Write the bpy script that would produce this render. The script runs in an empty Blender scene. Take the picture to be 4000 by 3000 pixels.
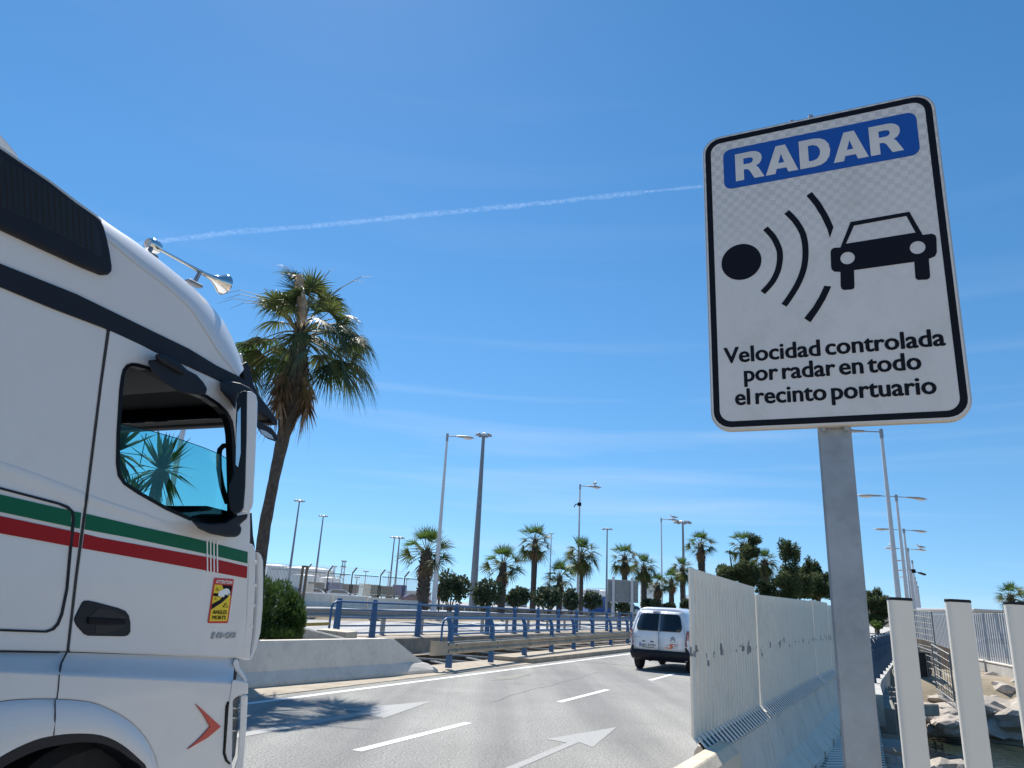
import bpy, bmesh, math, random
import numpy as np
from mathutils import Vector, Matrix, noise as mnoise
R_ = math.radians
scene = bpy.context.scene
col = scene.collection
# ------------------------------------------------------------------ camera
F = 2780.0; PITCH = R_(17.2); ROLL = R_(3.1); EYE = 1.7
fwd = Vector((0, math.cos(PITCH), math.sin(PITCH)))
_u0 = Vector((0, -math.sin(PITCH), math.cos(PITCH))); _r0 = Vector((1, 0, 0))
cr = math.cos(ROLL) * _r0 + math.sin(ROLL) * _u0
cu = math.cos(ROLL) * _u0 - math.sin(ROLL) * _r0
CAM = Vector((0, 0, EYE))
cd = bpy.data.cameras.new('camera'); cam = bpy.data.objects.new('camera', cd); col.objects.link(cam)
cd.sensor_fit = 'HORIZONTAL'; cd.sensor_width = 36; cd.lens = 36 * F / 4000
cd.clip_start = 0.05; cd.clip_end = 30000
cam.matrix_world = Matrix(((cr.x, cu.x, -fwd.x, CAM.x), (cr.y, cu.y, -fwd.y, CAM.y), (cr.z, cu.z, -fwd.z, CAM.z), (0, 0, 0, 1)))
scene.camera = cam
# ------------------------------------------------------------------ sky, sun, exposure
SUN_AZ, SUN_EL = -19.7, 55.0          # azimuth measured from +Y towards +X
wd = bpy.data.worlds.new('World'); scene.world = wd; wd.use_nodes = True
nt = wd.node_tree; nt.nodes.clear()
sky = nt.nodes.new('ShaderNodeTexSky'); sky.sky_type = 'NISHITA'; sky.sun_disc = False
sky.sun_elevation = R_(SUN_EL); sky.sun_rotation = R_(SUN_AZ)
sky.altitude = 0; sky.air_density = 1.0; sky.dust_density = 0.05; sky.ozone_density = 2.3
bg = nt.nodes.new('ShaderNodeBackground'); bg.inputs[1].default_value = 0.096
wo = nt.nodes.new('ShaderNodeOutputWorld')
# faint cirrus: stretched noise over the direction sphere
tc = nt.nodes.new('ShaderNodeTexCoord')
mp = nt.nodes.new('ShaderNodeMapping'); mp.inputs['Rotation'].default_value = (R_(0), R_(-4), R_(20)); mp.inputs['Scale'].default_value = (0.9, 0.9, 16.0)
nz = nt.nodes.new('ShaderNodeTexNoise'); nz.inputs['Scale'].default_value = 1.5; nz.inputs['Detail'].default_value = 7; nz.inputs['Distortion'].default_value = 0.35
rp = nt.nodes.new('ShaderNodeValToRGB'); rp.color_ramp.elements[0].position = 0.52; rp.color_ramp.elements[1].position = 0.82
rp.color_ramp.elements[0].color = (0, 0, 0, 1); rp.color_ramp.elements[1].color = (0.34, 0.34, 0.34, 1)
mx = nt.nodes.new('ShaderNodeMix'); mx.data_type = 'RGBA'; mx.inputs['B'].default_value = (5.2, 6.1, 7.4, 1)
hs = nt.nodes.new('ShaderNodeHueSaturation'); hs.inputs['Saturation'].default_value = 1.27; hs.inputs['Hue'].default_value = 0.495
L = nt.links
L.new(tc.outputs['Generated'], mp.inputs[0]); L.new(mp.outputs[0], nz.inputs['Vector']); L.new(nz.outputs['Fac'], rp.inputs[0])
# look a little above the true horizon so the lowest air stays blue, as over the sea
sx_n = nt.nodes.new('ShaderNodeSeparateXYZ'); L.new(tc.outputs['Generated'], sx_n.inputs[0])
mr_n = nt.nodes.new('ShaderNodeMapRange'); mr_n.inputs[1].default_value = 0.0; mr_n.inputs[2].default_value = 1.0; mr_n.inputs[3].default_value = 0.11; mr_n.inputs[4].default_value = 1.0; L.new(sx_n.outputs[2], mr_n.inputs[0])
cx_n = nt.nodes.new('ShaderNodeCombineXYZ'); L.new(sx_n.outputs[0], cx_n.inputs[0]); L.new(sx_n.outputs[1], cx_n.inputs[1]); L.new(mr_n.outputs[0], cx_n.inputs[2])
vn_n = nt.nodes.new('ShaderNodeVectorMath'); vn_n.operation = 'NORMALIZE'; L.new(cx_n.outputs[0], vn_n.inputs[0]); L.new(vn_n.outputs[0], sky.inputs['Vector'])
L.new(sky.outputs[0], hs.inputs['Color']); L.new(hs.outputs[0], mx.inputs['A']); 
cm_n = nt.nodes.new('ShaderNodeMapRange'); cm_n.inputs[1].default_value = 0.22; cm_n.inputs[2].default_value = 0.42; cm_n.inputs[3].default_value = 1.0; cm_n.inputs[4].default_value = 0.12; L.new(sx_n.outputs[2], cm_n.inputs[0])
cf_n = nt.nodes.new('ShaderNodeMath'); cf_n.operation = 'MULTIPLY'; L.new(rp.outputs[0], cf_n.inputs[0]); L.new(cm_n.outputs[0], cf_n.inputs[1]); L.new(cf_n.outputs[0], mx.inputs['Factor'])
L.new(mx.outputs['Result'], bg.inputs[0]); L.new(bg.outputs[0], wo.inputs[0])
sl = bpy.data.lights.new('sun', 'SUN'); sl.energy = 4.6; sl.angle = R_(0.53); sl.color = (1.0, 0.955, 0.88)
so = bpy.data.objects.new('sun', sl); col.objects.link(so)
sdir = Vector((math.sin(R_(SUN_AZ)) * math.cos(R_(SUN_EL)), math.cos(R_(SUN_AZ)) * math.cos(R_(SUN_EL)), math.sin(R_(SUN_EL))))
so.rotation_euler = sdir.to_track_quat('Z', 'Y').to_euler()
so.location = (0, 0, 60)
scene.view_settings.view_transform = 'Standard'; scene.view_settings.look = 'None'
scene.view_settings.exposure = 0.57; scene.view_settings.gamma = 1.0
scene.cycles.max_bounces = 8; scene.cycles.transparent_max_bounces = 16

# ------------------------------------------------------------------ photo geometry helpers
def ray(px, py): return fwd + (px - 2000) / F * cr + (1500 - py) / F * cu
def G(px, py, z=0.0):
    d = ray(px, py); return CAM + d * ((z - EYE) / d.z)
def at(px, py, Y):
    d = ray(px, py); return CAM + d * (Y / d.y)
def onplane(px, py, P0, n):
    d = ray(px, py); return CAM + d * ((P0 - CAM).dot(n) / d.dot(n))
def hor(px): return 2363 + 0.0542 * (px - 2000)
RU = Vector((math.sin(R_(26)), math.cos(R_(26)), 0)); RV = Vector((RU.y, -RU.x, 0))
def S(s, t, z=0.0): return RU * s + RV * t + Vector((0, 0, z))
def lerp(a, b, f): return a + (b - a) * f

# ------------------------------------------------------------------ tagging
def thing(name, label, cat, loc=(0, 0, 0), rz=0.0, group=None, parent=None):
    o = bpy.data.objects.new(name, None); col.objects.link(o)
    o.empty_display_size = 0.3; o.location = loc; o.rotation_euler = (0, 0, rz)
    o['label'] = label; o['category'] = cat
    if group: o['group'] = group
    return o
def tag(o, label, cat, group=None):
    o['label'] = label; o['category'] = cat
    if group: o['group'] = group
    return o
def struct(o, label=None, cat=None):
    o['kind'] = 'structure'
    if label: o['label'] = label
    if cat: o['category'] = cat
    return o
def dup(root, loc, rz=0.0, sc=1.0, label=None, group=None):
    r = root.copy(); col.objects.link(r); r.location = loc; r.rotation_euler = (0, 0, rz); r.scale = (sc, sc, sc)
    if label: r['label'] = label
    if group: r['group'] = group
    for ch in list(root.children):
        c = ch.copy(); col.objects.link(c); c.parent = r
        for g in list(ch.children):
            d = g.copy(); col.objects.link(d); d.parent = c
    return r

# ------------------------------------------------------------------ mesh builder
class MB:
    def __init__(s): s.v = []; s.f = []
    def add(s, vs, fs):
        o = len(s.v); s.v += [tuple(v) for v in vs]; s.f += [tuple(i + o for i in f) for f in fs]; return s
    def box(s, c, e, ax=None):
        c = Vector(c); X, Y, Z = ax if ax else (Vector((1, 0, 0)), Vector((0, 1, 0)), Vector((0, 0, 1)))
        vs = []
        for z in (-1, 1):
            for x, y in ((-1, -1), (1, -1), (1, 1), (-1, 1)):
                vs.append(c + X * (x * e[0] / 2) + Y * (y * e[1] / 2) + Z * (z * e[2] / 2))
        return s.add(vs, [(3, 2, 1, 0), (4, 5, 6, 7), (0, 1, 5, 4), (1, 2, 6, 5), (2, 3, 7, 6), (3, 0, 4, 7)])
    def cbox(s, c, e, b, ax=None):
        "box with chamfered vertical and top edges"
        c = Vector(c); X, Y, Z = ax if ax else (Vector((1, 0, 0)), Vector((0, 1, 0)), Vector((0, 0, 1)))
        rings = []
        for z, ins in ((-e[2] / 2, b), (-e[2] / 2 + b, 0), (e[2] / 2 - b, 0), (e[2] / 2, b)):
            hx, hy = e[0] / 2 - ins, e[1] / 2 - ins
            k = b if ins == 0 else b * 0.6
            pts = [(-hx + k, -hy), (hx - k, -hy), (hx, -hy + k), (hx, hy - k), (hx - k, hy), (-hx + k, hy), (-hx, hy - k), (-hx, -hy + k)]
            rings.append([c + X * p[0] + Y * p[1] + Z * z for p in pts])
        return s.loft(rings)
    def loft(s, rings, caps=True, closed=True):
        n = len(rings[0]); vs = [p for r in rings for p in r]; fs = []
        for i in range(len(rings) - 1):
            for j in range(n if closed else n - 1):
                k = (j + 1) % n
                fs.append((i * n + j, i * n + k, (i + 1) * n + k, (i + 1) * n + j))
        if caps and closed:
            fs.append(tuple(range(n - 1, -1, -1))); fs.append(tuple((len(rings) - 1) * n + j for j in range(n)))
        return s.add(vs, fs)
    def tube(s, pts, rad, n=8, caps=True):
        pts = [Vector(p) for p in pts]
        if not hasattr(rad, '__len__'): rad = [rad] * len(pts)
        rings = []; ref = None
        for i, p in enumerate(pts):
            d = (pts[min(i + 1, len(pts) - 1)] - pts[max(i - 1, 0)]).normalized()
            if ref is None:
                ref = d.cross(Vector((0, 0, 1)))
                if ref.length < 1e-3: ref = d.cross(Vector((1, 0, 0)))
                ref.normalize()
            ref = (ref - d * ref.dot(d)).normalized(); b = d.cross(ref)
            rings.append([p + (ref * math.cos(2 * math.pi * k / n) + b * math.sin(2 * math.pi * k / n)) * rad[i] for k in range(n)])
        return s.loft(rings, caps)
    def prism(s, poly, off):
        "3-D polygon extruded along a vector"
        off = Vector(off); n = len(poly); vs = [Vector(p) for p in poly]; vs += [p + off for p in vs[:n]]
        fs = [tuple(range(n)), tuple(range(2 * n - 1, n - 1, -1))]
        for i in range(n):
            j = (i + 1) % n; fs.append((i, i + n, j + n, j))
        return s.add(vs, fs)
    def quad(s, a, b, c, d): return s.add([a, b, c, d], [(0, 1, 2, 3)])
    def build(s, name, mat, parent=None, smooth=False, angle=40, world=True, bevel=0):
        me = bpy.data.meshes.new(name); vs = s.v
        if parent is not None and world:
            p = parent; m = Matrix.Identity(4); chain = []
            while p is not None: chain.append(p); p = p.parent
            for q in reversed(chain): m = m @ (Matrix.Translation(q.location) @ Matrix.Rotation(q.rotation_euler.z, 4, 'Z'))
            mi = m.inverted(); vs = [tuple(mi @ Vector(v)) for v in vs]
        me.from_pydata([tuple(v) for v in vs], [], s.f)
        bm = bmesh.new(); bm.from_mesh(me); bmesh.ops.recalc_face_normals(bm, faces=bm.faces); bm.to_mesh(me); bm.free()
        me.materials.append(mat)
        o = bpy.data.objects.new(name, me); col.objects.link(o)
        if parent is not None: o.parent = parent
        if smooth:
            me.polygons.foreach_set('use_smooth', [True] * len(me.polygons))
            me.set_sharp_from_angle(angle=R_(angle))
        if bevel:
            b = o.modifiers.new('bevel', 'BEVEL'); b.width = bevel; b.segments = 2; b.limit_method = 'ANGLE'; b.angle_limit = R_(40)
        return o
def filled(outer, holes, off, name, mat, parent, bevel=0):
    "planar 3-D outline with holes, extruded by off"
    bm = bmesh.new(); edges = []; loops = []
    for lp in [outer] + list(holes):
        vs = [bm.verts.new(p) for p in lp]; loops.append(vs)
        for i in range(len(vs)): edges.append(bm.edges.new((vs[i], vs[(i + 1) % len(vs)])))
    bmesh.ops.triangle_fill(bm, use_beauty=True, use_dissolve=False, edges=edges)
    n0 = list(bm.verts); off = Vector(off); m = {v: bm.verts.new(v.co + off) for v in n0}
    for f in list(bm.faces): bm.faces.new([m[v] for v in reversed(f.verts)])
    for vs in loops:
        for i in range(len(vs)):
            a, b = vs[i], vs[(i + 1) % len(vs)]; bm.faces.new((a, b, m[b], m[a]))
    mb = MB(); bm.verts.index_update()
    mb.v = [tuple(v.co) for v in bm.verts]; mb.f = [tuple(v.index for v in f.verts) for f in bm.faces]; bm.free()
    return mb.build(name, mat, parent, bevel=bevel)

# ------------------------------------------------------------------ materials
def srgb(r, g, b):
    f = lambda c: (c / 255 / 12.92) if c / 255 <= 0.04045 else ((c / 255 + 0.055) / 1.055) ** 2.4
    return (f(r), f(g), f(b))
MATS = {}
def mat(name, colr, rough=0.6, metal=0.0, var=0.12, scale=3.0, bump=0.0, bscale=40.0, coat=0.0, spec=0.5, dirt=None, dscale=1.0, damt=0.5):
    m = bpy.data.materials.new(name); m.use_nodes = True; t = m.node_tree; b = t.nodes['Principled BSDF']; l = t.links
    b.inputs['Roughness'].default_value = rough; b.inputs['Metallic'].default_value = metal
    b.inputs['Coat Weight'].default_value = coat; b.inputs['Coat Roughness'].default_value = 0.05; b.inputs['Specular IOR Level'].default_value = spec
    c = t.nodes.new('ShaderNodeTexCoord'); n = t.nodes.new('ShaderNodeTexNoise'); n.inputs['Scale'].default_value = scale; n.inputs['Detail'].default_value = 8; n.inputs['Roughness'].default_value = 0.65
    l.new(c.outputs['Object'], n.inputs['Vector'])
    r = t.nodes.new('ShaderNodeValToRGB'); r.color_ramp.elements[0].position = 0.3; r.color_ramp.elements[1].position = 0.7
    r.color_ramp.elements[0].color = (*[max(0, x * (1 - var)) for x in colr], 1); r.color_ramp.elements[1].color = (*[min(1, x * (1 + var)) for x in colr], 1)
    l.new(n.outputs['Fac'], r.inputs[0]); out = r.outputs[0]
    if dirt:
        n2 = t.nodes.new('ShaderNodeTexNoise'); n2.inputs['Scale'].default_value = dscale; n2.inputs['Detail'].default_value = 10; n2.inputs['Roughness'].default_value = 0.75
        l.new(c.outputs['Object'], n2.inputs['Vector'])
        r2 = t.nodes.new('ShaderNodeValToRGB'); r2.color_ramp.elements[0].position = 0.5; r2.color_ramp.elements[1].position = 0.68
        r2.color_ramp.elements[0].color = (0, 0, 0, 1); r2.color_ramp.elements[1].color = (damt, damt, damt, 1)
        x = t.nodes.new('ShaderNodeMix'); x.data_type = 'RGBA'; x.inputs['B'].default_value = (*dirt, 1)
        l.new(n2.outputs['Fac'], r2.inputs[0]); l.new(r2.outputs[0], x.inputs['Factor']); l.new(out, x.inputs['A']); out = x.outputs['Result']
    l.new(out, b.inputs['Base Color'])
    if bump:
        n3 = t.nodes.new('ShaderNodeTexNoise'); n3.inputs['Scale'].default_value = bscale; n3.inputs['Detail'].default_value = 6
        l.new(c.outputs['Object'], n3.inputs['Vector'])
        bp = t.nodes.new('ShaderNodeBump'); bp.inputs['Strength'].default_value = bump; bp.inputs['Distance'].default_value = 0.02
        l.new(n3.outputs['Fac'], bp.inputs['Height']); l.new(bp.outputs[0], b.inputs['Normal'])
    MATS[name] = m; return m
def leafmat(name, c1, c2, trans=0.35, rough=0.45, scale=6.0):
    m = bpy.data.materials.new(name); m.use_nodes = True; t = m.node_tree; l = t.links; b = t.nodes['Principled BSDF']; o = t.nodes['Material Output']
    c = t.nodes.new('ShaderNodeTexCoord'); n = t.nodes.new('ShaderNodeTexNoise'); n.inputs['Scale'].default_value = scale; n.inputs['Detail'].default_value = 5
    l.new(c.outputs['Object'], n.inputs['Vector'])
    r = t.nodes.new('ShaderNodeValToRGB'); r.color_ramp.elements[0].position = 0.35; r.color_ramp.elements[1].position = 0.65
    r.color_ramp.elements[0].color = (*c1, 1); r.color_ramp.elements[1].color = (*c2, 1)
    l.new(n.outputs['Fac'], r.inputs[0]); l.new(r.outputs[0], b.inputs['Base Color']); b.inputs['Roughness'].default_value = rough; b.inputs['Specular IOR Level'].default_value = 0.3
    tr = t.nodes.new('ShaderNodeBsdfTranslucent'); hs = t.nodes.new('ShaderNodeHueSaturation'); hs.inputs['Value'].default_value = 1.7; hs.inputs['Hue'].default_value = 0.485
    l.new(r.outputs[0], hs.inputs['Color']); l.new(hs.outputs[0], tr.inputs[0])
    x = t.nodes.new('ShaderNodeMixShader'); x.inputs[0].default_value = trans
    l.new(b.outputs[0], x.inputs[1]); l.new(tr.outputs[0], x.inputs[2]); l.new(x.outputs[0], o.inputs[0])
    MATS[name] = m; return m
def glassmat(name, tint, rough=0.0, alpha=0.35):
    m = bpy.data.materials.new(name); m.use_nodes = True; t = m.node_tree; l = t.links; o = t.nodes['Material Output']; t.nodes.remove(t.nodes['Principled BSDF'])
    g = t.nodes.new('ShaderNodeBsdfGlossy'); g.inputs['Roughness'].default_value = rough
    tr = t.nodes.new('ShaderNodeBsdfTransparent'); tr.inputs[0].default_value = (*tint, 1)
    fr = t.nodes.new('ShaderNodeFresnel'); fr.inputs[0].default_value = 1.5
    n = t.nodes.new('ShaderNodeTexNoise'); n.inputs['Scale'].default_value = 4; c = t.nodes.new('ShaderNodeTexCoord'); l.new(c.outputs['Object'], n.inputs['Vector'])
    g.inputs[0].default_value = (1, 1, 1, 1)
    mm = t.nodes.new('ShaderNodeMath'); mm.operation = 'MULTIPLY'; mm.inputs[1].default_value = alpha; l.new(fr.outputs[0], mm.inputs[0])
    x = t.nodes.new('ShaderNodeMixShader'); l.new(mm.outputs[0], x.inputs[0]); l.new(tr.outputs[0], x.inputs[1]); l.new(g.outputs[0], x.inputs[2]); l.new(x.outputs[0], o.inputs[0])
    MATS[name] = m; return m

def asphaltmat(name, base, tint2):
    m = mat(name, base, 0.9, var=0.10, scale=0.6, spec=0.3)
    t = m.node_tree; l = t.links; b = t.nodes['Principled BSDF']; src = b.inputs['Base Color'].links[0].from_socket
    c = t.nodes.new('ShaderNodeTexCoord')
    n = t.nodes.new('ShaderNodeTexNoise'); n.inputs['Scale'].default_value = 34; n.inputs['Detail'].default_value = 7; n.inputs['Roughness'].default_value = 0.8; l.new(c.outputs['Object'], n.inputs['Vector'])
    r = t.nodes.new('ShaderNodeValToRGB'); r.color_ramp.elements[0].position = 0.36; r.color_ramp.elements[1].position = 0.64
    r.color_ramp.elements[0].color = (0.42, 0.42, 0.42, 1); r.color_ramp.elements[1].color = (1.5, 1.5, 1.5, 1)
    l.new(n.outputs['Fac'], r.inputs[0])
    x = t.nodes.new('ShaderNodeMix'); x.data_type = 'RGBA'; x.blend_type = 'MULTIPLY'; x.inputs['Factor'].default_value = 1; l.new(src, x.inputs['A']); l.new(r.outputs[0], x.inputs['B'])
    # long wheel-track bands along the road and stains
    mp = t.nodes.new('ShaderNodeMapping'); mp.inputs['Rotation'].default_value = (0, 0, R_(26)); mp.inputs['Scale'].default_value = (1.0, 0.06, 1); l.new(c.outputs['Object'], mp.inputs[0])
    n2 = t.nodes.new('ShaderNodeTexNoise'); n2.inputs['Scale'].default_value = 0.9; n2.inputs['Detail'].default_value = 5; l.new(mp.outputs[0], n2.inputs['Vector'])
    r2 = t.nodes.new('ShaderNodeValToRGB'); r2.color_ramp.elements[0].position = 0.38; r2.color_ramp.elements[1].position = 0.62
    r2.color_ramp.elements[0].color = (0.76, 0.76, 0.77, 1); r2.color_ramp.elements[1].color = (1.12, 1.12, 1.10, 1); l.new(n2.outputs['Fac'], r2.inputs[0])
    y = t.nodes.new('ShaderNodeMix'); y.data_type = 'RGBA'; y.blend_type = 'MULTIPLY'; y.inputs['Factor'].default_value = 1; l.new(x.outputs['Result'], y.inputs['A']); l.new(r2.outputs[0], y.inputs['B'])
    n4 = t.nodes.new('ShaderNodeTexNoise'); n4.inputs['Scale'].default_value = 0.45; n4.inputs['Detail'].default_value = 9; n4.inputs['Roughness'].default_value = 0.7; l.new(c.outputs['Object'], n4.inputs['Vector'])
    r4 = t.nodes.new('ShaderNodeValToRGB'); r4.color_ramp.elements[0].position = 0.6; r4.color_ramp.elements[1].position = 0.74
    r4.color_ramp.elements[0].color = (0, 0, 0, 1); r4.color_ramp.elements[1].color = (0.45, 0.45, 0.45, 1); l.new(n4.outputs['Fac'], r4.inputs[0])
    w = t.nodes.new('ShaderNodeMix'); w.data_type = 'RGBA'; w.inputs['B'].default_value = (*tint2, 1); l.new(r4.outputs[0], w.inputs['Factor']); l.new(y.outputs['Result'], w.inputs['A'])
    l.new(w.outputs['Result'], b.inputs['Base Color'])
    bp = t.nodes.new('ShaderNodeBump'); bp.inputs['Strength'].default_value = 0.5; bp.inputs['Distance'].default_value = 0.008; l.new(n.outputs['Fac'], bp.inputs['Height']); l.new(bp.outputs[0], b.inputs['Normal'])
    return m
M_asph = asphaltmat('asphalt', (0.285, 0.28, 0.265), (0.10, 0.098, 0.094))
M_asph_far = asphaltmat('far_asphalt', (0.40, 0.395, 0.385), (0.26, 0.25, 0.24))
def paintmat(name, colr, under, lo, hi):
    m = mat(name, colr, 0.7, var=0.05, scale=8)
    t = m.node_tree; l = t.links; b = t.nodes['Principled BSDF']; src = b.inputs['Base Color'].links[0].from_socket
    c = t.nodes.new('ShaderNodeTexCoord'); n = t.nodes.new('ShaderNodeTexNoise'); n.inputs['Scale'].default_value = 38; n.inputs['Detail'].default_value = 9; n.inputs['Roughness'].default_value = 0.85; l.new(c.outputs['Object'], n.inputs['Vector'])
    r = t.nodes.new('ShaderNodeValToRGB'); r.color_ramp.elements[0].position = lo; r.color_ramp.elements[1].position = hi; l.new(n.outputs['Fac'], r.inputs[0])
    x = t.nodes.new('ShaderNodeMix'); x.data_type = 'RGBA'; x.inputs['B'].default_value = (*under, 1); l.new(src, x.inputs['A']); l.new(r.outputs[0], x.inputs['Factor']); l.new(x.outputs['Result'], b.inputs['Base Color'])
    return m
M_tar = mat('tar', (0.13, 0.127, 0.12), 0.8, var=0.3, scale=5)
M_paint = paintmat('road_paint', (0.72, 0.72, 0.70), (0.24, 0.235, 0.22), 0.56, 0.70)
M_paint_worn = paintmat('worn_road_paint', (0.37, 0.37, 0.36), (0.25, 0.245, 0.235), 0.42, 0.58)
M_white = mat('truck_white', (0.69, 0.67, 0.655), 0.28, var=0.02, scale=1.2, coat=0.45, spec=0.35, dirt=(0.52, 0.49, 0.45), dscale=2.2, damt=0.16)
M_white_gap = mat('panel_gap', (0.03, 0.03, 0.032), 0.7)
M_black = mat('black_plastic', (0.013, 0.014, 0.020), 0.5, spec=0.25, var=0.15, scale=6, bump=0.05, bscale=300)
M_blackg = mat('gloss_black', (0.009, 0.010, 0.013), 0.3, var=0.1, spec=0.12)
M_slatblack = mat('intake_black', (0.008, 0.009, 0.011), 0.55)
M_inter = mat('cab_interior', (0.016, 0.017, 0.020), 0.85, var=0.2, spec=0.2)
M_chrome = mat('chrome', (0.75, 0.73, 0.70), 0.07, 1.0, var=0.03)
M_green = mat('stripe_green', (0.0035, 0.115, 0.055), 0.4, var=0.03, spec=0.2)
M_red = mat('stripe_red', (0.33, 0.007, 0.010), 0.4, var=0.03, spec=0.2)
M_redrefl = mat('red_reflective', (0.50, 0.045, 0.035), 0.35, var=0.12, scale=60)
M_yellow = mat('sticker_yellow', (0.80, 0.56, 0.01), 0.4, var=0.03)
M_stred = mat('sticker_red', (0.55, 0.02, 0.02), 0.4, var=0.03)
M_ink = mat('sign_black', (0.007, 0.008, 0.014), 0.55, var=0.1, spec=0.15)
M_txtwhite = mat('white_print', (0.8, 0.8, 0.78), 0.4, var=0.02)
M_bluesign = mat('sign_blue', (0.006, 0.075, 0.36), 0.4, var=0.06, scale=60)
M_galv = mat('galvanised_steel', (0.36, 0.38, 0.40), 0.5, 0.55, var=0.16, scale=9, bump=0.05, bscale=60, dirt=(0.2, 0.205, 0.21), dscale=5, damt=0.35)
M_alu = mat('sign_aluminium', (0.50, 0.48, 0.45), 0.45, 0.4, var=0.06)
M_slat = mat('cream_slat', (0.80, 0.745, 0.66), 0.42, var=0.03, scale=2, coat=0.1)
M_grey_slat = mat('grey_slat', (0.42, 0.43, 0.44), 0.5, var=0.08)
M_conc = mat('concrete', (0.45, 0.435, 0.40), 0.9, var=0.13, scale=2.5, bump=0.25, bscale=25, dirt=(0.2, 0.18, 0.15), dscale=1.6, damt=0.5)
M_conc_b = mat('barrier_concrete', (0.72, 0.65, 0.55), 0.9, var=0.08, scale=2.5, bump=0.2, bscale=25, dirt=(0.33, 0.31, 0.28), dscale=1.8, damt=0.4)
M_conc_w = mat('white_concrete', (0.68, 0.63, 0.55), 0.85, var=0.08, scale=2.0, bump=0.15, bscale=20, dirt=(0.40, 0.36, 0.31), dscale=4.5, damt=0.4)
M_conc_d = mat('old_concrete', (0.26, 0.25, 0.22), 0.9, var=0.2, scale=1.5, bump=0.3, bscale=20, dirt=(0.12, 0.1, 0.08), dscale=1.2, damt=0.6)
M_cream = mat('cream_concrete', (0.66, 0.57, 0.43), 0.85, var=0.10, scale=7, bump=0.2, bscale=40, dirt=(0.30, 0.25, 0.19), dscale=6, damt=0.4)
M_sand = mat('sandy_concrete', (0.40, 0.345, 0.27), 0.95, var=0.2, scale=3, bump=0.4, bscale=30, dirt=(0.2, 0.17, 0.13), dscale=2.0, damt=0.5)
M_earth = mat('earth', (0.30, 0.245, 0.17), 0.95, var=0.3, scale=2, bump=0.6, bscale=14, dirt=(0.15, 0.12, 0.09), dscale=2, damt=0.6)
M_blue = mat('blue_paint', (0.030, 0.118, 0.27), 0.45, var=0.12, scale=6, dirt=(0.03, 0.07, 0.15), dscale=9, damt=0.4)
M_bluedk = mat('dark_blue_paint', (0.02, 0.06, 0.115), 0.5, var=0.12, scale=6)
M_wbeam = mat('dusty_beam', (0.40, 0.345, 0.265), 0.75, 0.1, var=0.14, scale=1.2, dirt=(0.2, 0.15, 0.1), dscale=1.5, damt=0.6)
M_steel = mat('dull_steel', (0.34, 0.345, 0.34), 0.6, 0.3, var=0.12)
M_rust = mat('brown_steel', (0.17, 0.13, 0.095), 0.8, 0.1, var=0.3, scale=4)
M_pole = mat('lamp_grey', (0.62, 0.62, 0.63), 0.45, 0.2, var=0.06)
M_poledk = mat('mast_grey', (0.22, 0.235, 0.26), 0.5, 0.3, var=0.08)
M_lens = mat('lamp_lens', (0.72, 0.70, 0.66), 0.2, var=0.03)
M_vanw = mat('van_white', (0.80, 0.81, 0.83), 0.25, var=0.015, coat=0.8)
M_dglass = mat('dark_glass', (0.010, 0.012, 0.015), 0.06, var=0.1, coat=0.3)
M_tyre = mat('tyre_rubber', (0.018, 0.018, 0.019), 0.85, var=0.2, scale=20)
M_lred = mat('tail_lamp_red', (0.26, 0.008, 0.012), 0.15, var=0.05, coat=0.8)
M_lpink = mat('tail_lamp_clear', (0.50, 0.20, 0.19), 0.15, var=0.05, coat=0.8)
M_orange = mat('orange_print', (0.72, 0.14, 0.03), 0.4)
M_bluepr = mat('blue_print', (0.02, 0.08, 0.42), 0.4)
M_trunk = mat('palm_trunk', (0.082, 0.068, 0.057), 0.95, var=0.4, scale=9, bump=0.9, bscale=16)
M_bark = mat('bark', (0.10, 0.08, 0.06), 0.95, var=0.3, scale=9, bump=0.6, bscale=20)
M_dead = leafmat('dead_frond', (0.13, 0.085, 0.05), (0.30, 0.205, 0.12), 0.2, 0.8)
M_straw = leafmat('pale_sheath', (0.42, 0.32, 0.20), (0.66, 0.54, 0.38), 0.25, 0.8)
M_frond = leafmat('fan_frond', (0.032, 0.056, 0.016), (0.088, 0.110, 0.032), 0.34, 0.5, 2.2)
M_frond2 = leafmat('fresh_frond', (0.035, 0.080, 0.016), (0.075, 0.125, 0.028), 0.38, 0.55, 1.5)
M_stalk = mat('petiole', (0.16, 0.15, 0.06), 0.6, var=0.2)
M_shrub = leafmat('shrub_leaf', (0.032, 0.056, 0.032), (0.080, 0.105, 0.056), 0.22, 0.7, 2.5)
M_pine = leafmat('pine_needle', (0.036, 0.064, 0.026), (0.092, 0.115, 0.045), 0.3, 0.7, 1.2)
M_bush = leafmat('bush_leaf', (0.022, 0.055, 0.014), (0.055, 0.105, 0.025), 0.3, 0.5, 3.0)
M_yucca = leafmat('yucca_leaf', (0.018, 0.038, 0.010), (0.045, 0.07, 0.02), 0.2, 0.5, 3)
M_rock = mat('rock', (0.42, 0.37, 0.315), 0.95, var=0.3, scale=1.8, bump=0.9, bscale=5, dirt=(0.20, 0.165, 0.13), dscale=2, damt=0.5)
M_tank = mat('tank_white', (0.84, 0.82, 0.78), 0.5, var=0.05)
M_bldg = mat('building_white', (0.62, 0.61, 0.60), 0.8, var=0.06)
M_bldgblue = mat('building_blue', (0.06, 0.12, 0.32), 0.6, var=0.08)
M_win = mat('building_glass', (0.03, 0.04, 0.05), 0.1)
M_tblue = mat('trailer_blue', (0.02, 0.07, 0.23), 0.6, var=0.12)
M_tdark = mat('trailer_dark', (0.03, 0.045, 0.05), 0.7, var=0.15)
M_tgreen = mat('trailer_green', (0.025, 0.065, 0.055), 0.7, var=0.15)
M_cred = mat('car_red', (0.16, 0.01, 0.02), 0.25, coat=0.8)
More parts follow.
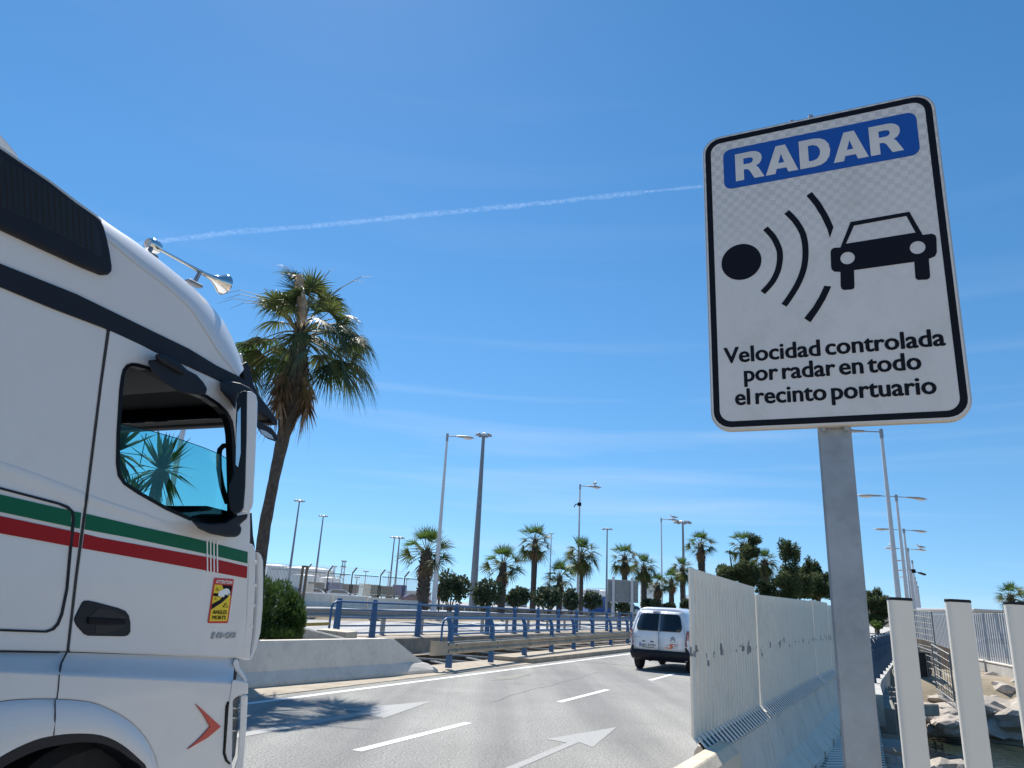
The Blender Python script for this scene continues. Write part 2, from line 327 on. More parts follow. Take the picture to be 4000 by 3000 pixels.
M_csil = mat('car_silver', (0.45, 0.47, 0.48), 0.25, 0.4, coat=0.6)
M_feather = mat('gull_white', (0.75, 0.75, 0.74), 0.8)
M_fgrey = mat('gull_grey', (0.25, 0.27, 0.30), 0.8)
M_beak = mat('gull_yellow', (0.7, 0.4, 0.03), 0.5)
M_skin = mat('skin', (0.42, 0.25, 0.17), 0.6)
M_vest = mat('orange_vest', (0.85, 0.12, 0.02), 0.7)
M_cloth = mat('dark_cloth', (0.02, 0.025, 0.04), 0.9)
M_wire = mat('fence_wire', (0.25, 0.25, 0.24), 0.6, 0.3)
M_plank = mat('walkway_slab', (0.45, 0.40, 0.32), 0.9, var=0.2, scale=3, bump=0.2)

# panel paint with grey chips in a band at shoulder height
M_hoard = mat('hoarding_white', (0.84, 0.785, 0.685), 0.5, var=0.03, scale=2.0, dirt=(0.50, 0.46, 0.38), dscale=3.4, damt=0.25)
def _chips():
    t = M_hoard.node_tree; l = t.links; b = t.nodes['Principled BSDF']; src = b.inputs['Base Color'].links[0].from_socket
    g = t.nodes.new('ShaderNodeNewGeometry'); sp = t.nodes.new('ShaderNodeSeparateXYZ'); l.new(g.outputs['Position'], sp.inputs[0])
    n = t.nodes.new('ShaderNodeTexNoise'); n.inputs['Scale'].default_value = 6.5; n.inputs['Detail'].default_value = 4; l.new(g.outputs['Position'], n.inputs['Vector'])
    a = t.nodes.new('ShaderNodeMath'); a.operation = 'SUBTRACT'; l.new(sp.outputs[2], a.inputs[0]); a.inputs[1].default_value = 1.40
    a2 = t.nodes.new('ShaderNodeMath'); a2.operation = 'ABSOLUTE'; l.new(a.outputs[0], a2.inputs[0])
    a3 = t.nodes.new('ShaderNodeMath'); a3.operation = 'MULTIPLY'; a3.inputs[1].default_value = 1.6; l.new(a2.outputs[0], a3.inputs[0])
    a4 = t.nodes.new('ShaderNodeMath'); a4.operation = 'SUBTRACT'; l.new(n.outputs['Fac'], a4.inputs[0]); l.new(a3.outputs[0], a4.inputs[1])
    gt = t.nodes.new('ShaderNodeMath'); gt.operation = 'GREATER_THAN'; gt.inputs[1].default_value = 0.55; l.new(a4.outputs[0], gt.inputs[0])
    x = t.nodes.new('ShaderNodeMix'); x.data_type = 'RGBA'; x.inputs['B'].default_value = (0.21, 0.21, 0.22, 1)
    l.new(gt.outputs[0], x.inputs['Factor']); l.new(src, x.inputs['A']); l.new(x.outputs['Result'], b.inputs['Base Color'])
_chips()
# retroreflective sheeting with its faint interlocking weave
M_sheet = mat('reflective_sheet', (0.66, 0.645, 0.635), 0.45, var=0.04, scale=5, dirt=(0.47, 0.45, 0.42), dscale=9, damt=0.35)
def _weave():
    t = M_sheet.node_tree; l = t.links; b = t.nodes['Principled BSDF']; src = b.inputs['Base Color'].links[0].from_socket
    c = t.nodes.new('ShaderNodeTexCoord'); br = t.nodes.new('ShaderNodeTexChecker'); br.inputs['Scale'].default_value = 62
    mp = t.nodes.new('ShaderNodeMapping'); l.new(c.outputs['Generated'], mp.inputs[0]); mp.inputs['Scale'].default_value = (0.6, 0, 0.9)
    w = t.nodes.new('ShaderNodeTexWave'); w.wave_type = 'BANDS'; w.bands_direction = 'X'; w.inputs['Scale'].default_value = 13.0; w.inputs['Distortion'].default_value = 0
    l.new(mp.outputs[0], br.inputs['Vector']); l.new(mp.outputs[0], w.inputs['Vector'])
    sp = t.nodes.new('ShaderNodeSeparateXYZ'); l.new(c.outputs['Generated'], sp.inputs[0])
    mr = t.nodes.new('ShaderNodeMapRange'); mr.inputs[1].default_value = 0.42; mr.inputs[2].default_value = 0.85; mr.inputs[3].default_value = 0.0; mr.inputs[4].default_value = 0.30; l.new(sp.outputs[2], mr.inputs[0])
    mu = t.nodes.new('ShaderNodeMath'); mu.operation = 'MULTIPLY'; l.new(br.outputs['Fac'], mu.inputs[0]); l.new(mr.outputs[0], mu.inputs[1])
    x = t.nodes.new('ShaderNodeMix'); x.data_type = 'RGBA'; x.inputs['B'].default_value = (0.25, 0.26, 0.30, 1); l.new(mu.outputs[0], x.inputs['Factor']); l.new(src, x.inputs['A']); l.new(x.outputs['Result'], b.inputs['Base Color'])
_weave()

def text_mesh(s, bold=0.0, spacing=1.0):
    c = bpy.data.curves.new('lettering', 'FONT'); c.space_word = 0.5; c.body = s; c.offset = bold; c.space_character = spacing; c.resolution_u = 3
    o = bpy.data.objects.new('lettering', c); col.objects.link(o); bpy.context.view_layer.update()
    me = bpy.data.meshes.new_from_object(o.evaluated_get(bpy.context.evaluated_depsgraph_get()))
    vs = [Vector(v.co) for v in me.vertices]; fs = [tuple(p.vertices) for p in me.polygons]
    bpy.data.objects.remove(o); bpy.data.curves.remove(c); bpy.data.meshes.remove(me)
    return vs, fs
def lettering(s, origin, X, Y, w, h, name, mt, parent, bold=0.0, refcap=None, spacing=1.0, lift=None):
    "text fitted to width w and cap height h on the plane origin + X, Y; X, Y unit vectors"
    vs, fs = text_mesh(s, 0.0, spacing)
    x0 = min(v.x for v in vs); x1 = max(v.x for v in vs); cap = refcap or 0.73
    N = X.cross(Y); mb = MB()
    if N.dot(CAM - origin) < 0: N = -N
    for q in range(9 if bold else 1):
        ox, oy = (0, 0) if q == 0 else (bold * math.cos(q * math.pi / 4), bold * 0.6 * math.sin(q * math.pi / 4))
        mb.add([origin + X * ((v.x - x0 + ox) / (x1 - x0) * w) + Y * ((v.y + oy) / cap * h) + N * (q * 0.00004) for v in vs], fs)
    return mb.build(name, mt, parent)

_a = G(3412, 2667, 0.06); _b2 = G(3474, 2592, 0.06); sr = _a.dot(RU); rsl = (_b2.dot(RV) - _a.dot(RV)) / (_b2.dot(RU) - sr)
# ================================================================== SETTING
def sstep(a, b, x):
    x = max(0.0, min(1.0, (x - a) / (b - a))); return x * x * (3 - 2 * x)
def road_z(s): return 1.15 * sstep(36, 120, s)
def Hg(s, t):
    dip = sstep(9, 14, s) * (1 - sstep(27, 34, s))
    if t < -28: base = 0.93
    elif t < -10.6: base = lerp(0.93, -0.32, sstep(-28, -24, t))
    else: base = -0.32 if t < 0.2 else lerp(-0.32, -0.03, sstep(0.2, 0.5, t))
    if t > 0.3: base += road_z(s) * 0.5
    if t < -28: return base
    dip2 = dip if t < 0.2 else sstep(4.0, 10.5, s) * (1 - sstep(28.5, 34, s))
    z = lerp(base, -2.7, dip2)
    if dip2 > 0.02 and abs(s) < 60: z += 0.22 * dip2 * mnoise.noise(Vector((s * 0.7, t * 0.7, 3)))
    return z
def axis(lo, hi, step, far):
    a = list(np.arange(lo, hi + 1e-6, step)); d = step
    up = []; x = hi
    while x < far: d *= 1.35; x += d; up.append(x)
    d = step; dn = []; x = lo
    while x > -far: d *= 1.35; x -= d; dn.append(x)
    return dn[::-1] + a + up
ss = axis(-4, 46, 0.6, 9000); tt = axis(-30, 24, 0.6, 9000)
g = MB(); n = len(tt)
g.v = [tuple(S(s, t, Hg(s, t))) for s in ss for t in tt]
g.f = [(i * n + j, i * n + j + 1, (i + 1) * n + j + 1, (i + 1) * n + j) for i in range(len(ss) - 1) for j in range(n - 1)]
struct(g.build('ground', M_earth, smooth=True))

def deck(name, m, t0, t1, svals, zf, thick):
    mb = MB(); rings = []
    for s in svals:
        a, b = t0(s), t1(s); z = zf(s)
        rings.append([S(s, a, z), S(s, b, z), S(s, b, z - thick), S(s, a, z - thick)])
    mb.loft(rings); return struct(mb.build(name, m))
sv = list(np.arange(-40, 40, 2.0)) + list(np.arange(40, 220, 6.0))
deck('road', M_asph, lambda s: -9.25, lambda s: -1.15, sv, road_z, 0.6)
deck('verge', M_sand, lambda s: -10.75, lambda s: -9.25, [s for s in sv if s < 21.5] + [21.5], lambda s: road_z(s) + 0.012, 0.62)
deck('kerb_ledge', M_sand, lambda s: -10.75, lambda s: -9.35, [21.5] + [s for s in sv if s > 22], lambda s: road_z(s) + 0.14, 0.75)
deck('walkway', M_plank, lambda s: -1.15, lambda s: 0.12, [s for s in sv if s < 21] + [21.0], lambda s: 0.0, 0.45)
deck('bridge_edge', M_conc, lambda s: -1.15, lambda s: _a.dot(RV) + 0.16 + rsl * max(0, s - sr), [21.02] + [s for s in sv if s > 22], lambda s: road_z(s) + 0.06, 0.7)
deck('camera_pavement', M_sand, lambda s: 0.12, lambda s: 7, [-40, -10, 0, 4.2], lambda s: -0.002, 0.3)
far_z = lambda s: 0.36
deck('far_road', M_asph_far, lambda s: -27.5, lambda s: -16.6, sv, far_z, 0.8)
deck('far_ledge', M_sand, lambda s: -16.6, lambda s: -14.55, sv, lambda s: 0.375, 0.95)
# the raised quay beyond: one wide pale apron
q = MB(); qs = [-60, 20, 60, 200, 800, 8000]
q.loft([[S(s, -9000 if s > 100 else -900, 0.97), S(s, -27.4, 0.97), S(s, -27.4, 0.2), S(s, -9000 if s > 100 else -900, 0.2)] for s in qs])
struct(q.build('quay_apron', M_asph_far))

# road markings, sheets 4 mm proud
def marking(poly, m, nm='road_marking', dz=0.004):
    mb = MB(); vs = [(p[0], p[1], p[2] + dz) for p in poly]; mb.add(vs, [tuple(range(len(vs)))])
    struct(mb.build(nm, m))
def band(sa, sb, t, w, m, dz=0.004, step=2.0):
    mb = MB(); k = max(2, int((sb - sa) / step)); rings = []
    for i in range(k + 1):
        s = lerp(sa, sb, i / k); z = road_z(s) + dz
        rings.append([S(s, t - w / 2, z), S(s, t + w / 2, z)])
    mb.loft(rings, closed=False); struct(mb.build('road_marking', m))
band(-20, 120, -8.84, 0.15, M_paint)
for a, b in ((1.35, 4.1), (7.5, 10.2), (13.55, 16.5), (19.7, 22.6), (25.8, 28.7), (31.9, 34.8), (38, 41)):
    band(a, b, -5.36 + 0.02 * (a - 9), 0.13, M_paint)
Gp = lambda *l: [G(x, y, 0) for x, y in l]
marking(Gp((1830, 3060), (1892, 3060), (2262, 2900), (2316, 2920), (2409, 2841), (2132, 2888), (2215, 2902)), M_paint_worn, 'arrow_marking')
marking(Gp((860, 2879), (900, 2888), (1428, 2793), (1500, 2806), (1690, 2739), (1330, 2772), (1416, 2781)), M_paint_worn, 'arrow_marking')
# expansion joint across the deck
jn = MB(); a, b = G(2236, 2581), G(2505, 2604); d = (b - a).normalized(); w = Vector((-d.y, d.x, 0)) * 0.07; e = b + d * 1.5
jn.quad(*[p + Vector((0, 0, 0.005)) for p in (a - w, a + w, e + w, e - w)]); struct(jn.build('expansion_joint', M_conc_d))
# a patch of tar and rubber on the far lane
pt = MB(); rng = random.Random(4)
c0 = G(2000, 2645); pts = []
for k in range(22):
    an = k / 22 * 2 * math.pi; rr = 1 + rng.uniform(-0.35, 0.35)
    pts.append(c0 + RU * (math.cos(an) * 1.3 * rr) + RV * (math.sin(an) * 0.17 * rr) + Vector((0, 0, 0.004)))
pt.add(pts, [tuple(range(22))]); struct(pt.build('tar_patch', M_conc_d))

rng = random.Random(14)
for (s0_, t0_, s1_, t1_) in ((12.5, -6.2, 21, -6.9),):
    mb = MB(); L_, R2 = [], []
    for k in range(40):
        f = k / 39; q = S(lerp(s0_, s1_, f), lerp(t0_, t1_, f) + .10 * mnoise.noise(Vector((f * 9, s0_, 0))) + .03 * mnoise.noise(Vector((f * 40, s0_, 5))), .0025); w_ = .005 + .009 * rng.random(); L_.append(q + RV * w_); R2.append(q - RV * w_)
    mb.loft([[a, b] for a, b in zip(L_, R2)], closed=False); struct(mb.build('road_crack', M_tar))

# water in the channel
M_water = bpy.data.materials.new('water'); M_water.use_nodes = True
_b = M_water.node_tree.nodes['Principled BSDF']; _b.inputs['Base Color'].default_value = (0.022, 0.030, 0.020, 1); _b.inputs['Roughness'].default_value = 0.06; _b.inputs['IOR'].default_value = 1.33
_t = M_water.node_tree; _c = _t.nodes.new('ShaderNodeTexCoord'); _m = _t.nodes.new('ShaderNodeMapping'); _m.inputs['Rotation'].default_value = (0, 0, R_(20)); _m.inputs['Scale'].default_value = (1, 2.6, 1)
_n = _t.nodes.new('ShaderNodeTexNoise'); _n.inputs['Scale'].default_value = 1.3; _n.inputs['Detail'].default_value = 3; _n.inputs['Distortion'].default_value = 1.2
_p = _t.nodes.new('ShaderNodeBump'); _p.inputs['Strength'].default_value = 0.55; _p.inputs['Distance'].default_value = 0.12
_t.links.new(_c.outputs['Object'], _m.inputs[0]); _t.links.new(_m.outputs[0], _n.inputs['Vector']); _t.links.new(_n.outputs['Fac'], _p.inputs['Height']); _t.links.new(_p.outputs[0], _b.inputs['Normal'])
wt = MB(); wt.quad(S(6, -27, -1.85), S(6, 90, -1.85), S(36, 90, -1.85), S(36, -27, -1.85)); struct(wt.build('water', M_water))

# ================================================================== RAILINGS
UP = Vector((0, 0, 1))
def hray_t(px, py, t):
    d = ray(px, py); d = Vector((d.x, d.y, 0)).normalized(); return d * (t / d.dot(RV))
near_posts = [(1773, 2611), (1908, 2590), (2031, 2570), (2133, 2556), (2229, 2544), (2309, 2535), (2381, 2527), (2444, 2521)]
pts = [G(x, y, 0.05) for x, y in near_posts]
s0, s1 = pts[0].dot(RU), pts[1].dot(RU)
NS = [p.dot(RU) for p in pts]; NT = [p.dot(RV) for p in pts]
tfit = np.polyfit(NS, NT, 1); sstp = (NS[5] - NS[0]) / 5
NSs = [NS[0] + i * sstp for i in range(16)]
nt_ = lambda s: tfit[1] + tfit[0] * s if s < 32 else tfit[1] + tfit[0] * 32
r1 = thing('bridge_railing', 'nearer blue railing with curved posts and dusty guardrail beam', 'railing', S(NSs[0], nt_(NSs[0]), 0.1))
for s in NSs:
    p = S(s, nt_(s), road_z(s)); mb = MB()
    prof = [(0.0, 0.05, 0.075), (0.0, 0.55, 0.07), (0.0, 0.95, 0.06), (-0.035, 1.13, 0.055), (-0.10, 1.27, 0.05), (-0.13, 1.335, 0.035)]
    mb.loft([[p + RV * (o - w) + RU * -0.05 + UP * z, p + RV * (o + w) + RU * -0.05 + UP * z, p + RV * (o + w) + RU * 0.05 + UP * z, p + RV * (o - w) + RU * 0.05 + UP * z] for o, z, w in prof])
    mb.build('post', M_blue, r1, smooth=True, angle=50)
for z, o, rr in ((1.275, -0.06, 0.032), (1.07, 0.02, 0.024), (0.88, 0.03, 0.024)):
    mb = MB(); mb.tube([S(s, nt_(s) + o, road_z(s) + z) for s in NSs], rr, 8); mb.build('rail', M_blue, r1, smooth=True)
# the hoop that closes the end
mb = MB(); sA = NSs[0]; hp = []
for ds, z in ((0, 1.275), (-0.22, 1.27), (-0.36, 1.2), (-0.42, 1.05), (-0.42, 0.65), (-0.36, 0.50), (-0.2, 0.44), (0, 0.43)):
    hp.append(S(sA + ds, nt_(sA) - 0.03, z))
mb.tube(hp, 0.03, 8); mb.build('end_hoop', M_blue, r1, smooth=True, angle=60)
def wbeam(svals, tf, zf, side, depth=0.085, h=0.31):
    "W section guardrail beam: side=+1 bulges towards +t"
    prof = [(0.0, -0.155), (0.055, -0.135), (0.085, -0.11), (0.085, -0.07), (0.02, -0.02), (0.02, 0.02), (0.085, 0.07), (0.085, 0.11), (0.055, 0.135), (0.0, 0.155)]
    outl = [(a * side, z * h / 0.31) for a, z in prof] + [((a - 0.012) * side, z * h / 0.31) for a, z in prof[::-1]]
    mb = MB(); mb.loft([[S(s, tf(s) + a, zf(s) + z) for a, z in outl] for s in svals]); return mb
wbeam([NSs[0] - 0.35] + NSs, lambda s: nt_(s) + 0.085, lambda s: road_z(s) + 0.545, 1).build('guardrail_beam', M_wbeam, r1, smooth=True, angle=25)
# flared fishtail end of the beam
mb = MB(); e0 = NSs[0] - 0.35; rings = []
for k in range(7):
    f = k / 6; s = e0 - 0.42 * math.sin(f * 1.9); t = nt_(e0) + 0.13 - 0.22 * (1 - math.cos(f * 1.9)); hh = lerp(0.155, 0.185, f)
    rings.append([S(s, t, 0.545 - hh), S(s, t, 0.545 + hh), S(s + 0.015, t - 0.02, 0.545 + hh), S(s + 0.015, t - 0.02, 0.545 - hh)])
mb.loft(rings); mb.build('beam_end', M_wbeam, r1, smooth=True, angle=40)
for s in NSs[:6]:
    for z in (0.47, 0.62):
        mb = MB(); mb.tube([S(s + 0.05, nt_(s) + 0.155, z + road_z(s)), S(s + 0.05, nt_(s) + 0.19, z + road_z(s))], 0.022, 6); mb.build('bolt', M_rust, r1)

far_px = [1318, 1459, 1632, 1777, 1897, 2003, 2096, 2178, 2252, 2316, 2379, 2433, 2484]
fp = [hray_t(x, 2420, -15.2) for x in far_px]; FS = [p.dot(RU) for p in fp]
fst = (FS[8] - FS[1]) / 7; FSs = [FS[1] + (i - 1) * fst for i in range(1, 24)]; FSs = [FS[0]] + FSs
r2 = thing('bridge_railing', 'farther blue railing with straight posts and five thin bars', 'railing', S(FSs[0], -15.2, 0.37))
for s in FSs:
    p = S(s, -15.2, 0.37); mb = MB()
    mb.loft([[p + RV * -w + RU * -0.055 + UP * z, p + RV * w + RU * -0.055 + UP * z, p + RV * w + RU * 0.055 + UP * z, p + RV * -w + RU * 0.055 + UP * z] for z, w in ((0, 0.10), (0.6, 0.09), (1.1, 0.07), (1.2, 0.06), (1.245, 0.03))])
    mb.box(p + UP * 0.012, (0.26, 0.26, 0.024), (RU, RV, UP)); mb.build('post', M_blue, r2, smooth=True, angle=50)
for z, rr in ((1.14, 0.034), (0.90, 0.026), (0.65, 0.026), (0.40, 0.026), (0.17, 0.026)):
    mb = MB(); mb.tube([S(s, -15.13, 0.37 + z) for s in (FSs[0] - 0.05, FSs[-1])], rr, 8); mb.build('rail', M_blue, r2, smooth=True)
mb = MB(); sA = FSs[0]
mb.tube([S(sA + d, -15.13, 0.37 + z) for d, z in ((0, 1.14), (-0.25, 1.13), (-0.4, 1.05), (-0.45, 0.9), (-0.45, 0.1))], 0.035, 8); mb.build('end_hoop', M_blue, r2, smooth=True, angle=60)
# grey W-beam behind it
r3 = thing('guardrail', 'plain grey steel guardrail on wide posts behind the far blue railing', 'guardrail', S(FSs[0], -16.2, 0.37))
gs = [FSs[0] - 2.2 + i * 2.7 for i in range(22)]
wbeam(gs, lambda s: -16.15, lambda s: 1.12 + 0.03 * math.sin(s * 1.3), 1, h=0.33).build('guardrail_beam', M_steel, r3, smooth=True, angle=25)
for s in gs[:20]:
    mb = MB(); mb.box(S(s + 0.9, -16.28, 0.37 + 0.38), (0.06, 0.24, 0.78), (RV, RU, UP)); mb.box(S(s + 0.9, -16.19, 1.12), (0.12, 0.14, 0.2), (RV, RU, UP)); mb.build('post', M_steel, r3)

# right-hand railing of the road bridge, seen end-on from outside
rr0 = G(3412, 2667, 0.06); rr1 = G(3474, 2592, 0.06); ts = rr0.dot(RV); sr = rr0.dot(RU); rsl = (rr1.dot(RV) - ts) / (rr1.dot(RU) - sr)
r4 = thing('bridge_railing', 'dark blue railing with hooked posts beyond the sign post', 'railing', S(sr, ts, 0.06))
for i in range(14):
    s = sr + i * 2.3; t = ts + rsl * (s - sr); mb = MB(); p = S(s, t, road_z(s) + 0.06)
    prof = [(0.0, 0.0, 0.09), (0.0, 0.8, 0.08), (-0.02, 1.0, 0.07), (-0.09, 1.16, 0.055), (-0.2, 1.25, 0.045), (-0.28, 1.22, 0.03)]
    mb.loft([[p + RV * (o - w) + RU * -0.05 + UP * z, p + RV * (o + w) + RU * -0.05 + UP * z, p + RV * (o + w) + RU * 0.05 + UP * z, p + RV * (o - w) + RU * 0.05 + UP * z] for o, z, w in prof])
    mb.build('post', M_bluedk, r4, smooth=True, angle=50)
for z in (1.2, 0.85, 0.5):
    mb = MB(); mb.tube([S(sr + i * 2.3, ts - 0.04 + rsl * i * 2.3, road_z(sr + i * 2.3) + 0.06 + z) for i in range(14)], 0.03, 8); mb.build('rail', M_bluedk, r4, smooth=True)

# steel truss members under and between the two decks
rng = random.Random(11)
tr = thing('bridge_truss', 'brown steel girders and thin pale bars in the gap between the decks', 'truss', S(20, -13, -0.6))
for t, z, hgt in ((-11.6, -0.42, 0.34), (-13.9, -0.30, 0.36)):
    mb = MB(); c = S(32, t, z); mb.box(c, (44, 0.16, hgt), (RU, RV, UP)); mb.box(c + UP * hgt / 2, (44, 0.34, 0.035), (RU, RV, UP)); mb.build('girder', M_rust, tr)
for i in range(13):
    s = 13 + i * 2.6; mb = MB(); mb.tube([S(s, -14.4, -0.12), S(s + 1.3, -10.8, -0.16)], 0.035, 6); mb.build('cross_bar', M_conc_w, tr)
    mb = MB(); mb.tube([S(s + 2.4, -14.4, -0.3), S(s + 0.2, -10.9, -0.34)], 0.045, 6); mb.build('cross_bar', M_steel, tr)
for i in range(6):
    s = 15 + i * 4.5; mb = MB(); mb.box(S(s, -12.7, -0.75), (0.18, 3.7, 0.25), (RU, RV, UP)); mb.build('girder', M_rust, tr)

# ================================================================== LEFT: concrete wall, planter, barrier blocks
e = G(1712, 2628); we = e.dot(RU); wtt = e.dot(RV)
f0 = G(1000, 2688); wt0 = f0.dot(RV); ws0 = f0.dot(RU)
def wall_ring(s, top):
    t = lerp(wt0, wtt, (s - ws0) / (we - ws0))
    k = top / 0.80
    pr = [(0, 0.0), (0.0, 0.07), (-0.16, 0.26), (-0.27, 0.80), (-0.47, 0.80), (-0.6, 0.2), (-0.75, 0.0)]
    return [S(s, t + a, 0.0 + min(z, top) ) for a, z in pr]
mb = MB(); mb.loft([wall_ring(s, z) for s, z in ((-6, 0.8), (0, 0.8), (6, 0.8), (12, 0.8), (we - 1.65, 0.8), (we - 1.45, 0.785), (we - 0.25, 0.22), (we, 0.13))])
tag(mb.build('concrete_wall', M_conc_w, bevel=0.015), 'long pale concrete wall with flared foot and sloped end beside the road', 'wall')
# soil of the planter behind it
so_ = MB(); so_.loft([[S(s, -10.62, 0.62), S(s, -14.3, 0.66), S(s, -14.3, 0.1), S(s, -10.62, 0.1)] for s in (-14, 4, 15.2)]); struct(so_.build('planter_soil', M_earth))
pw = MB(); a = at(1165, 2452, 17.2); b = at(1335, 2496, 18.6); a2 = at(1100, 2452, 17.5)
for (p, r_) in (((at(1150, 2448, 17.0)), at(1332, 2494, 18.4)),):
    d = Vector((0.1, 0.28, 0)); pw.loft([[p, p + d, Vector((p.x + d.x, p.y + d.y, 0.0)), Vector((p.x, p.y, 0.0))], [r_, r_ + d, Vector((r_.x + d.x, r_.y + d.y, 0.0)), Vector((r_.x, r_.y, 0.0))]])
tag(pw.build('planter_wall', M_conc, bevel=0.01), 'low sloping concrete wall beside the green bush', 'wall')
blk = MB(); p0 = at(1232, 2494, 20.2); p1 = at(1352, 2494, 20.0)
for i, (f0_, f1_, hz) in enumerate(((0, 0.34, 0.80), (0.35, 0.68, 0.79), (0.69, 1.0, 0.78))):
    A = p0.lerp(p1, f0_); B = p0.lerp(p1, f1_); dd = Vector((0.12, 0.9, 0))
    blk.prism([Vector((A.x, A.y, 0.1)), Vector((B.x, B.y, 0.1)), Vector((B.x, B.y, hz)), Vector((A.x, A.y, hz))], dd)
tag(blk.build('concrete_block', M_cream, bevel=0.02), 'stained cream concrete block of three slabs at the railing end', 'block')
bl2 = MB(); p0 = at(1347, 2494, 20.6); p1 = at(1386, 2494, 20.6)
bl2.prism([Vector((p0.x, p0.y, 0.1)), Vector((p1.x, p1.y, 0.1)), Vector((p1.x, p1.y, 0.58)), Vector((p0.x, p0.y, 0.62))], Vector((0.1, 0.7, 0)))
tag(bl2.build('concrete_block', M_conc_w, bevel=0.02), 'small low white concrete block beside the stained cream block', 'block')
yb = MB(); p0 = at(1160, 2447, 22); p1 = at(1276, 2443, 22); yb.prism([p0, p1, p1 + UP * 0.09, p0 + UP * 0.09], Vector((0.05, 0.15, 0)))
tag(yb.build('yellow_beam', mat('yellow_faded', (0.50, 0.36, 0.10), 0.8, var=0.2), bevel=0.008), 'faded yellow beam lying behind the low sloping planter wall', 'beam')

# white barrier blocks on the quay
wl = ['with peeling paint, leftmost of the row before the mesh fence', 'with dark scuffs, second from the left in the row', 'clean, third from the left in the row', 'rightmost of the row, nearest the stout palm']
xs = [1150, 1290, 1423, 1542, 1618]
for i in range(4):
    A = at(xs[i] + 2, 2372, 44); B = at(xs[i + 1] - 2, 2375, 44 + 0.1); mb = MB(); w = Vector((0, 1, 0))
    for P in (A, B): P.z = 0.97
    A.y += i * 0.5; B.y += (i + 1) * 0.5
    h = 0.78 - 0.04 * i
    mb.loft([[P + w * -0.3, P + w * -0.27 + UP * 0.15, P + w * -0.12 + UP * 0.3, P + w * -0.09 + UP * h, P + w * 0.09 + UP * h, P + w * 0.3] for P in (A, B)])
    tag(mb.build('barrier_block', M_conc_w, bevel=0.03), 'white concrete barrier block ' + wl[i], 'barrier', 'white barrier blocks on the quay')

# ================================================================== RIGHT: barriers and hoarding
BA = S(6.0, -1.20); BB = S(16.4, -0.66); Bd = (BB - BA).normalized(); Bn = Vector((Bd.y, -Bd.x, 0))
def BL(k, a, z): return BA + Bd * k + Bn * a + UP * z          # k metres along, a metres towards the walkway
def bhit(px, py=2500):
    d = ray(px, py); kk = (BA + Bn * 0.05 - CAM).dot(Bn) / d.dot(Bn); return (CAM + d * kk - BA).dot(Bd), (CAM + d * kk).z
JP = [(0.34, 0.0), (0.34, 0.09), (0.165, 0.33), (0.09, 0.76), (0.06, 0.80), (-0.06, 0.80), (-0.09, 0.76), (-0.165, 0.33), (-0.34, 0.09), (-0.34, 0.0)]
def barrier(k0, k1, m, label, notch=True, da=0.07, JP=JP):
    mb = MB(); rings = []
    L_ = k1 - k0; marks = []
    if notch:
        for c in (0.25, 0.75): marks += [k0 + L_ * c - 0.11, k0 + L_ * c + 0.11]
    def ring(k, up):
        pr = [(a, max(z, 0.11) if up and abs(a) > 0.28 else z) for a, z in JP]
        return [BL(k, a + da, z) for a, z in pr]
    rings.append(ring(k0, False))
    for i, q_ in enumerate(marks):
        if i % 2 == 0: rings += [ring(q_ - 0.002, False), ring(q_, True)]
        else: rings += [ring(q_ - 0.002, True), ring(q_, False)]
    rings.append(ring(k1, False)); mb.loft(rings)
    return tag(mb.build('jersey_barrier', m, bevel=0.012), label, 'barrier', 'concrete barriers along the walkway')
kc = (G(2772, 2886, 0.8) - BA).dot(Bd)
JQ = [(0.29, 0.0), (0.29, 0.08), (0.17, 0.27), (0.115, 0.66), (0.10, 0.74), (0.05, 0.80), (-0.05, 0.80), (-0.10, 0.74), (-0.115, 0.66), (-0.17, 0.27), (-0.29, 0.08), (-0.29, 0.0)]
barrier(-3.6, kc, M_cream, 'cream concrete barrier end in the sun at the bottom of the picture', False, 0.19, JQ)
ks = [kc + 0.02, 2.3, 4.4, 6.7, 9.0, 11.3]
bl = ['stained concrete barrier under the first tall white corrugated panel', 'grey concrete barrier below the second corrugated panel, with drain notches', 'concrete barrier under the middle of the hoarding, dark streaks down its face', 'concrete barrier just left of the steel sign post', 'farthest concrete barrier of the row, mostly behind the sign post']
for i in range(5): barrier(ks[i], ks[i + 1] - 0.02, M_conc_b, bl[i], True, 0.03, [(a, z * 0.92) for a, z in JP])
hd = thing('hoarding', 'white corrugated metal hoarding with chipped paint standing on concrete barriers', 'fence', BL(0, 0, 0))
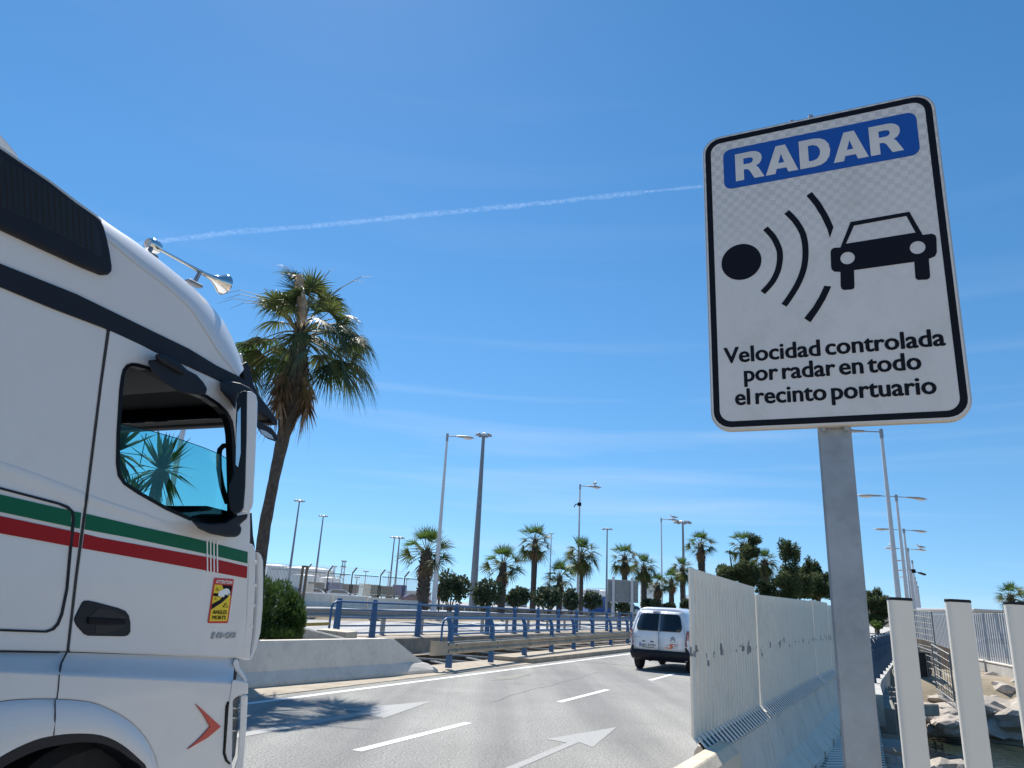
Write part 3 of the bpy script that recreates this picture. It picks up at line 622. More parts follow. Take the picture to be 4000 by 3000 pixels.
def corr(k0, k1, z0, z1a, z1b, pitch=0.118, dep=0.046, a0=0.0, flat=0.0):
    mb = MB(); prof = []; k = k0
    if flat: prof += [(k0, dep), (k0 + flat, dep)]; k = k0 + flat
    while k < k1 - 1e-6:
        for f, o in ((0.0, dep), (0.12, 0.0), (0.42, 0.0), (0.54, dep)):
            if k + f * pitch < k1: prof.append((k + f * pitch, o))
        k += pitch
    prof.append((k1, dep)); rings = []
    for kk, o in prof:
        zt = lerp(z1a, z1b, (kk - k0) / (k1 - k0))
        rings.append([BL(kk, a0 + o, zt), BL(kk, a0 + o, z0 + 0.06), BL(kk, a0 + 0.02 + o, z0 + 0.035)])
    mb.loft(rings, closed=False); o = mb.build('panel', M_hoard, hd)
    sd = o.modifiers.new('thickness', 'SOLIDIFY'); sd.thickness = 0.003
    mb = MB(); k = k0 + flat; rows = []
    while k < k1 - pitch * .5:
        ka, kb = k - pitch * .36, k + pitch * .05
        mb.prism([BL(ka, a0 + dep, z0 + .065), BL(kb, a0 + dep, z0 + .065), BL(kb + .03, a0 + dep + .105, z0 - .045), BL(ka + .03, a0 + dep + .105, z0 - .045)], Bn * .004 + UP * .004); k += pitch
    mb.build('sun_patch_tabs', M_hoard, hd)  # added pale tabs imitate patches of sun on the barrier shoulder
    mb = MB(); mb.prism([BL(k0 + .12, a0 + .035, z0 + .055), BL(k0 + .12, a0 + .135, z0 - .05), BL(k0 + .12, a0 + .12, z0 - .06), BL(k0 + .12, a0 + .02, z0 + .045)], Bd * (k1 - k0 - .13)); mb.build('foot_shade_strip', M_black, hd); return o  # added black strip imitates the shade between those sun patches
k1, z1 = bhit(2699, 2217); k2, z2 = bhit(2948, 2293); k3, z3 = bhit(2955, 2322); k4, z4 = bhit(3172, 2327)
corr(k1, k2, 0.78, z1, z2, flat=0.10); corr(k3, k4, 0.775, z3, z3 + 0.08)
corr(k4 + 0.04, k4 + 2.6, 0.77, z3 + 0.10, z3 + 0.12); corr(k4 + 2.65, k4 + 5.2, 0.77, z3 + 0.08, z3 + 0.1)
for k in np.arange(k1 + 0.6, k4 + 5, 1.25): mb = MB(); mb.box(BL(k, -0.04, 1.25), (0.04, 0.05, 1.0), (Bd, Bn, UP)); mb.build('upright', M_galv, hd)
shade_sheet = MB(); shade_sheet.prism([S(6.3, -0.72, .006), S(6.3, .10, .006), S(17, .10, .006), S(17, -0.3, .006)], UP * .004); struct(shade_sheet.build('stripe_shade', M_black))  # black sheet added as the shade between the walkway's sun stripes
# pale bars imitating stripes of sun on the walkway beside the barriers
wb = MB()
for i in range(52):
    s = 6.5 + i * 0.2; c = S(s, -0.25, 0.016); ax = Vector((math.sin(R_(78)), math.cos(R_(78)), 0)); wb.box(c, (0.82, 0.10, 0.008), (ax, Vector((-ax.y, ax.x, 0)), UP))
tag(wb.build('sun_stripe_bars', M_slat), 'pale bars over a dark sheet imitating stripes of sun at the foot of the barriers', 'walkway')

# ================================================================== SIGN
PO = Vector((0.54017951, 1.85206581, 2.17079281)); PX = Vector((0.53847776, -0.26459551, -0.00556063)).normalized(); PY = Vector((-0.00607728, -0.04818986, 0.88259352)).normalized()
PN = PX.cross(PY).normalized(); PY = PN.cross(PX).normalized()
if PN.dot(CAM - PO) < 0: PN = -PN
def plate_uv(px, py):
    P = onplane(px, py, PO, PN) - PO; return P.dot(PX), P.dot(PY)
def cr5(x, y): return plate_uv(2700 + x / 1.1443, 300 + y / 1.1443)
def PP(u, v, o=0): return PO + PX * u + PY * v + PN * o
def rrect(x0, y0, x1, y1, r, n=6):
    out = []
    for cx, cy, a0 in ((x1 - r, y1 - r, 0), (x0 + r, y1 - r, 90), (x0 + r, y0 + r, 180), (x1 - r, y0 + r, 270)):
        for k in range(n + 1):
            a = R_(a0 + 90 * k / n); out.append((cx + r * math.cos(a), cy + r * math.sin(a)))
    return out
post_uv = cr5(640, 1565)
sg = thing('radar_sign', 'white radar warning sign with blue banner and car symbol on a steel post', 'sign', (PP(post_uv[0], 0).x, PP(post_uv[0], 0).y, 0))
HH = 0.884
mb = MB(); ou = rrect(0, 0, 0.6, HH, 0.05)
mb.prism([PP(u, v, 0) for u, v in ou], PN * -0.028); mb.build('plate', M_alu, sg, bevel=0.004)
fa = rrect(0.004, 0.004, 0.596, HH - 0.004, 0.047)
mb = MB(); mb.add([PP(u, v, 0.0006) for u, v in fa], [tuple(range(len(fa)))]); mb.build('sign_face', M_sheet, sg)
def ring(o_, i_, d, name, m):
    mb = MB(); n = len(o_); mb.add([PP(u, v, d) for u, v in o_] + [PP(u, v, d) for u, v in i_], [(k, (k + 1) % n, n + (k + 1) % n, n + k) for k in range(n)]); return mb.build(name, m, sg)
ring(rrect(0.0085, 0.0085, 0.5915, HH - 0.0085, 0.044), rrect(0.0245, 0.0245, 0.5755, HH - 0.0245, 0.030), 0.0012, 'border', M_ink)
def shape(pts, d, name, m, holes=()):
    o = filled([PP(*p, d) for p in pts], [[PP(*p, d) for p in h] for h in holes], PN * 0.0003, name, m, sg); return o
b0 = cr5(148, 345); b1 = cr5(1012, 330); bt = cr5(165, 330); bb = cr5(180, 505)
bx0, bx1 = cr5(146, 430)[0], cr5(1014, 250)[0]; by1 = cr5(560, 246)[1]; by0 = cr5(580, 428)[1]
shape(rrect(bx0, by0, bx1, by1, 0.022), 0.0012, 'banner', M_bluesign)
u0, u1 = cr5(197, 430)[0], cr5(946, 270)[0]; v0 = cr5(560, 402)[1]; v1 = cr5(560, 276)[1]
GLY = {'R': ([(0, 0), (0, 1), (.60, 1), (.74, .98), (.86, .92), (.94, .83), (.96, .71), (.93, .59), (.86, .50), (.74, .44), (.82, .37), (1.02, 0), (.67, 0), (.51, .30), (.45, .36), (.38, .38), (.30, .38), (.30, 0)], [(.30, .57), (.52, .57), (.61, .60), (.65, .68), (.62, .76), (.53, .79), (.30, .79)]),
       'A': ([(0, 0), (.35, 1), (.65, 1), (1.0, 0), (.70, 0), (.645, .17), (.345, .17), (.30, 0)], [(.405, .37), (.59, .37), (.50, .70)]),
       'D': ([(0, 0), (0, 1), (.48, 1), (.68, .97), (.84, .88), (.95, .72), (.99, .5), (.95, .28), (.84, .12), (.68, .03), (.48, 0)], [(.29, .22), (.44, .22), (.57, .27), (.65, .38), (.67, .5), (.65, .62), (.57, .73), (.44, .78), (.29, .78)])}
u0, u1 = cr5(199, 430)[0], cr5(942, 270)[0]; gws = (1.0, 1.12, 1.04, 1.12, 1.0); gg = 0.07; un = (u1 - u0) / (sum(gws) + gg * 4); uc = u0
for ch, gw in zip('RADAR', gws):
    o_, h_ = GLY[ch]; mp_ = lambda P_: [(uc + x * gw * un, v0 + y * (v1 - v0)) for x, y in P_]
    filled([PP(*p, 0.0022) for p in mp_(o_)], [[PP(*p, 0.0022) for p in mp_(h_)]], PN * 0.0003, 'banner_letter', M_sheet, sg); uc += (gw + gg) * un
def circ(cx, cy, r, n=40):
    c = cr5(cx, cy); rr = abs(cr5(cx + r, cy)[0] - c[0]); return [(c[0] + rr * math.cos(2 * math.pi * k / n), c[1] + rr * math.sin(2 * math.pi * k / n)) for k in range(n)]
shape(circ(224, 828, 91), 0.0012, 'emitter_dot', M_ink)
def arcstrip(pts, w):
    P = [Vector(cr5(*p)) for p in pts]; Lf, Rt = [], []
    # resample with a Catmull spline
    Q = []
    for i in range(len(P) - 1):
        p0, p1, p2, p3 = P[max(i - 1, 0)], P[i], P[i + 1], P[min(i + 2, len(P) - 1)]
        for k in range(5):
            t = k / 5; Q.append(0.5 * ((2 * p1) + (p2 - p0) * t + (2 * p0 - 5 * p1 + 4 * p2 - p3) * t * t + (3 * p1 - p0 - 3 * p2 + p3) * t ** 3))
    Q.append(P[-1])
    for i, p in enumerate(Q):
        d = (Q[min(i + 1, len(Q) - 1)] - Q[max(i - 1, 0)]).normalized(); nn = Vector((-d.y, d.x)) * w / 2; Lf.append(tuple(p + nn)); Rt.append(tuple(p - nn))
    return Lf + Rt[::-1]
shape(arcstrip([(332, 678), (368, 718), (392, 768), (397, 810), (388, 865), (362, 918), (320, 965)], 0.0155), 0.0012, 'wave_mark', M_ink)
shape(arcstrip([(427, 605), (468, 648), (500, 705), (511, 775), (505, 850), (480, 920), (445, 980), (415, 1022)], 0.0155), 0.0012, 'wave_mark', M_ink)
shape([cr5(*p) for p in ((515, 532), (540, 516), (580, 565), (615, 625), (636, 672), (620, 722), (608, 680), (580, 622), (550, 574))], 0.0012, 'wave_mark', M_ink)
shape([cr5(*p) for p in ((595, 935), (626, 938), (600, 995), (570, 1045), (533, 1098), (505, 1080), (545, 1030), (572, 985))], 0.0012, 'wave_mark', M_ink)
carp = [(623, 785), (627, 772), (640, 765), (667, 764), (712, 650), (975, 604), (1035, 708), (1075, 702), (1090, 708), (1096, 720), (1098, 785), (1090, 803), (1062, 815), (1068, 890), (1066, 900), (1055, 907), (1012, 909), (1002, 900), (997, 828), (728, 865), (730, 935), (728, 946), (718, 951), (682, 954), (672, 948), (668, 935), (667, 873), (640, 872), (628, 862), (625, 845)]
shape([cr5(*p) for p in carp], 0.0012, 'car_symbol', M_ink, holes=[[cr5(*p) for p in ((692, 747), (728, 666), (962, 623), (1003, 697))], circ(699, 811, 33, 24), circ(1012, 764, 36, 24)])
for s_, x0, y0, x1, y1 in (('Velocidad controlada', 150, 1285, 1135, 1196), ('por radar en todo', 240, 1362, 1028, 1307), ('el recinto portuario', 200, 1468, 1096, 1415)):
    ua, va = cr5(x0, y0); ub, vb = cr5(x1, y1); hcap = cr5(180, 1224)[1] - cr5(180, 1284)[1]
    lettering(s_, PP(ua, (va + vb) / 2, 0.0015), PX, PY, ub - ua, hcap * 1.2, 'lettering', M_ink, sg, bold=0.030, spacing=1.0)
# post: rectangular tube just behind the plate
pa = plate_uv(3190, 1690)[0]; pb_ = plate_uv(3327, 1690)[0]; pc = (pa + pb_) / 2; pw_ = (pb_ - pa)
pb0 = PP(pc, 0, -0.028); PXh = Vector((PX.x, PX.y, 0)).normalized(); PNh = Vector((PN.x, PN.y, 0)).normalized()
ctr = Vector((pb0.x, pb0.y, 0)) - PNh * 0.025
mb = MB(); mb.cbox(ctr + UP * 1.49, (pw_ * 0.985, 0.042, 3.1), 0.006, (PXh, PNh, UP)); mb.build('post', M_galv, sg)
for u, v0_, v1_ in ((-0.025, 0.003, -0.009), (0.028, 0.003, -0.009), (-0.05, HH - 0.001, HH + 0.012), (0.0, HH - 0.001, HH + 0.016)):
    mb = MB(); mb.tube([PP(pc + u, v0_, -0.02), PP(pc + u, v1_, -0.02)], 0.007, 8); mb.build('bolt', M_galv, sg)
for v_ in (0.18, 0.7): mb = MB(); mb.cbox(PP(pc, v_, -0.04), (0.3, 0.05, 0.03), 0.004, (PXh, PY, PN)); mb.build('bracket', M_galv, sg)

# ================================================================== SLAT FENCE beside the camera
sf = thing('slat_fence', 'cream rounded fence slats with black end caps in the right foreground', 'fence', (1.8, 2.9, 0))
sx = Vector((1, 0.02, 0)).normalized(); sy = Vector((-sx.y, sx.x, 0))
for i, (xa, xb, yt) in enumerate(((3465, 3561, 2336), (3691, 3789, 2343), (3922, 4020, 2353), (4155, 4253, 2362))):
    A = at(xa, yt, 2.9); B = at(xb, yt + 3, 2.9); c = (A + B) / 2; w = (B - A).length * 0.98; zt = c.z; mb = MB(); rings = []
    for z in (-0.1, 1.0, zt - 0.008):
        o_ = rrect(-w / 2, -0.02, w / 2, 0.02, 0.018, 5); rings.append([Vector((c.x, c.y, z)) + sx * u + sy * v for u, v in o_])
    mb.loft(rings); sl_ = mb.build('slat', M_slat, sf, smooth=True, angle=50)
    mb = MB(); o_ = rrect(-w / 2 - 0.001, -0.021, w / 2 + 0.001, 0.021, 0.019, 5)
    mb.loft([[Vector((c.x, c.y, z)) + sx * u * k + sy * v * k for u, v in o_] for z, k in ((zt - 0.008, 1), (zt, 1), (zt + 0.003, 0.96))]); mb.build('end_cap', M_black, sl_)
mb = MB(); mb.cbox(Vector((1.85, 2.935, 0.25)), (1.3, 0.03, 0.05), 0.004, (sx, sy, UP)); mb.build('rail', M_slat, sf)

# ================================================================== RIGHT: far bank
def rock_mesh(seed, sub=3):
    bm = bmesh.new(); bmesh.ops.create_icosphere(bm, subdivisions=sub, radius=1); rn = random.Random(seed)
    of = Vector((rn.uniform(0, 50), rn.uniform(0, 50), rn.uniform(0, 50)))
    planes = [(Vector((rn.gauss(0, 1), rn.gauss(0, 1), rn.gauss(0, 1))).normalized(), rn.uniform(0.5, 0.85)) for _ in range(9)]
    for v in bm.verts:
        p = v.co.copy()
        for nrm, d in planes:
            k = p.dot(nrm)
            if k > d: p -= nrm * (k - d) * 0.9
        p *= 1 + 0.30 * mnoise.noise(p * 1.5 + of) + 0.13 * mnoise.noise(p * 4 + of) + 0.05 * mnoise.noise(p * 10 + of); v.co = Vector((p.x * 1.3, p.y, p.z * 0.62))
    me = bpy.data.meshes.new('boulder'); bm.to_mesh(me); bm.free(); me.materials.append(M_rock)
    me.polygons.foreach_set('use_smooth', [True] * len(me.polygons)); me.set_sharp_from_angle(angle=R_(16)); return me
RM = [rock_mesh(k) for k in range(6)]; rng = random.Random(5)
def boulder(P, r, label, grp='boulders on the far bank'):
    o = bpy.data.objects.new('boulder', RM[rng.randrange(6)]); col.objects.link(o); o.location = P; o.scale = (r, r * rng.uniform(0.8, 1.1), r * rng.uniform(0.7, 1)); o.rotation_euler = (rng.uniform(-.4, .4), rng.uniform(-.4, .4), rng.uniform(0, 6))
    tag(o, label, 'rock', grp)
rl = 'pale grey boulder in the rock bank between the water and the low wall'
for px, py, Y, r in ((3760, 2690, 29, .8), (3830, 2672, 30, 1.0), (3880, 2700, 29, .9), (3935, 2705, 28.5, 1.0), (3985, 2700, 28.5, 1.0), (3800, 2715, 28.5, 1.0), (3850, 2735, 28, 1.1), (3910, 2745, 27.5, 1.1), (3965, 2755, 27, 1.1), (4030, 2760, 27, 1.2), (3880, 2785, 26.6, .9), (3940, 2795, 26.2, .9), (3990, 2810, 26, 1.0), (3700, 2735, 28, .8), (3740, 2765, 27, .8), (3660, 2770, 26.5, .6), (3690, 2795, 26, .5), (3720, 2810, 25.6, .6), (3770, 2660, 31, .7), (3900, 2662, 31, .9), (3960, 2672, 30.5, .8), (4040, 2690, 30, 1), (3830, 2760, 27, .8)):
    boulder(at(px, py, Y * 1.0) + UP * -0.2, r, rl)
rn2 = 'sunlit boulder on the near bank below the cream slats'
for px, py, Y, r in ((3640, 3010, 12.6, .5), (3700, 3000, 13.0, .45), (3590, 3020, 12.2, .5), (3790, 3030, 12.6, .45), (3850, 3035, 12.6, .4), (3480, 2960, 13.2, .4), (3450, 2995, 12.6, .4), (3540, 2990, 12.8, .35)):
    boulder(at(px, py, Y) + UP * -0.15, r, rn2, 'boulders on the near bank')
# bridge pier with cantilevered capping slab
pr_ = thing('bridge_pier', 'dark concrete bridge pier with a sunlit sandy capping slab above the water', 'pier', S(22, 2, -2.7))
c1 = at(3415, 2745, 22.5); c2 = at(3645, 2745, 23.5)
d = (c2 - c1); d.z = 0; X = d.normalized(); Y_ = Vector((-X.y, X.x, 0)); mid = (c1 + c2) / 2 + Y_ * 1.0
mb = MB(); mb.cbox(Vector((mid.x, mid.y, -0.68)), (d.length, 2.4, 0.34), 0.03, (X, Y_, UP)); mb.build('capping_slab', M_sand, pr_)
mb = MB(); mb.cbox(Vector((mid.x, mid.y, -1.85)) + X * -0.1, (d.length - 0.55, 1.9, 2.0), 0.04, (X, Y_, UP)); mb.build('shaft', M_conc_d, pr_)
db = thing('bridge_beam', 'dark concrete edge beam with brackets under the blue railing', 'beam', S(22, 0.6, -0.8))
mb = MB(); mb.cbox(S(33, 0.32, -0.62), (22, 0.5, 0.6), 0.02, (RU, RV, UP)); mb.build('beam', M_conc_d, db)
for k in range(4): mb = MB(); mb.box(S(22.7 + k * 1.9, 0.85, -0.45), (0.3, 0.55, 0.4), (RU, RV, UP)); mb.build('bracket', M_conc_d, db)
mb = MB(); ab = at(3440, 2880, 14.2); mb.cbox(Vector((ab.x + 0.25, ab.y, -1.3)), (0.9, 1.2, 1.9), 0.05, (RV, RU, UP)); tag(mb.build('concrete_stub', M_conc_d), 'square dark concrete stub on the near bank below the sign post', 'block')
# low wall with grey palisade on the far bank
w0 = at(3600, 2560, 47); w1 = at(4060, 2600, 27.0); pf = thing('palisade_fence', 'grey slat fence standing on a low concrete wall across the water', 'fence', (w1.x, w1.y, -0.4))
d = Vector((w1.x - w0.x, w1.y - w0.y, 0)); X = d.normalized(); Y_ = Vector((-X.y, X.x, 0)); Ln = d.length
zt = at(3890, 2582, w0.lerp(w1, .62).y).z
mb = MB(); mb.cbox(Vector(((w0.x + w1.x) / 2, (w0.y + w1.y) / 2, zt - 0.55)), (Ln + 6, 0.3, 1.1), 0.02, (X, Y_, UP)); mb.build('wall', M_conc, pf)
mb = MB(); mb.cbox(Vector(((w0.x + w1.x) / 2, (w0.y + w1.y) / 2, zt + 0.03)), (Ln + 6, 0.36, 0.06), 0.01, (X, Y_, UP)); mb.build('coping', M_conc_w, pf)
for i in range(int(Ln / 0.33) + 10):
    p = Vector((w0.x, w0.y, zt)) + X * (i * 0.33 - 1.5); mb = MB(); mb.cbox(p + UP * 1.02, (0.13, 0.045, 2.0), 0.012, (X, Y_, UP)); mb.build('slat', M_grey_slat, pf)
# wire mesh cages stacked on the bank under the bridge
def wiremesh(name, label, cat, A, B, h, m, dx=0.12, dz=0.1, th=0.008, parent=None, frame=0.03, poles=()):
    r_ = thing(name, label, cat, A) if parent is None else parent
    d = B - A; mb = MB(); n = max(2, int(d.length / dx)); k = max(2, int(h / dz))
    for i in range(n + 1): p = A + d * (i / n); mb.tube([p, p + UP * h], th, 3, False)
    for j in range(k + 1): mb.tube([A + UP * h * j / k, B + UP * h * j / k], th, 3, False)
    mb.build('wire_mesh', m, r_)
    fr = MB(); fr.tube([A, A + UP * h, B + UP * h, B, A], frame, 5); fr.build('frame', m, r_); return r_
for (xa, ya, Ya, xb, yb, Yb, h, lb) in ((3588, 2560, 33, 3660, 2580, 31, 1.9, 'rusty wire mesh panel leaning above the upper rocks'), (3600, 2640, 30, 3680, 2680, 27.5, 1.1, 'wire mesh cage panel in front of the dark grating'), (3660, 2690, 27.5, 3730, 2740, 26, 1.5, 'wire mesh cage panel sloping down to the water')):
    wiremesh('wire_cage', lb, 'wire cage', at(xa, ya, Ya), at(xb, yb, Yb), h, M_wire, 0.22, 0.22, 0.012)
mb = MB(); a = at(3597, 2690, 29); mb.cbox(a + Vector((0.3, 0.3, 0.45)), (0.62, 0.3, 1.7), 0.02); tag(mb.build('dark_grating', M_black), 'dark grating panel standing beside the bridge pier', 'grating')
mb = MB(); a = at(3630, 2590, 34); b = at(3760, 2640, 32); mb.cbox((a + b) / 2 + Vector((0, 0.6, 0.2)), ((b - a).length, 0.4, 1.6), 0.03, ((b - a).normalized(), Vector((0, 1, 0)), UP)); tag(mb.build('retaining_wall', M_rust), 'brown retaining wall behind the wire mesh cages', 'wall')

# ================================================================== TRUCK
TH = R_(22); TE = Vector((math.sin(TH), math.cos(TH), 0)); TN = Vector((TE.y, -TE.x, 0)); TO = Vector((-1.53691685, 4.65272894, 0))
def T(px, py, off=0.0): return onplane(px, py, TO + TN * off, TN)
def TL(e, off, z): return TO + TE * e + TN * off + UP * z
def tz(px, py, e): # ray hit with the plane e = const
    P = onplane(px, py, TO + TE * e, TE); return P.z, (P - TO).dot(TN)
def r1_(x, y): return x / 2.011, 500 + y / 2.011
def r2_(x, y): return x / 2.011, 1300 + y / 2.011
def r3_(x, y): return x / 1.844, 2100 + y / 1.844
trk = thing('truck', 'white lorry cab with green and red side stripes and chrome roof horn', 'truck', TO)
def tp(pts, off, thick, name, m, parent=None, bevel=0.004, deep=False):
    P = [T(x, y, off) for x, y in pts]; c = sum(P, Vector()) / len(P); v = (c - CAM).normalized() * thick if deep else TN * -thick
    mb = MB(); mb.prism(P, v); return mb.build(name, m, parent or trk, bevel=bevel)
def spline(pts, k=6, closed=True):
    P = [Vector((x, y)) for x, y in pts]; n = len(P); out = []
    for i in range(n if closed else n - 1):
        g = (lambda j: P[j % n]) if closed else (lambda j: P[max(0, min(n - 1, j))])
        p0, p1, p2, p3 = g(i - 1), g(i), g(i + 1), g(i + 2)
        for q in range(k):
            t = q / k; v = 0.5 * ((2 * p1) + (p2 - p0) * t + (2 * p0 - 5 * p1 + 4 * p2 - p3) * t * t + (3 * p1 - p0 - 3 * p2 + p3) * t ** 3); out.append((v.x, v.y))
    if not closed: out.append(tuple(P[-1]))
    return out
win = [(455, 1810), (457, 1700), (463, 1600), (468, 1520), (475, 1468), (482, 1442), (495, 1425), (515, 1418), (540, 1420), (580, 1432), (640, 1466), (700, 1500), (760, 1523), (810, 1543), (860, 1577), (890, 1608), (910, 1645), (918, 1700), (922, 1800), (925, 1920), (925, 2015), (900, 2052), (830, 2052), (740, 2032), (650, 1992), (540, 1930), (485, 1893), (462, 1860)]
cx_, cy_ = 690, 1740
win_in = []
for i, (x, y) in enumerate(win):
    a, b = win[i - 1], win[(i + 1) % len(win)]; dx, dy = b[0] - a[0], b[1] - a[1]; l = math.hypot(dx, dy); nx, ny = -dy / l, dx / l
    if (cx_ - x) * nx + (cy_ - y) * ny < 0: nx, ny = -nx, -ny
    win_in.append((x + nx * 13, y + ny * 13))
crease = [(-520, 310), (0, 650), (200, 775), (405, 915), (540, 1025), (640, 1100), (740, 1190), (810, 1290), (860, 1370), (905, 1425), (935, 1465)]
silh = [(-520, 262), (0, 592), (200, 722), (405, 868), (520, 940), (650, 1040), (760, 1130), (830, 1200), (882, 1270), (917, 1350), (942, 1440)]
side_out = spline(crease, 4, False) + [(945, 1500), (962, 1560), (975, 1700), (978, 1900), (978, 2100), (971, 2230), (957, 2574), (700, 2562), (265, 2545), (0, 2541), (-520, 2537)]
filled([T(x, y, 0) for x, y in side_out], [[T(x, y, 0) for x, y in win]], TN * -0.05, 'cab_side', M_white, trk, bevel=0.006)
# rolled roof edge and roof skin
cs = spline(crease, 5, False); sh = spline(silh, 5, False); rings = []
for (a, b) in zip(cs, sh):
    A0 = T(a[0] - 3, a[1] + 9, 0.004); A = T(a[0], a[1], 0.003); B = T(b[0], b[1], -0.20); row = [A0, A]
    M1 = A.lerp(B, 0.5) + TN * 0.05 + UP * 0.035
    for k in range(1, 8):
        t = k / 7; row.append(A * (1 - t) ** 2 + M1 * 2 * t * (1 - t) + B * t * t)
    row.append(B + TN * -0.45 - UP * 0.02); row.append(B + TN * -1.05 - UP * 0.02)
    mir = [TL((p - TO).dot(TE), -2.3 - (p - TO).dot(TN), p.z) for p in row[:-1]]
    rings.append(row + mir[::-1])
rf = MB(); rf.loft(rings, closed=False); rf.build('roof_fairing', M_white, trk, smooth=True, angle=60)
# far side, back wall, floor, headliner, dashboard
zr = (T(405, 915) - TO).z; eF = (T(957, 2574) - TO).dot(TE)
sbz, _ = tz(700, 1592, -0.35); dz, _ = tz(790, 1985, -0.35)
mb = MB(); mb.prism([TL(-2.6, -2.25, 1.3), TL(-0.05, -2.25, 1.3), TL(-0.05, -2.25, dz), TL(-0.9, -2.25, dz), TL(-0.95, -2.25, sbz), TL(-0.4, -2.25, sbz), TL(-0.45, -2.25, 3.0), TL(-2.6, -2.25, 3.4)], TN * -0.05); mb.build('cab_far_side', M_inter, trk)
mb = MB(); mb.box(TL(-2.5, -1.15, 2.3), (0.06, 2.15, 2.1), (TE, TN, UP)); mb.build('rear_wall', M_inter, trk)
mb = MB(); mb.prism([TL(-2.4, -0.06, sbz + 0.02), TL(-0.35, -0.06, sbz), TL(-0.42, -0.06, sbz + 0.05), TL(-0.7, -0.06, sbz + 0.08), TL(-2.4, -0.06, sbz + 0.12)], TN * -2.15); mb.build('headliner', M_inter, trk)
mb = MB(); mb.prism([TL(-1.25, -0.06, sbz - 0.005), TL(-0.7, -0.06, sbz - 0.012), TL(-0.7, -0.06, sbz + 0.05), TL(-1.25, -0.06, sbz + 0.05)], TN * -2.1); mb.build('shelf_lip', M_black, trk)
mb = MB(); mb.prism([TL(-2.4, -0.06, 1.4), TL(-0.10, -0.06, 1.4), TL(-0.10, -0.06, dz - 0.12), TL(-0.18, -0.06, dz - 0.01), TL(-0.45, -0.06, dz), TL(-0.75, -0.06, dz - 0.25), TL(-1.0, -0.06, 1.75), TL(-2.4, -0.06, 1.7)], TN * -2.15); mb.build('dashboard', M_inter, trk)
# windscreen with sun strip at its top
ws = MB(); ws.quad(TL(-0.08, -0.12, dz - 0.15), TL(-0.08, -2.2, dz - 0.15), TL(-0.38, -2.2, sbz + 0.05), TL(-0.38, -0.12, sbz + 0.05)); ws.build('windscreen', glassmat('windscreen_glass', (0.93, 0.97, 1.0), 0, 0.12), trk)
sbz2, _ = tz(700, 1640, -0.34)
mb = MB(); mb.prism([TL(-0.36, -0.1, sbz + 0.01), TL(-0.36, -2.2, sbz + 0.01), TL(-0.33, -2.2, sbz2), TL(-0.33, -0.1, sbz2)], TE * 0.01); mb.build('sun_strip', glassmat('sun_strip_glass', (0.10, 0.17, 0.22), 0, 0.4), trk)
# door, its window frame and glass
door = [(432, 1292), (520, 1330), (622, 1384), (740, 1436), (860, 1492), (915, 1530), (935, 1580), (950, 1700), (960, 1900), (970, 2100), (968, 2232), (953, 2568), (700, 2557), (273, 2540), (306, 2250), (346, 1950), (402, 1500)]
dr = filled([T(x, y, 0.009) for x, y in door], [[T(x, y, 0.009) for x, y in win]], TN * -0.008, 'door', M_white, trk, bevel=0.003)
seam = [(419, 1288), (390, 1500), (334, 1950), (294, 2250), (261, 2546), (273, 2546), (306, 2250), (346, 1950), (402, 1500), (431, 1292)]
tp(seam, 0.004, 0.003, 'door_gap', M_white_gap, bevel=0)
filled([T(x, y, 0.014) for x, y in win], [[T(x, y, 0.014) for x, y in win_in]], TN * -0.05, 'window_frame', M_blackg, dr)
gtop = [(459, 1652), (560, 1675), (700, 1715), (800, 1750), (860, 1775), (895, 1797), (915, 1830)]
gl = [p for p in win_in if p[1] > 1800 and not (p[0] > 915 and p[1] < 1850)]
gp = gtop + [(915, 1920), (914, 2010), (893, 2040), (830, 2038), (742, 2018), (655, 1979), (548, 1919), (495, 1884), (474, 1855), (466, 1810)]
mb = MB(); mb.prism([T(x, y, -0.03) for x, y in gp], TN * -0.004); mb.build('window_glass', glassmat('tinted_glass', (0.58, 0.88, 0.85), 0, 0.12), dr)
mb = MB(); mb.tube([T(x, y, -0.032) for x, y in gtop], 0.0022, 5); mb.build('glass_edge', M_blackg, dr)
hnd = [(610, 455), (640, 453), (700, 465), (860, 508), (910, 530), (932, 560), (943, 610), (943, 680), (925, 705), (900, 712), (640, 708), (610, 695), (560, 640), (540, 600), (540, 580), (560, 540), (595, 470)]
hd_ = tp([r3_(*p) for p in hnd], 0.016, 0.012, 'door_handle', M_black, dr, 0.004)
tp([r3_(*p) for p in ((730, 508), (850, 540), (900, 565), (908, 586), (640, 572), (700, 520))], 0.0175, 0.002, 'recess', M_slatblack, hd_, 0)
tp([r3_(*p) for p in ((640, 575), (905, 590), (912, 605), (905, 622), (640, 622))], 0.026, 0.012, 'grip', M_blackg, hd_, 0.003)
tp([r3_(*p) for p in ((690, 630), (905, 628), (880, 650), (760, 690), (690, 690))], 0.0175, 0.002, 'recess', M_slatblack, hd_, 0)
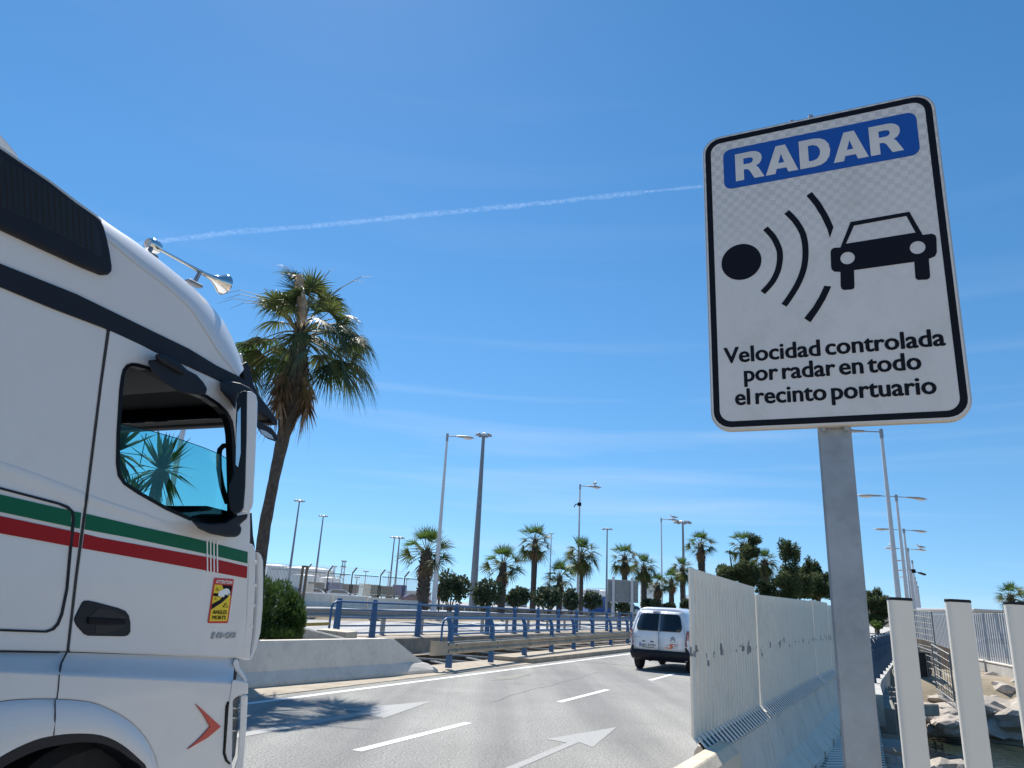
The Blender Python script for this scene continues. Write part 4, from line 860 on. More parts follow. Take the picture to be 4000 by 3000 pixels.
# black band and roof intake
band_up = [(-520, 830), (0, 1028), (300, 1148), (612, 1300), (740, 1362), (850, 1429), (935, 1470), (965, 1492), (985, 1520)]
band_lo = [(985, 1545), (925, 1520), (860, 1487), (740, 1432), (622, 1380), (450, 1300), (413, 1283), (200, 1202), (0, 1119), (-520, 920)]
tp(band_up + band_lo, 0.012, 0.011, 'roof_band', M_black, bevel=0.003)
itk = [(-520, 250), (0, 575), (95, 640), (200, 712), (300, 790), (375, 842), (398, 862), (409, 885), (420, 925), (432, 980), (441, 1040), (440, 1062), (428, 1072), (408, 1072), (330, 1040), (200, 980), (0, 886), (-520, 660)]
it = tp(itk, 0.035, 0.10, 'roof_intake', M_black, bevel=0.012)
mesh_in = [(-520, 330), (0, 612), (150, 700), (300, 803), (345, 840), (372, 872), (388, 920), (398, 985), (396, 1000), (380, 1000), (250, 925), (100, 850), (0, 806), (-520, 570)]
mi = tp(mesh_in, 0.0365, 0.002, 'intake_grille', M_slatblack, it, 0)
mb = MB()
for i in range(-14, 17):
    x = 20 + i * 24; top = None
    def yb(x, pl):
        ys = []
        for k in range(len(pl)):
            a, b = pl[k], pl[(k + 1) % len(pl)]
            if (a[0] - x) * (b[0] - x) < 0: ys.append(a[1] + (b[1] - a[1]) * (x - a[0]) / (b[0] - a[0]))
        return (min(ys) + 3, max(ys) - 3) if len(ys) > 1 else None
    r_ = yb(x, mesh_in)
    if r_: mb.tube([T(x, r_[0], 0.037), T(x + (r_[1] - r_[0]) * 0.06, r_[1], 0.037)], 0.004, 4)
mb.build('grille_bar', M_black, it)
rim = [(-520, 238), (0, 566), (95, 631), (200, 703), (300, 780), (380, 838), (404, 862), (396, 868), (370, 846), (300, 796), (200, 718), (95, 646), (0, 582), (-520, 256)]
tp(rim, -0.03, 0.10, 'intake_rim', M_white, it, bevel=0.008)
mb = MB(); mb.prism([T(x, y, -1.15) for x, y in ((-500, 180), (-150, 400), (0, 522), (35, 560), (75, 612), (0, 680), (-500, 680))], TN * -0.05); mb.build('roof_deflector', M_white, trk, bevel=0.01)
# stripes
SG = 0.0035
def strip(up, lo, off, name, m, parent): return tp(up + lo[::-1], off, 0.0025, name, m, parent, 0)
strip([(-520, 1798), (0, 1931), (150, 1966), (278, 1995)], [(-520, 1862), (0, 1999), (150, 2031), (278, 2058)], 0.0055, 'green_stripe', M_green, trk)
strip([(-520, 1878), (0, 2015), (150, 2047), (278, 2074)], [(-520, 1945), (0, 2083), (150, 2110), (278, 2134)], 0.0055, 'red_stripe', M_red, trk)
strip([(288, 1998), (318, 2003)], [(286, 2059), (312, 2065)], 0.0055, 'green_stripe', M_green, trk)
strip([(286, 2076), (312, 2082)], [(284, 2136), (305, 2139)], 0.0055, 'red_stripe', M_red, trk)
strip([(338, 2007), (550, 2057), (746, 2100), (968, 2156)], [(331, 2068), (504, 2100), (808, 2164), (967, 2201)], 0.0125, 'green_stripe', M_green, dr)
strip([(330, 2085), (390, 2100), (808, 2176), (967, 2213)], [(322, 2142), (560, 2184), (808, 2229), (964, 2259)], 0.0125, 'red_stripe', M_red, dr)
for x in (810, 823, 836, 849): tp([(x - 2.2, 2113), (x + 2.2, 2114), (x + 3.5, 2236), (x - 0.9, 2235)], 0.0145, 0.003, 'pinstripe', M_txtwhite, dr, 0)
hs_ = [(-520, 1770), (0, 1902), (230, 1962), (268, 1976), (290, 1998), (294, 2030), (283, 2130), (268, 2300), (248, 2400), (232, 2440), (212, 2462), (182, 2472), (0, 2466), (-520, 2460)]
hs2 = [(-520, 1778), (0, 1911), (228, 1971), (262, 1985), (281, 2003), (284, 2030), (274, 2130), (259, 2300), (239, 2398), (224, 2434), (206, 2454), (180, 2463), (0, 2457), (-520, 2451)]
filled([T(x, y, 0.0065) for x, y in hs_], [[T(x, y, 0.0065) for x, y in hs2]], TN * -0.006, 'locker_seal', M_black, trk)
for bx, rows_ in ((trk, [[(-520, 1640), (0, 1799), (200, 1870), (330, 1922)], 12, 70]), (dr, [[(348, 1930), (450, 1966), (547, 1998), (640, 2030), (720, 2052)], 9, 42])):
    base_, d1, d2 = rows_; o0 = 0.0005 if bx is trk else 0.0095; mb = MB(); base_ = spline(base_, 5, False); nb_ = len(base_)
    tp2 = lambda i: min(1.0, 1.6 * (nb_ - 1 - i) / (nb_ - 1)) if bx is dr else 1.0
    pts_ = [[T(x, y + d * dd_, o0 - .0004 + h_ * tp2(i)) for i, (x, y) in enumerate(base_)] for dd_, d, h_ in ((0, d1, 0), (.5, d1, .0032), (1, d1, .0045), (.55, d2, .003), (1, d2, 0))]
    mb.loft(pts_, closed=False); mb.build('belt_crease', M_white, bx, smooth=True, angle=80)
# blind-spot sticker
q0 = T(*r3_(1495, 617), 0.012); q1 = T(*r3_(1642, 618), 0.012); q3 = T(*r3_(1543, 289), 0.012)
QX = TE; QY = UP; qw = (q1 - q0).length; qh = (q3 - q0).dot(UP); sk = (q3 - q0).dot(TE) / qh
QY = (UP + TE * sk).normalized(); qh = qh / QY.z
def Q(u, v, o=0.0): return q0 + QX * (u * qw) + QY * (v * qh) + TN * o
def qpoly(pts, o, name, m, par): mb = MB(); mb.prism([Q(u, v, o) for u, v in pts], TN * -0.0008); return mb.build(name, m, par)
st = qpoly([(u, v) for u, v in rrect(0, 0, 1, 1, 0.05)], 0.0, 'blind_spot_sticker', M_stred, dr)
qpoly([(.07, .045), (.93, .045), (.93, .85), (.07, .85)], 0.001, 'sticker_field', M_yellow, st)
qpoly([(.07, .30), (.07, .42), (.42, .52), (.93, .85), (.93, .72), (.80, .58), (.55, .46)], 0.002, 'sticker_wedge', M_ink, st)
qpoly([(.42, .85), (.93, .85), (.93, .62), (.75, .68), (.58, .72)], 0.002, 'sticker_wedge', M_ink, st)
qpoly([(.07, .66), (.40, .66), (.40, .58), (.07, .60)], 0.002, 'sticker_wedge', M_ink, st)
qpoly([(.30, .60), (.30, .70), (.62, .78), (.78, .77), (.88, .70), (.88, .62), (.62, .64), (.60, .58)], 0.003, 'sticker_lorry', M_txtwhite, st)
for a, b, s_ in ((.22, .75, .085), (.82, .655, .06), (.2, .545, .06), (.73, .40, .13)):
    qpoly([(a - s_, b - s_ * .35), (a + s_, b - s_ * .35), (a, b + s_ * .45)], 0.0035, 'sticker_triangle', M_ink, st); qpoly([(a - s_ * .6, b - s_ * .24), (a + s_ * .6, b - s_ * .24), (a, b + s_ * .25)], 0.0045, 'sticker_triangle', M_yellow, st)
for s_, u, v, w, h, m in (('ATTENTION', .10, .885, .80, .075, M_txtwhite), ('ANGLES', .16, .205, .68, .085, M_ink), ('MORTS', .18, .085, .64, .085, M_ink)):
    lettering(s_, Q(u, v, 0.003), QX, QY, w * qw, h * qh, 'sticker_lettering', m, st, bold=0.03)
b0 = T(*r3_(1520, 728), 0.012); b1 = T(*r3_(1690, 738), 0.012); bh = (T(*r3_(1528, 683), 0.012) - b0).dot(UP)
vs, fs = text_mesh('1848', 0.02); x0 = min(v.x for v in vs); x1 = max(v.x for v in vs); mb = MB(); fv = [b0 + TE * ((v.x - x0) / (x1 - x0) * (b1 - b0).length + v.y * 0.012) + UP * (v.y / 0.73 * bh) for v in vs]; mb.add(fv, fs)
one = [(0.0, .58), (.0, .50), (.10, .56), (.10, 0), (.19, 0), (.19, .73), (.12, .73)]
mb.prism([b0 + TE * ((x - .02) / (x1 - x0) * (b1 - b0).length + y * .012) + UP * (y / .73 * bh) for x, y in one], TN * .002)
lg = mb.build('badge_number', mat('badge_metal', (0.30, 0.33, 0.38), 0.25, 0.7), dr); sd = lg.modifiers.new('thickness', 'SOLIDIFY'); sd.thickness = 0.006; sd.offset = 0
tp([r3_(*p) for p in ((1410, 1197), (1460, 1240), (1592, 1362), (1500, 1440), (1352, 1525), (1440, 1445), (1515, 1362), (1470, 1280))], 0.138, 0.006, 'red_chevron', M_redrefl, bevel=0)
# lower body: rolled shoulder, wing with wheel arch, bumper corner
prof_rows = [[(-520, 2540), (0, 2545), (233, 2548), (500, 2556), (700, 2562), (917, 2570)], [(-520, 2556), (0, 2566), (233, 2572), (500, 2584), (700, 2592), (915, 2602)], [(-520, 2575), (0, 2592), (233, 2602), (500, 2614), (700, 2624), (912, 2634)], [(-520, 2590), (0, 2614), (233, 2624), (500, 2636), (700, 2646), (910, 2658)], [(-520, 2602), (0, 2626), (233, 2638), (500, 2650), (700, 2660), (910, 2672)]]
offs = [-0.012, 0.012, 0.055, 0.118, 0.13]
mb = MB(); rows = []
for r_, o_ in zip(prof_rows, offs): rows.append([T(x, y, o_) for x, y in spline(r_, 5, False)])
rows.append([p - TN * 0.08 - UP * 0.0 for p in rows[-1]])
mb.loft(rows, closed=False); mb.build('side_shoulder', M_white, trk, smooth=True, angle=60)
lip = [(640, 3190), (632, 3090), (615, 3000), (602, 2946), (559, 2870), (488, 2805), (380, 2751), (300, 2737), (222, 2732), (110, 2732), (0, 2742), (-120, 2772), (-260, 2840), (-380, 2950), (-450, 3080), (-480, 3190)]
lp = spline(lip, 4, False)
skirt = [(-640, 2585), (0, 2622), (233, 2634), (500, 2646), (910, 2668), (912, 2760), (908, 2990), (905, 3190)] + lp + [(-640, 3190)]
filled([T(x, y, 0.13) for x, y in skirt], [], TN * -0.04, 'wing_panel', M_white, trk, bevel=0.008)
inn = [(600, 3190), (592, 3090), (575, 3000), (542, 2962), (477, 2908), (401, 2873), (309, 2865), (211, 2873), (119, 2897), (0, 2957), (-110, 3040), (-190, 3120), (-230, 3190)]
ip = spline(inn, 5, False); n_ = 40
def resample(pl, n):
    P = [Vector(p) for p in pl]; L_ = [0]
    for i in range(1, len(P)): L_.append(L_[-1] + (P[i] - P[i - 1]).length)
    out = []
    for k in range(n):
        d = L_[-1] * k / (n - 1); j = max(i for i in range(len(L_)) if L_[i] <= d + 1e-9); j = min(j, len(P) - 2)
        f = (d - L_[j]) / max(1e-9, L_[j + 1] - L_[j]); p = P[j].lerp(P[j + 1], f); out.append((p.x, p.y))
    return out
A_ = resample(lp, n_); B_ = resample(ip, n_)
mb = MB(); rows = []
for f, o_ in ((0, 0.131), (0.06, 0.145), (0.3, 0.165), (0.7, 0.18), (1.0, 0.178)):
    rows.append([T(lerp(a[0], b[0], f), lerp(a[1], b[1], f), o_) for a, b in zip(A_, B_)])
rows.append([p - TN * 0.3 for p in rows[-1]]); mb.loft(rows, closed=False); mb.build('wheel_arch', M_white, trk, smooth=True, angle=50)
inn2 = resample(spline([(580, 3190), (573, 3090), (556, 3000), (520, 2972), (461, 2930), (400, 2905), (342, 2900), (280, 2903), (150, 2930), (20, 2992), (-90, 3070), (-160, 3140), (-200, 3190)], 5, False), n_)
mb = MB(); mb.loft([[T(b[0], b[1], 0.176) for b in B_], [T(b[0], b[1], 0.176) for b in inn2], [T(b[0], b[1], 0.176) - TN * 0.55 for b in inn2]], closed=False); mb.build('arch_liner', M_black, trk, smooth=True, angle=50)
mb = MB(); a_ = T(-700, 2600, -0.42); b_ = T(930, 2600, -0.42); mb.prism([Vector((a_.x, a_.y, 0.55)), Vector((b_.x, b_.y, 0.55)), Vector((b_.x, b_.y, 1.36)), Vector((a_.x, a_.y, 1.36))], TN * -1.5); mb.build('chassis', M_black, trk)
mb = MB(); mb.tube([T(232, 2635, 0.1315), T(228, 2690, 0.1315), T(222, 2732, 0.1315)], 0.003, 4); mb.tube([T(215, 2734, 0.15), T(216, 2800, 0.177), T(210, 2872, 0.179)], 0.003, 4); mb.tube([T(262, 2546, 0.0), T(240, 2590, 0.04), T(233, 2626, 0.12)], 0.004, 4); mb.build('panel_gap', M_white_gap, trk)
mb = MB(); mb.tube([T(x, y, 0.002) for x, y in ((-520, 2540), (0, 2544), (233, 2548))], 0.004, 4); mb.build('panel_gap', M_white_gap, trk)
wc = T(270, 3290, 0.0)
def wheel(c, axis, rad, wid, parent, nm='wheel'):
    X = axis; Z = UP; Y = Z.cross(X).normalized(); w_ = bpy.data.objects.new(nm, None)
    mb = MB(); rings = []
    for o_, r_ in ((-wid / 2, rad * 0.62), (-wid / 2, rad * 0.9), (-wid * 0.36, rad), (wid * 0.36, rad), (wid / 2, rad * 0.9), (wid / 2, rad * 0.62)):
        rings.append([c + X * o_ + (Y * math.cos(2 * math.pi * k / 28) + Z * math.sin(2 * math.pi * k / 28)) * r_ for k in range(28)])
    mb.loft(rings); t_ = mb.build('wheel', M_tyre, parent, smooth=True, angle=40)
    mb = MB(); rings = []
    for o_, r_ in ((wid * 0.3, rad * 0.6), (wid / 2 + 0.003, rad * 0.6), (wid / 2 - 0.02, rad * 0.5), (wid / 2 - 0.05, rad * 0.3), (wid / 2 + 0.005, rad * 0.18), (wid / 2 + 0.008, rad * 0.05)):
        rings.append([c + X * o_ + (Y * math.cos(2 * math.pi * k / 28) + Z * math.sin(2 * math.pi * k / 28)) * r_ for k in range(28)])
    mb.loft(rings); mb.build('rim', M_csil, t_, smooth=True, angle=40); return t_
wheel(Vector((wc.x, wc.y, 0.5)) - TN * 0.13, TN, 0.5, 0.32, trk); wheel(Vector((wc.x, wc.y, 0.5)) - TN * 2.05, -TN, 0.5, 0.32, trk)
# bumper corner, lamp slot, grille side fin
tp([(918, 2572), (908, 2590), (918, 2620), (938, 2645), (952, 2662), (968, 2666), (958, 2640), (938, 2612), (932, 2590), (932, 2574)], 0.02, 0.3, 'bumper_corner', M_white, bevel=0.012, deep=True)
tp([(908, 2655), (950, 2660), (969, 2668), (969, 2712), (963, 2712), (936, 2716), (914, 2730), (905, 2748), (895, 2745)], 0.135, 0.3, 'bumper_corner', M_white, bevel=0.012, deep=True)
tp([(940, 2714), (968, 2712), (962, 2850), (950, 3000), (940, 3190), (905, 3190), (912, 3010), (928, 2960), (936, 2840)], 0.14, 0.3, 'bumper_corner', M_white, bevel=0.012, deep=True)
tp([(902, 2745), (915, 2728), (936, 2718), (930, 2850), (920, 2950), (905, 2985), (890, 2975), (884, 2950)], 0.09, 0.25, 'head_lamp', M_csil, bevel=0.006)
tp([(884, 2760), (892, 2740), (897, 2742), (894, 2770), (882, 2940), (890, 2968), (902, 2980), (900, 2988), (884, 2975), (874, 2945)], 0.137, 0.02, 'lamp_seal', M_blackg, bevel=0.002)
for y in (2762, 2800, 2850): tp([(905, y), (932, y + 2), (931, y + 10), (904, y + 8)], 0.12, 0.02, 'lamp_bar', M_csil, bevel=0.003)
tp([(972, 2120), (990, 2128), (998, 2150), (996, 2300), (985, 2480), (972, 2578), (947, 2574), (962, 2400), (968, 2240)], 0.002, 0.12, 'corner_panel', M_white, bevel=0.012, deep=True)
tp([(1000, 2150), (1014, 2152), (1012, 2300), (1002, 2450), (990, 2560), (972, 2575), (985, 2480), (996, 2300)], -0.06, 0.2, 'corner_slot', M_black, bevel=0.004, deep=True)
tp([(1010, 2155), (1022, 2165), (1030, 2190), (1031, 2260), (1028, 2380), (1020, 2470), (1004, 2530), (984, 2578), (966, 2578), (985, 2545), (998, 2470), (1008, 2320)], -0.02, 0.05, 'wind_fin', M_white, bevel=0.01)
for y, x in ((2198, 996), (2287, 994), (2365, 988), (2448, 980), (2527, 968)): tp([(x - 4, y - 6), (x + 10, y - 9), (x + 10, y + 6), (x - 2, y + 9)], 0.004, 0.03, 'fin_bracket', M_white, bevel=0.003)
tp([(962, 2010), (985, 2000), (990, 2090), (998, 2140), (992, 2150), (978, 2120), (972, 2110)], -0.10, 0.4, 'windscreen_pillar', M_black, bevel=0.006)
tp([(926, 1545), (940, 1555), (950, 1700), (955, 1950), (945, 2010), (925, 2015), (919, 1700), (912, 1640)], 0.006, 0.1, 'a_pillar_trim', M_black, bevel=0.004, deep=True)
# window leaf deflector, mirrors, visor
leaf = [(1158, 228), (1175, 212), (1240, 210), (1245, 160), (1330, 185), (1420, 240), (1470, 290), (1545, 330), (1600, 390), (1628, 440), (1618, 480), (1590, 487), (1470, 480), (1390, 455), (1300, 400), (1240, 350), (1190, 300)]
lf_ = tp([r2_(*p) for p in leaf], 0.10, 0.09, 'mirror_cowl', M_black, bevel=0.022, deep=True)
tp([r2_(*p) for p in ((1245, 160), (1330, 185), (1420, 240), (1470, 290), (1478, 320), (1450, 330), (1380, 290), (1290, 240), (1244, 205))], 0.125, 0.03, 'cowl_ridge', M_black, lf_, bevel=0.012)
arm = [(1730, 372), (1790, 375), (1890, 395), (1960, 430), (1995, 465), (1990, 500), (1920, 470), (1870, 490), (1855, 560), (1850, 610), (1810, 540), (1730, 450)]
mr = tp([r2_(*p) for p in arm], 0.06, 0.07, 'mirror_arm', M_black, bevel=0.014, deep=True)
mh = [(962, 1526), (988, 1530), (1001, 1545), (1006, 1570), (1004, 1650), (999, 1760), (995, 1850), (992, 1900), (990, 1960), (984, 1990), (965, 2004), (938, 2002), (950, 1985), (957, 1900), (962, 1700)]
mirror = tp(mh, 0.20, 0.14, 'wing_mirror', M_white, bevel=0.012, deep=True)
mk = [(925, 1560), (938, 1534), (952, 1526), (966, 1527), (964, 1700), (958, 1900), (952, 1980), (938, 2004), (915, 2008), (897, 1990), (893, 1940), (898, 1890), (914, 1840), (922, 1780), (920, 1660)]
tp(mk, 0.205, 0.12, 'mirror_bezel', M_blackg, mirror, bevel=0.008, deep=True)
tp([(928, 1610), (940, 1590), (940, 1770), (930, 1825), (921, 1815), (923, 1700)], 0.207, 0.004, 'mirror_glass', M_chrome, mirror, 0)
foot = [(1500, 1475), (1640, 1500), (1770, 1490), (1850, 1440), (1950, 1420), (1940, 1460), (1880, 1510), (1900, 1530), (1890, 1580), (1860, 1605), (1780, 1605), (1650, 1580), (1560, 1540)]
tp([r2_(*p) for p in foot], 0.14, 0.14, 'mirror_foot', M_black, bevel=0.02, deep=True)
mb = MB(); mb.tube([T(*p, -0.05) for p in ((915, 1748), (893, 1740), (872, 1742), (859, 1756), (855, 1780), (856, 1830), (866, 1895), (876, 1930), (888, 1965))], 0.016, 8); mb.build('grab_handle', M_blackg, trk, smooth=True)
vis = [(945, 1425), (965, 1412), (972, 1418), (985, 1465), (993, 1500), (1012, 1540), (1050, 1590), (1078, 1630), (1087, 1652), (1085, 1662), (1062, 1652), (1058, 1640), (1030, 1620), (1005, 1612), (990, 1560), (960, 1510)]
mb = MB(); mb.prism([T(x, y, -0.12) for x, y in vis], TN * -1.9); mb.build('sun_visor', M_black, trk, bevel=0.01)
fm = [(1003, 1640), (1030, 1655), (1062, 1672), (1086, 1705), (1088, 1722), (1078, 1726), (1045, 1714), (1020, 1695), (1003, 1668)]
fmi = tp(fm, -0.05, 0.2, 'front_mirror', M_black, bevel=0.012, deep=True)
tp([(1015, 1676), (1040, 1685), (1062, 1700), (1070, 1716), (1046, 1708), (1025, 1694)], -0.045, 0.006, 'mirror_glass', M_csil, fmi, 0)
tp([(938, 1382), (945, 1380), (950, 1405), (950, 1425), (940, 1420)], -0.15, 0.06, 'marker_lamp', M_lens, bevel=0.004)
# horn
ho = -0.30
def lathe(mb, A, B, prof, n=20):
    d = (B - A); L_ = d.length; d.normalize(); r = d.cross(UP).normalized(); b = r.cross(d); mb.loft([[A + d * (L_ * t) + (r * math.cos(2 * math.pi * k / n) + b * math.sin(2 * math.pi * k / n)) * q for k in range(n)] for t, q in prof])
A = T(575, 948, ho); B = T(876, 1112, ho); m1 = (T(592, 955, ho) - T(592, 928, ho)).length
mb = MB(); lathe(mb, A, B, [(0, .3 * m1), (0.004, .75 * m1), (0.03, 1.0 * m1), (0.10, 1.0 * m1), (0.125, .9 * m1), (0.13, .3 * m1), (0.14, .24 * m1), (0.5, .26 * m1), (0.72, .33 * m1), (0.82, .5 * m1), (0.90, .95 * m1), (0.96, 1.5 * m1), (0.985, 1.72 * m1), (1.0, 1.74 * m1), (0.995, 1.6 * m1), (0.93, .8 * m1), (0.85, .35 * m1)])
hn = mb.build('air_horn', M_chrome, trk, smooth=True, angle=50)
for f, pp in ((0.06, (578, 992)), (0.66, (757, 1108))):
    mb = MB(); c = A.lerp(B, f); fb = T(pp[0], pp[1], ho + 0.06); mb.tube([c, fb], 0.014, 8); mb.cbox(fb, (0.11, 0.05, 0.02), 0.005, ((B - A).normalized(), TN, (B - A).normalized().cross(TN) * -1))
    mb.build('horn_bracket', M_poledk, hn)
# little bauble hanging behind the windscreen
oc, _o = tz(541, 1842, -0.40); P = onplane(541, 1842, TO + TE * -0.40, TE)
bo = thing('hanging_ornament', 'small red and yellow bauble hanging on a cord inside the cab window', 'ornament', P)
mb = MB(); lathe(mb, P - UP * 0.03, P + UP * 0.03, [(0, .004), (0.15, .022), (0.5, .031), (0.85, .022), (1, .004)], 12); mb.build('ball', M_redrefl, bo, smooth=True)
mb = MB(); lathe(mb, P + UP * 0.012, P + UP * 0.04, [(0, .028), (0.5, .026), (1, .006)], 12); mb.build('cap', M_yellow, bo, smooth=True)
mb = MB(); mb.tube([P + UP * 0.03, P + UP * 0.25], 0.003, 4); mb.build('cord', M_blackg, bo)

# ================================================================== VAN
vl = G(2497, 2611); VH = R_(27); VE = Vector((math.sin(VH), math.cos(VH), 0)); VX = Vector((VE.y, -VE.x, 0))
VO = vl - VX * 0.13 - VE * 0.62         # rear left corner on the ground
VS = 1.0
van = thing('van', 'white van with dark rear windows driving away past the hoarding', 'van', VO + VX * 0.92)
def VP(x, y, z): return VO + VX * x + VE * y + UP * z
def ytilt(z): return 0.30 * sstep(0.95, 1.95, z) + 0.04 * (1 - sstep(0.4, 0.9, z))
W_ = 1.85
def vsec(y, inset, top, bot=0.34):
    "half outline of the body in x,z at station y"
    zs = [bot, bot + 0.08, 0.62, 0.95, 1.12, 1.45, 1.70, 1.80, top]
    xs = [0.06, 0.01, 0.0, 0.0, 0.015, 0.09, 0.17, 0.26, 0.42]
    zs = [min(z, top - 0.0005 * i) if z > top else z for i, z in enumerate(zs)]
    L_ = [(x + inset, z) for x, z in zip(xs, zs)]; return L_ + [(W_ - x, z) for x, z in L_[::-1]]
mb = MB(); rings = []
for y, ins, top, tl in ((0.0, 0.10, 1.80, 1), (0.03, 0.035, 1.835, 1), (0.12, 0.005, 1.85, 0.9), (0.5, 0.0, 1.86, 0.5), (1.6, 0.0, 1.86, 0), (2.4, 0.0, 1.84, 0), (2.9, 0.0, 1.62, 0), (3.35, 0.0, 1.15, 0), (3.9, 0.03, 1.02, 0), (4.25, 0.10, 0.85, 0), (4.4, 0.2, 0.7, 0)):
    rings.append([VP(x, y + ytilt(z) * tl, z) for x, z in vsec(y, ins, top)])
mb.loft(rings); body = mb.build('body', M_vanw, van, smooth=True, angle=50)
def vpl(pts, o, th, name, m, parent=None, bevel=0.003):
    "panel on the tilted rear face"
    P = [VP(x, ytilt(z) - o, z) for x, z in pts]; mb = MB(); mb.prism(P, VE * th); return mb.build(name, m, parent or van, bevel=bevel)
def vpanel(pts, o, name, m, parent=None):
    return vpl(pts, o, 0.012, name, m, parent)
# rear doors as two skins
for sgn, nm in ((0, 'rear_door'), (1, 'rear_door')):
    f = (lambda x: x) if sgn == 0 else (lambda x: W_ - x)
    bm_pts = [(0.14, 0.62), (0.918, 0.62), (0.918, 1.10)]
    mbd = MB()
    lowr = [(f(0.15), 0.60), (f(0.919), 0.60), (f(0.919), 0.95), (f(0.919), 1.10), (f(0.12), 1.10), (f(0.11), 0.95)]
    grid = []
    for z in (0.58, 0.75, 0.95, 1.05, 1.2, 1.35, 1.5, 1.62, 1.74):
        xo = 0.13 + 0.16 * sstep(1.0, 1.85, z); grid.append([VP(f(lerp(xo, 0.919, k / 3)), ytilt(z) - 0.012 + (0.02 if k == 0 else 0), z) for k in range(4)])
    mbd.loft(grid, closed=False); dd = mbd.build(nm, M_vanw, van, smooth=True, angle=50)
    sd = dd.modifiers.new('thickness', 'SOLIDIFY'); sd.thickness = 0.02; sd.offset = 0
    wz = [(0.25, 1.16), (0.905, 1.16), (0.905, 1.66), (0.36, 1.66), (0.30, 1.62), (0.22, 1.30), (0.215, 1.24)]
    mbw = MB(); rows_ = []
    for z, xo in ((1.155, 0.30), (1.18, 0.255), (1.24, 0.225), (1.32, 0.225), (1.42, 0.25), (1.52, 0.275), (1.60, 0.305), (1.65, 0.345), (1.668, 0.40)):
        rows_.append([VP(f(lerp(xo, 0.908, k / 3)), ytilt(z) - 0.030, z) for k in range(4)])
    mbw.loft(rows_, closed=False); ow = mbw.build('rear_window', M_dglass, dd, smooth=True); sdw = ow.modifiers.new('thickness', 'SOLIDIFY'); sdw.thickness = 0.008; sdw.offset = 0
mb = MB(); mb.loft([[VP(0.922, ytilt(z) - 0.023, z), VP(0.929, ytilt(z) - 0.023, z), VP(0.929, ytilt(z) + 0.02, z), VP(0.922, ytilt(z) + 0.02, z)] for z in (0.6, 0.8, 0.95, 1.1, 1.3, 1.5, 1.7)]); mb.build('door_gap', M_white_gap, van)
for sgn in (0, 1):
    f = (lambda x: x) if sgn == 0 else (lambda x: W_ - x); mb = MB()
    prl = [(0.005, 1.20), (0.055, 1.21), (0.085, 1.15), (0.10, 0.95), (0.115, 0.80), (0.09, 0.745), (0.01, 0.76)]
    mb.prism([VP(f(x), ytilt(z) - 0.012 + (0.10 if x < 0.02 else 0.0), z) for x, z in prl], VE * 0.12); tlm = mb.build('tail_lamp', M_lred, van, bevel=0.008)
    mb = MB(); mb.prism([VP(f(x), ytilt(z) - 0.016 + (0.08 if x < 0.02 else 0.0), z) for x, z in ((0.008, 1.03), (0.07, 1.06), (0.09, 0.93), (0.01, 0.90))], VE * 0.02); mb.build('clear_lens', M_lpink, tlm)
bmp = MB(); rings = []
for z, o_, ins in ((0.30, 0.10, 0.05), (0.34, 0.03, 0.02), (0.46, -0.035, -0.012), (0.56, -0.04, -0.014), (0.60, -0.015, -0.006), (0.605, 0.05, 0.03)):
    rings.append([VP(ins, 0.75, z), VP(ins, 0.16 + o_, z), VP(ins + 0.05, 0.06 + o_, z), VP(ins + 0.16, o_, z), VP(W_ / 2, o_ - 0.02, z), VP(W_ - ins - 0.16, o_, z), VP(W_ - ins - 0.05, 0.06 + o_, z), VP(W_ - ins, 0.16 + o_, z), VP(W_ - ins, 0.75, z), VP(W_ - ins - 0.3, 0.75, z), VP(ins + 0.3, 0.75, z)])
bmp.loft(rings); bp_ = bmp.build('rear_bumper', M_black, van, smooth=True, angle=40)
for sgn in (0, 1):
    f = (lambda x: x) if sgn == 0 else (lambda x: W_ - x); mb = MB(); mb.loft([[VP(f(-0.004), 0.5, z), VP(f(0.03), 0.055, z), VP(f(0.125), 0.0, z), VP(f(0.125), 0.08, z), VP(f(0.05), 0.5, z)] for z in (0.59, 0.68, 0.73)]); mb.build('bumper_corner', M_black, van)
mb = MB(); mb.cbox(VP(0.74, 0.032 - 0.03, 1.035), (0.20, 0.03, 0.026), 0.008, (VX, VE, UP)); mb.build('door_handle', M_blackg, van)
mb = MB(); mb.cbox(VP(0.78, ytilt(1.72) - 0.03, 1.72), (0.19, 0.02, 0.022), 0.004, (VX, VE, UP)); mb.build('brake_lamp', M_lred, van)
pl_ = MB(); pl_.cbox(VP(0.585, -0.02, 0.745), (0.52, 0.012, 0.115), 0.003, (VX, VE, UP)); plate = pl_.build('number_plate', M_txtwhite, van)
mb = MB(); mb.box(VP(0.347, -0.0275, 0.745), (0.042, 0.003, 0.11), (VX, VE, UP)); mb.build('plate_band', M_bluepr, plate)
lettering('6061 KWN', VP(0.385, -0.0275, 0.705), VX, UP, 0.44, 0.08, 'plate_lettering', M_ink, plate, bold=0.02)
mb = MB(); mb.box(VP(0.59, -0.02, 0.675), (0.38, 0.015, 0.016), (VX, VE, UP)); mb.box(VP(0.46, -0.016, 0.845), (0.10, 0.012, 0.03), (VX, VE, UP)); mb.box(VP(0.72, -0.016, 0.845), (0.10, 0.012, 0.03), (VX, VE, UP)); mb.build('plate_holder', M_blackg, van)
lettering('BERLINGO', VP(0.18, -0.027, 0.95), VX, UP, 0.19, 0.02, 'door_lettering', M_ink, van)
mb = MB()
for zz in (0.0, 0.055):
    c = (1.36, 0.915 + zz); p_ = [(-0.075, -0.03), (0, 0.035), (0.075, -0.03), (0.075, -0.005 - 0.002), (0, 0.066 - 0.004), (-0.075, -0.005 - 0.002)]
    mb.prism([VP(c[0] + a, -0.027, c[1] + b) for a, b in p_], VE * 0.004)
mb.build('chevron_emblem', M_ink, van)
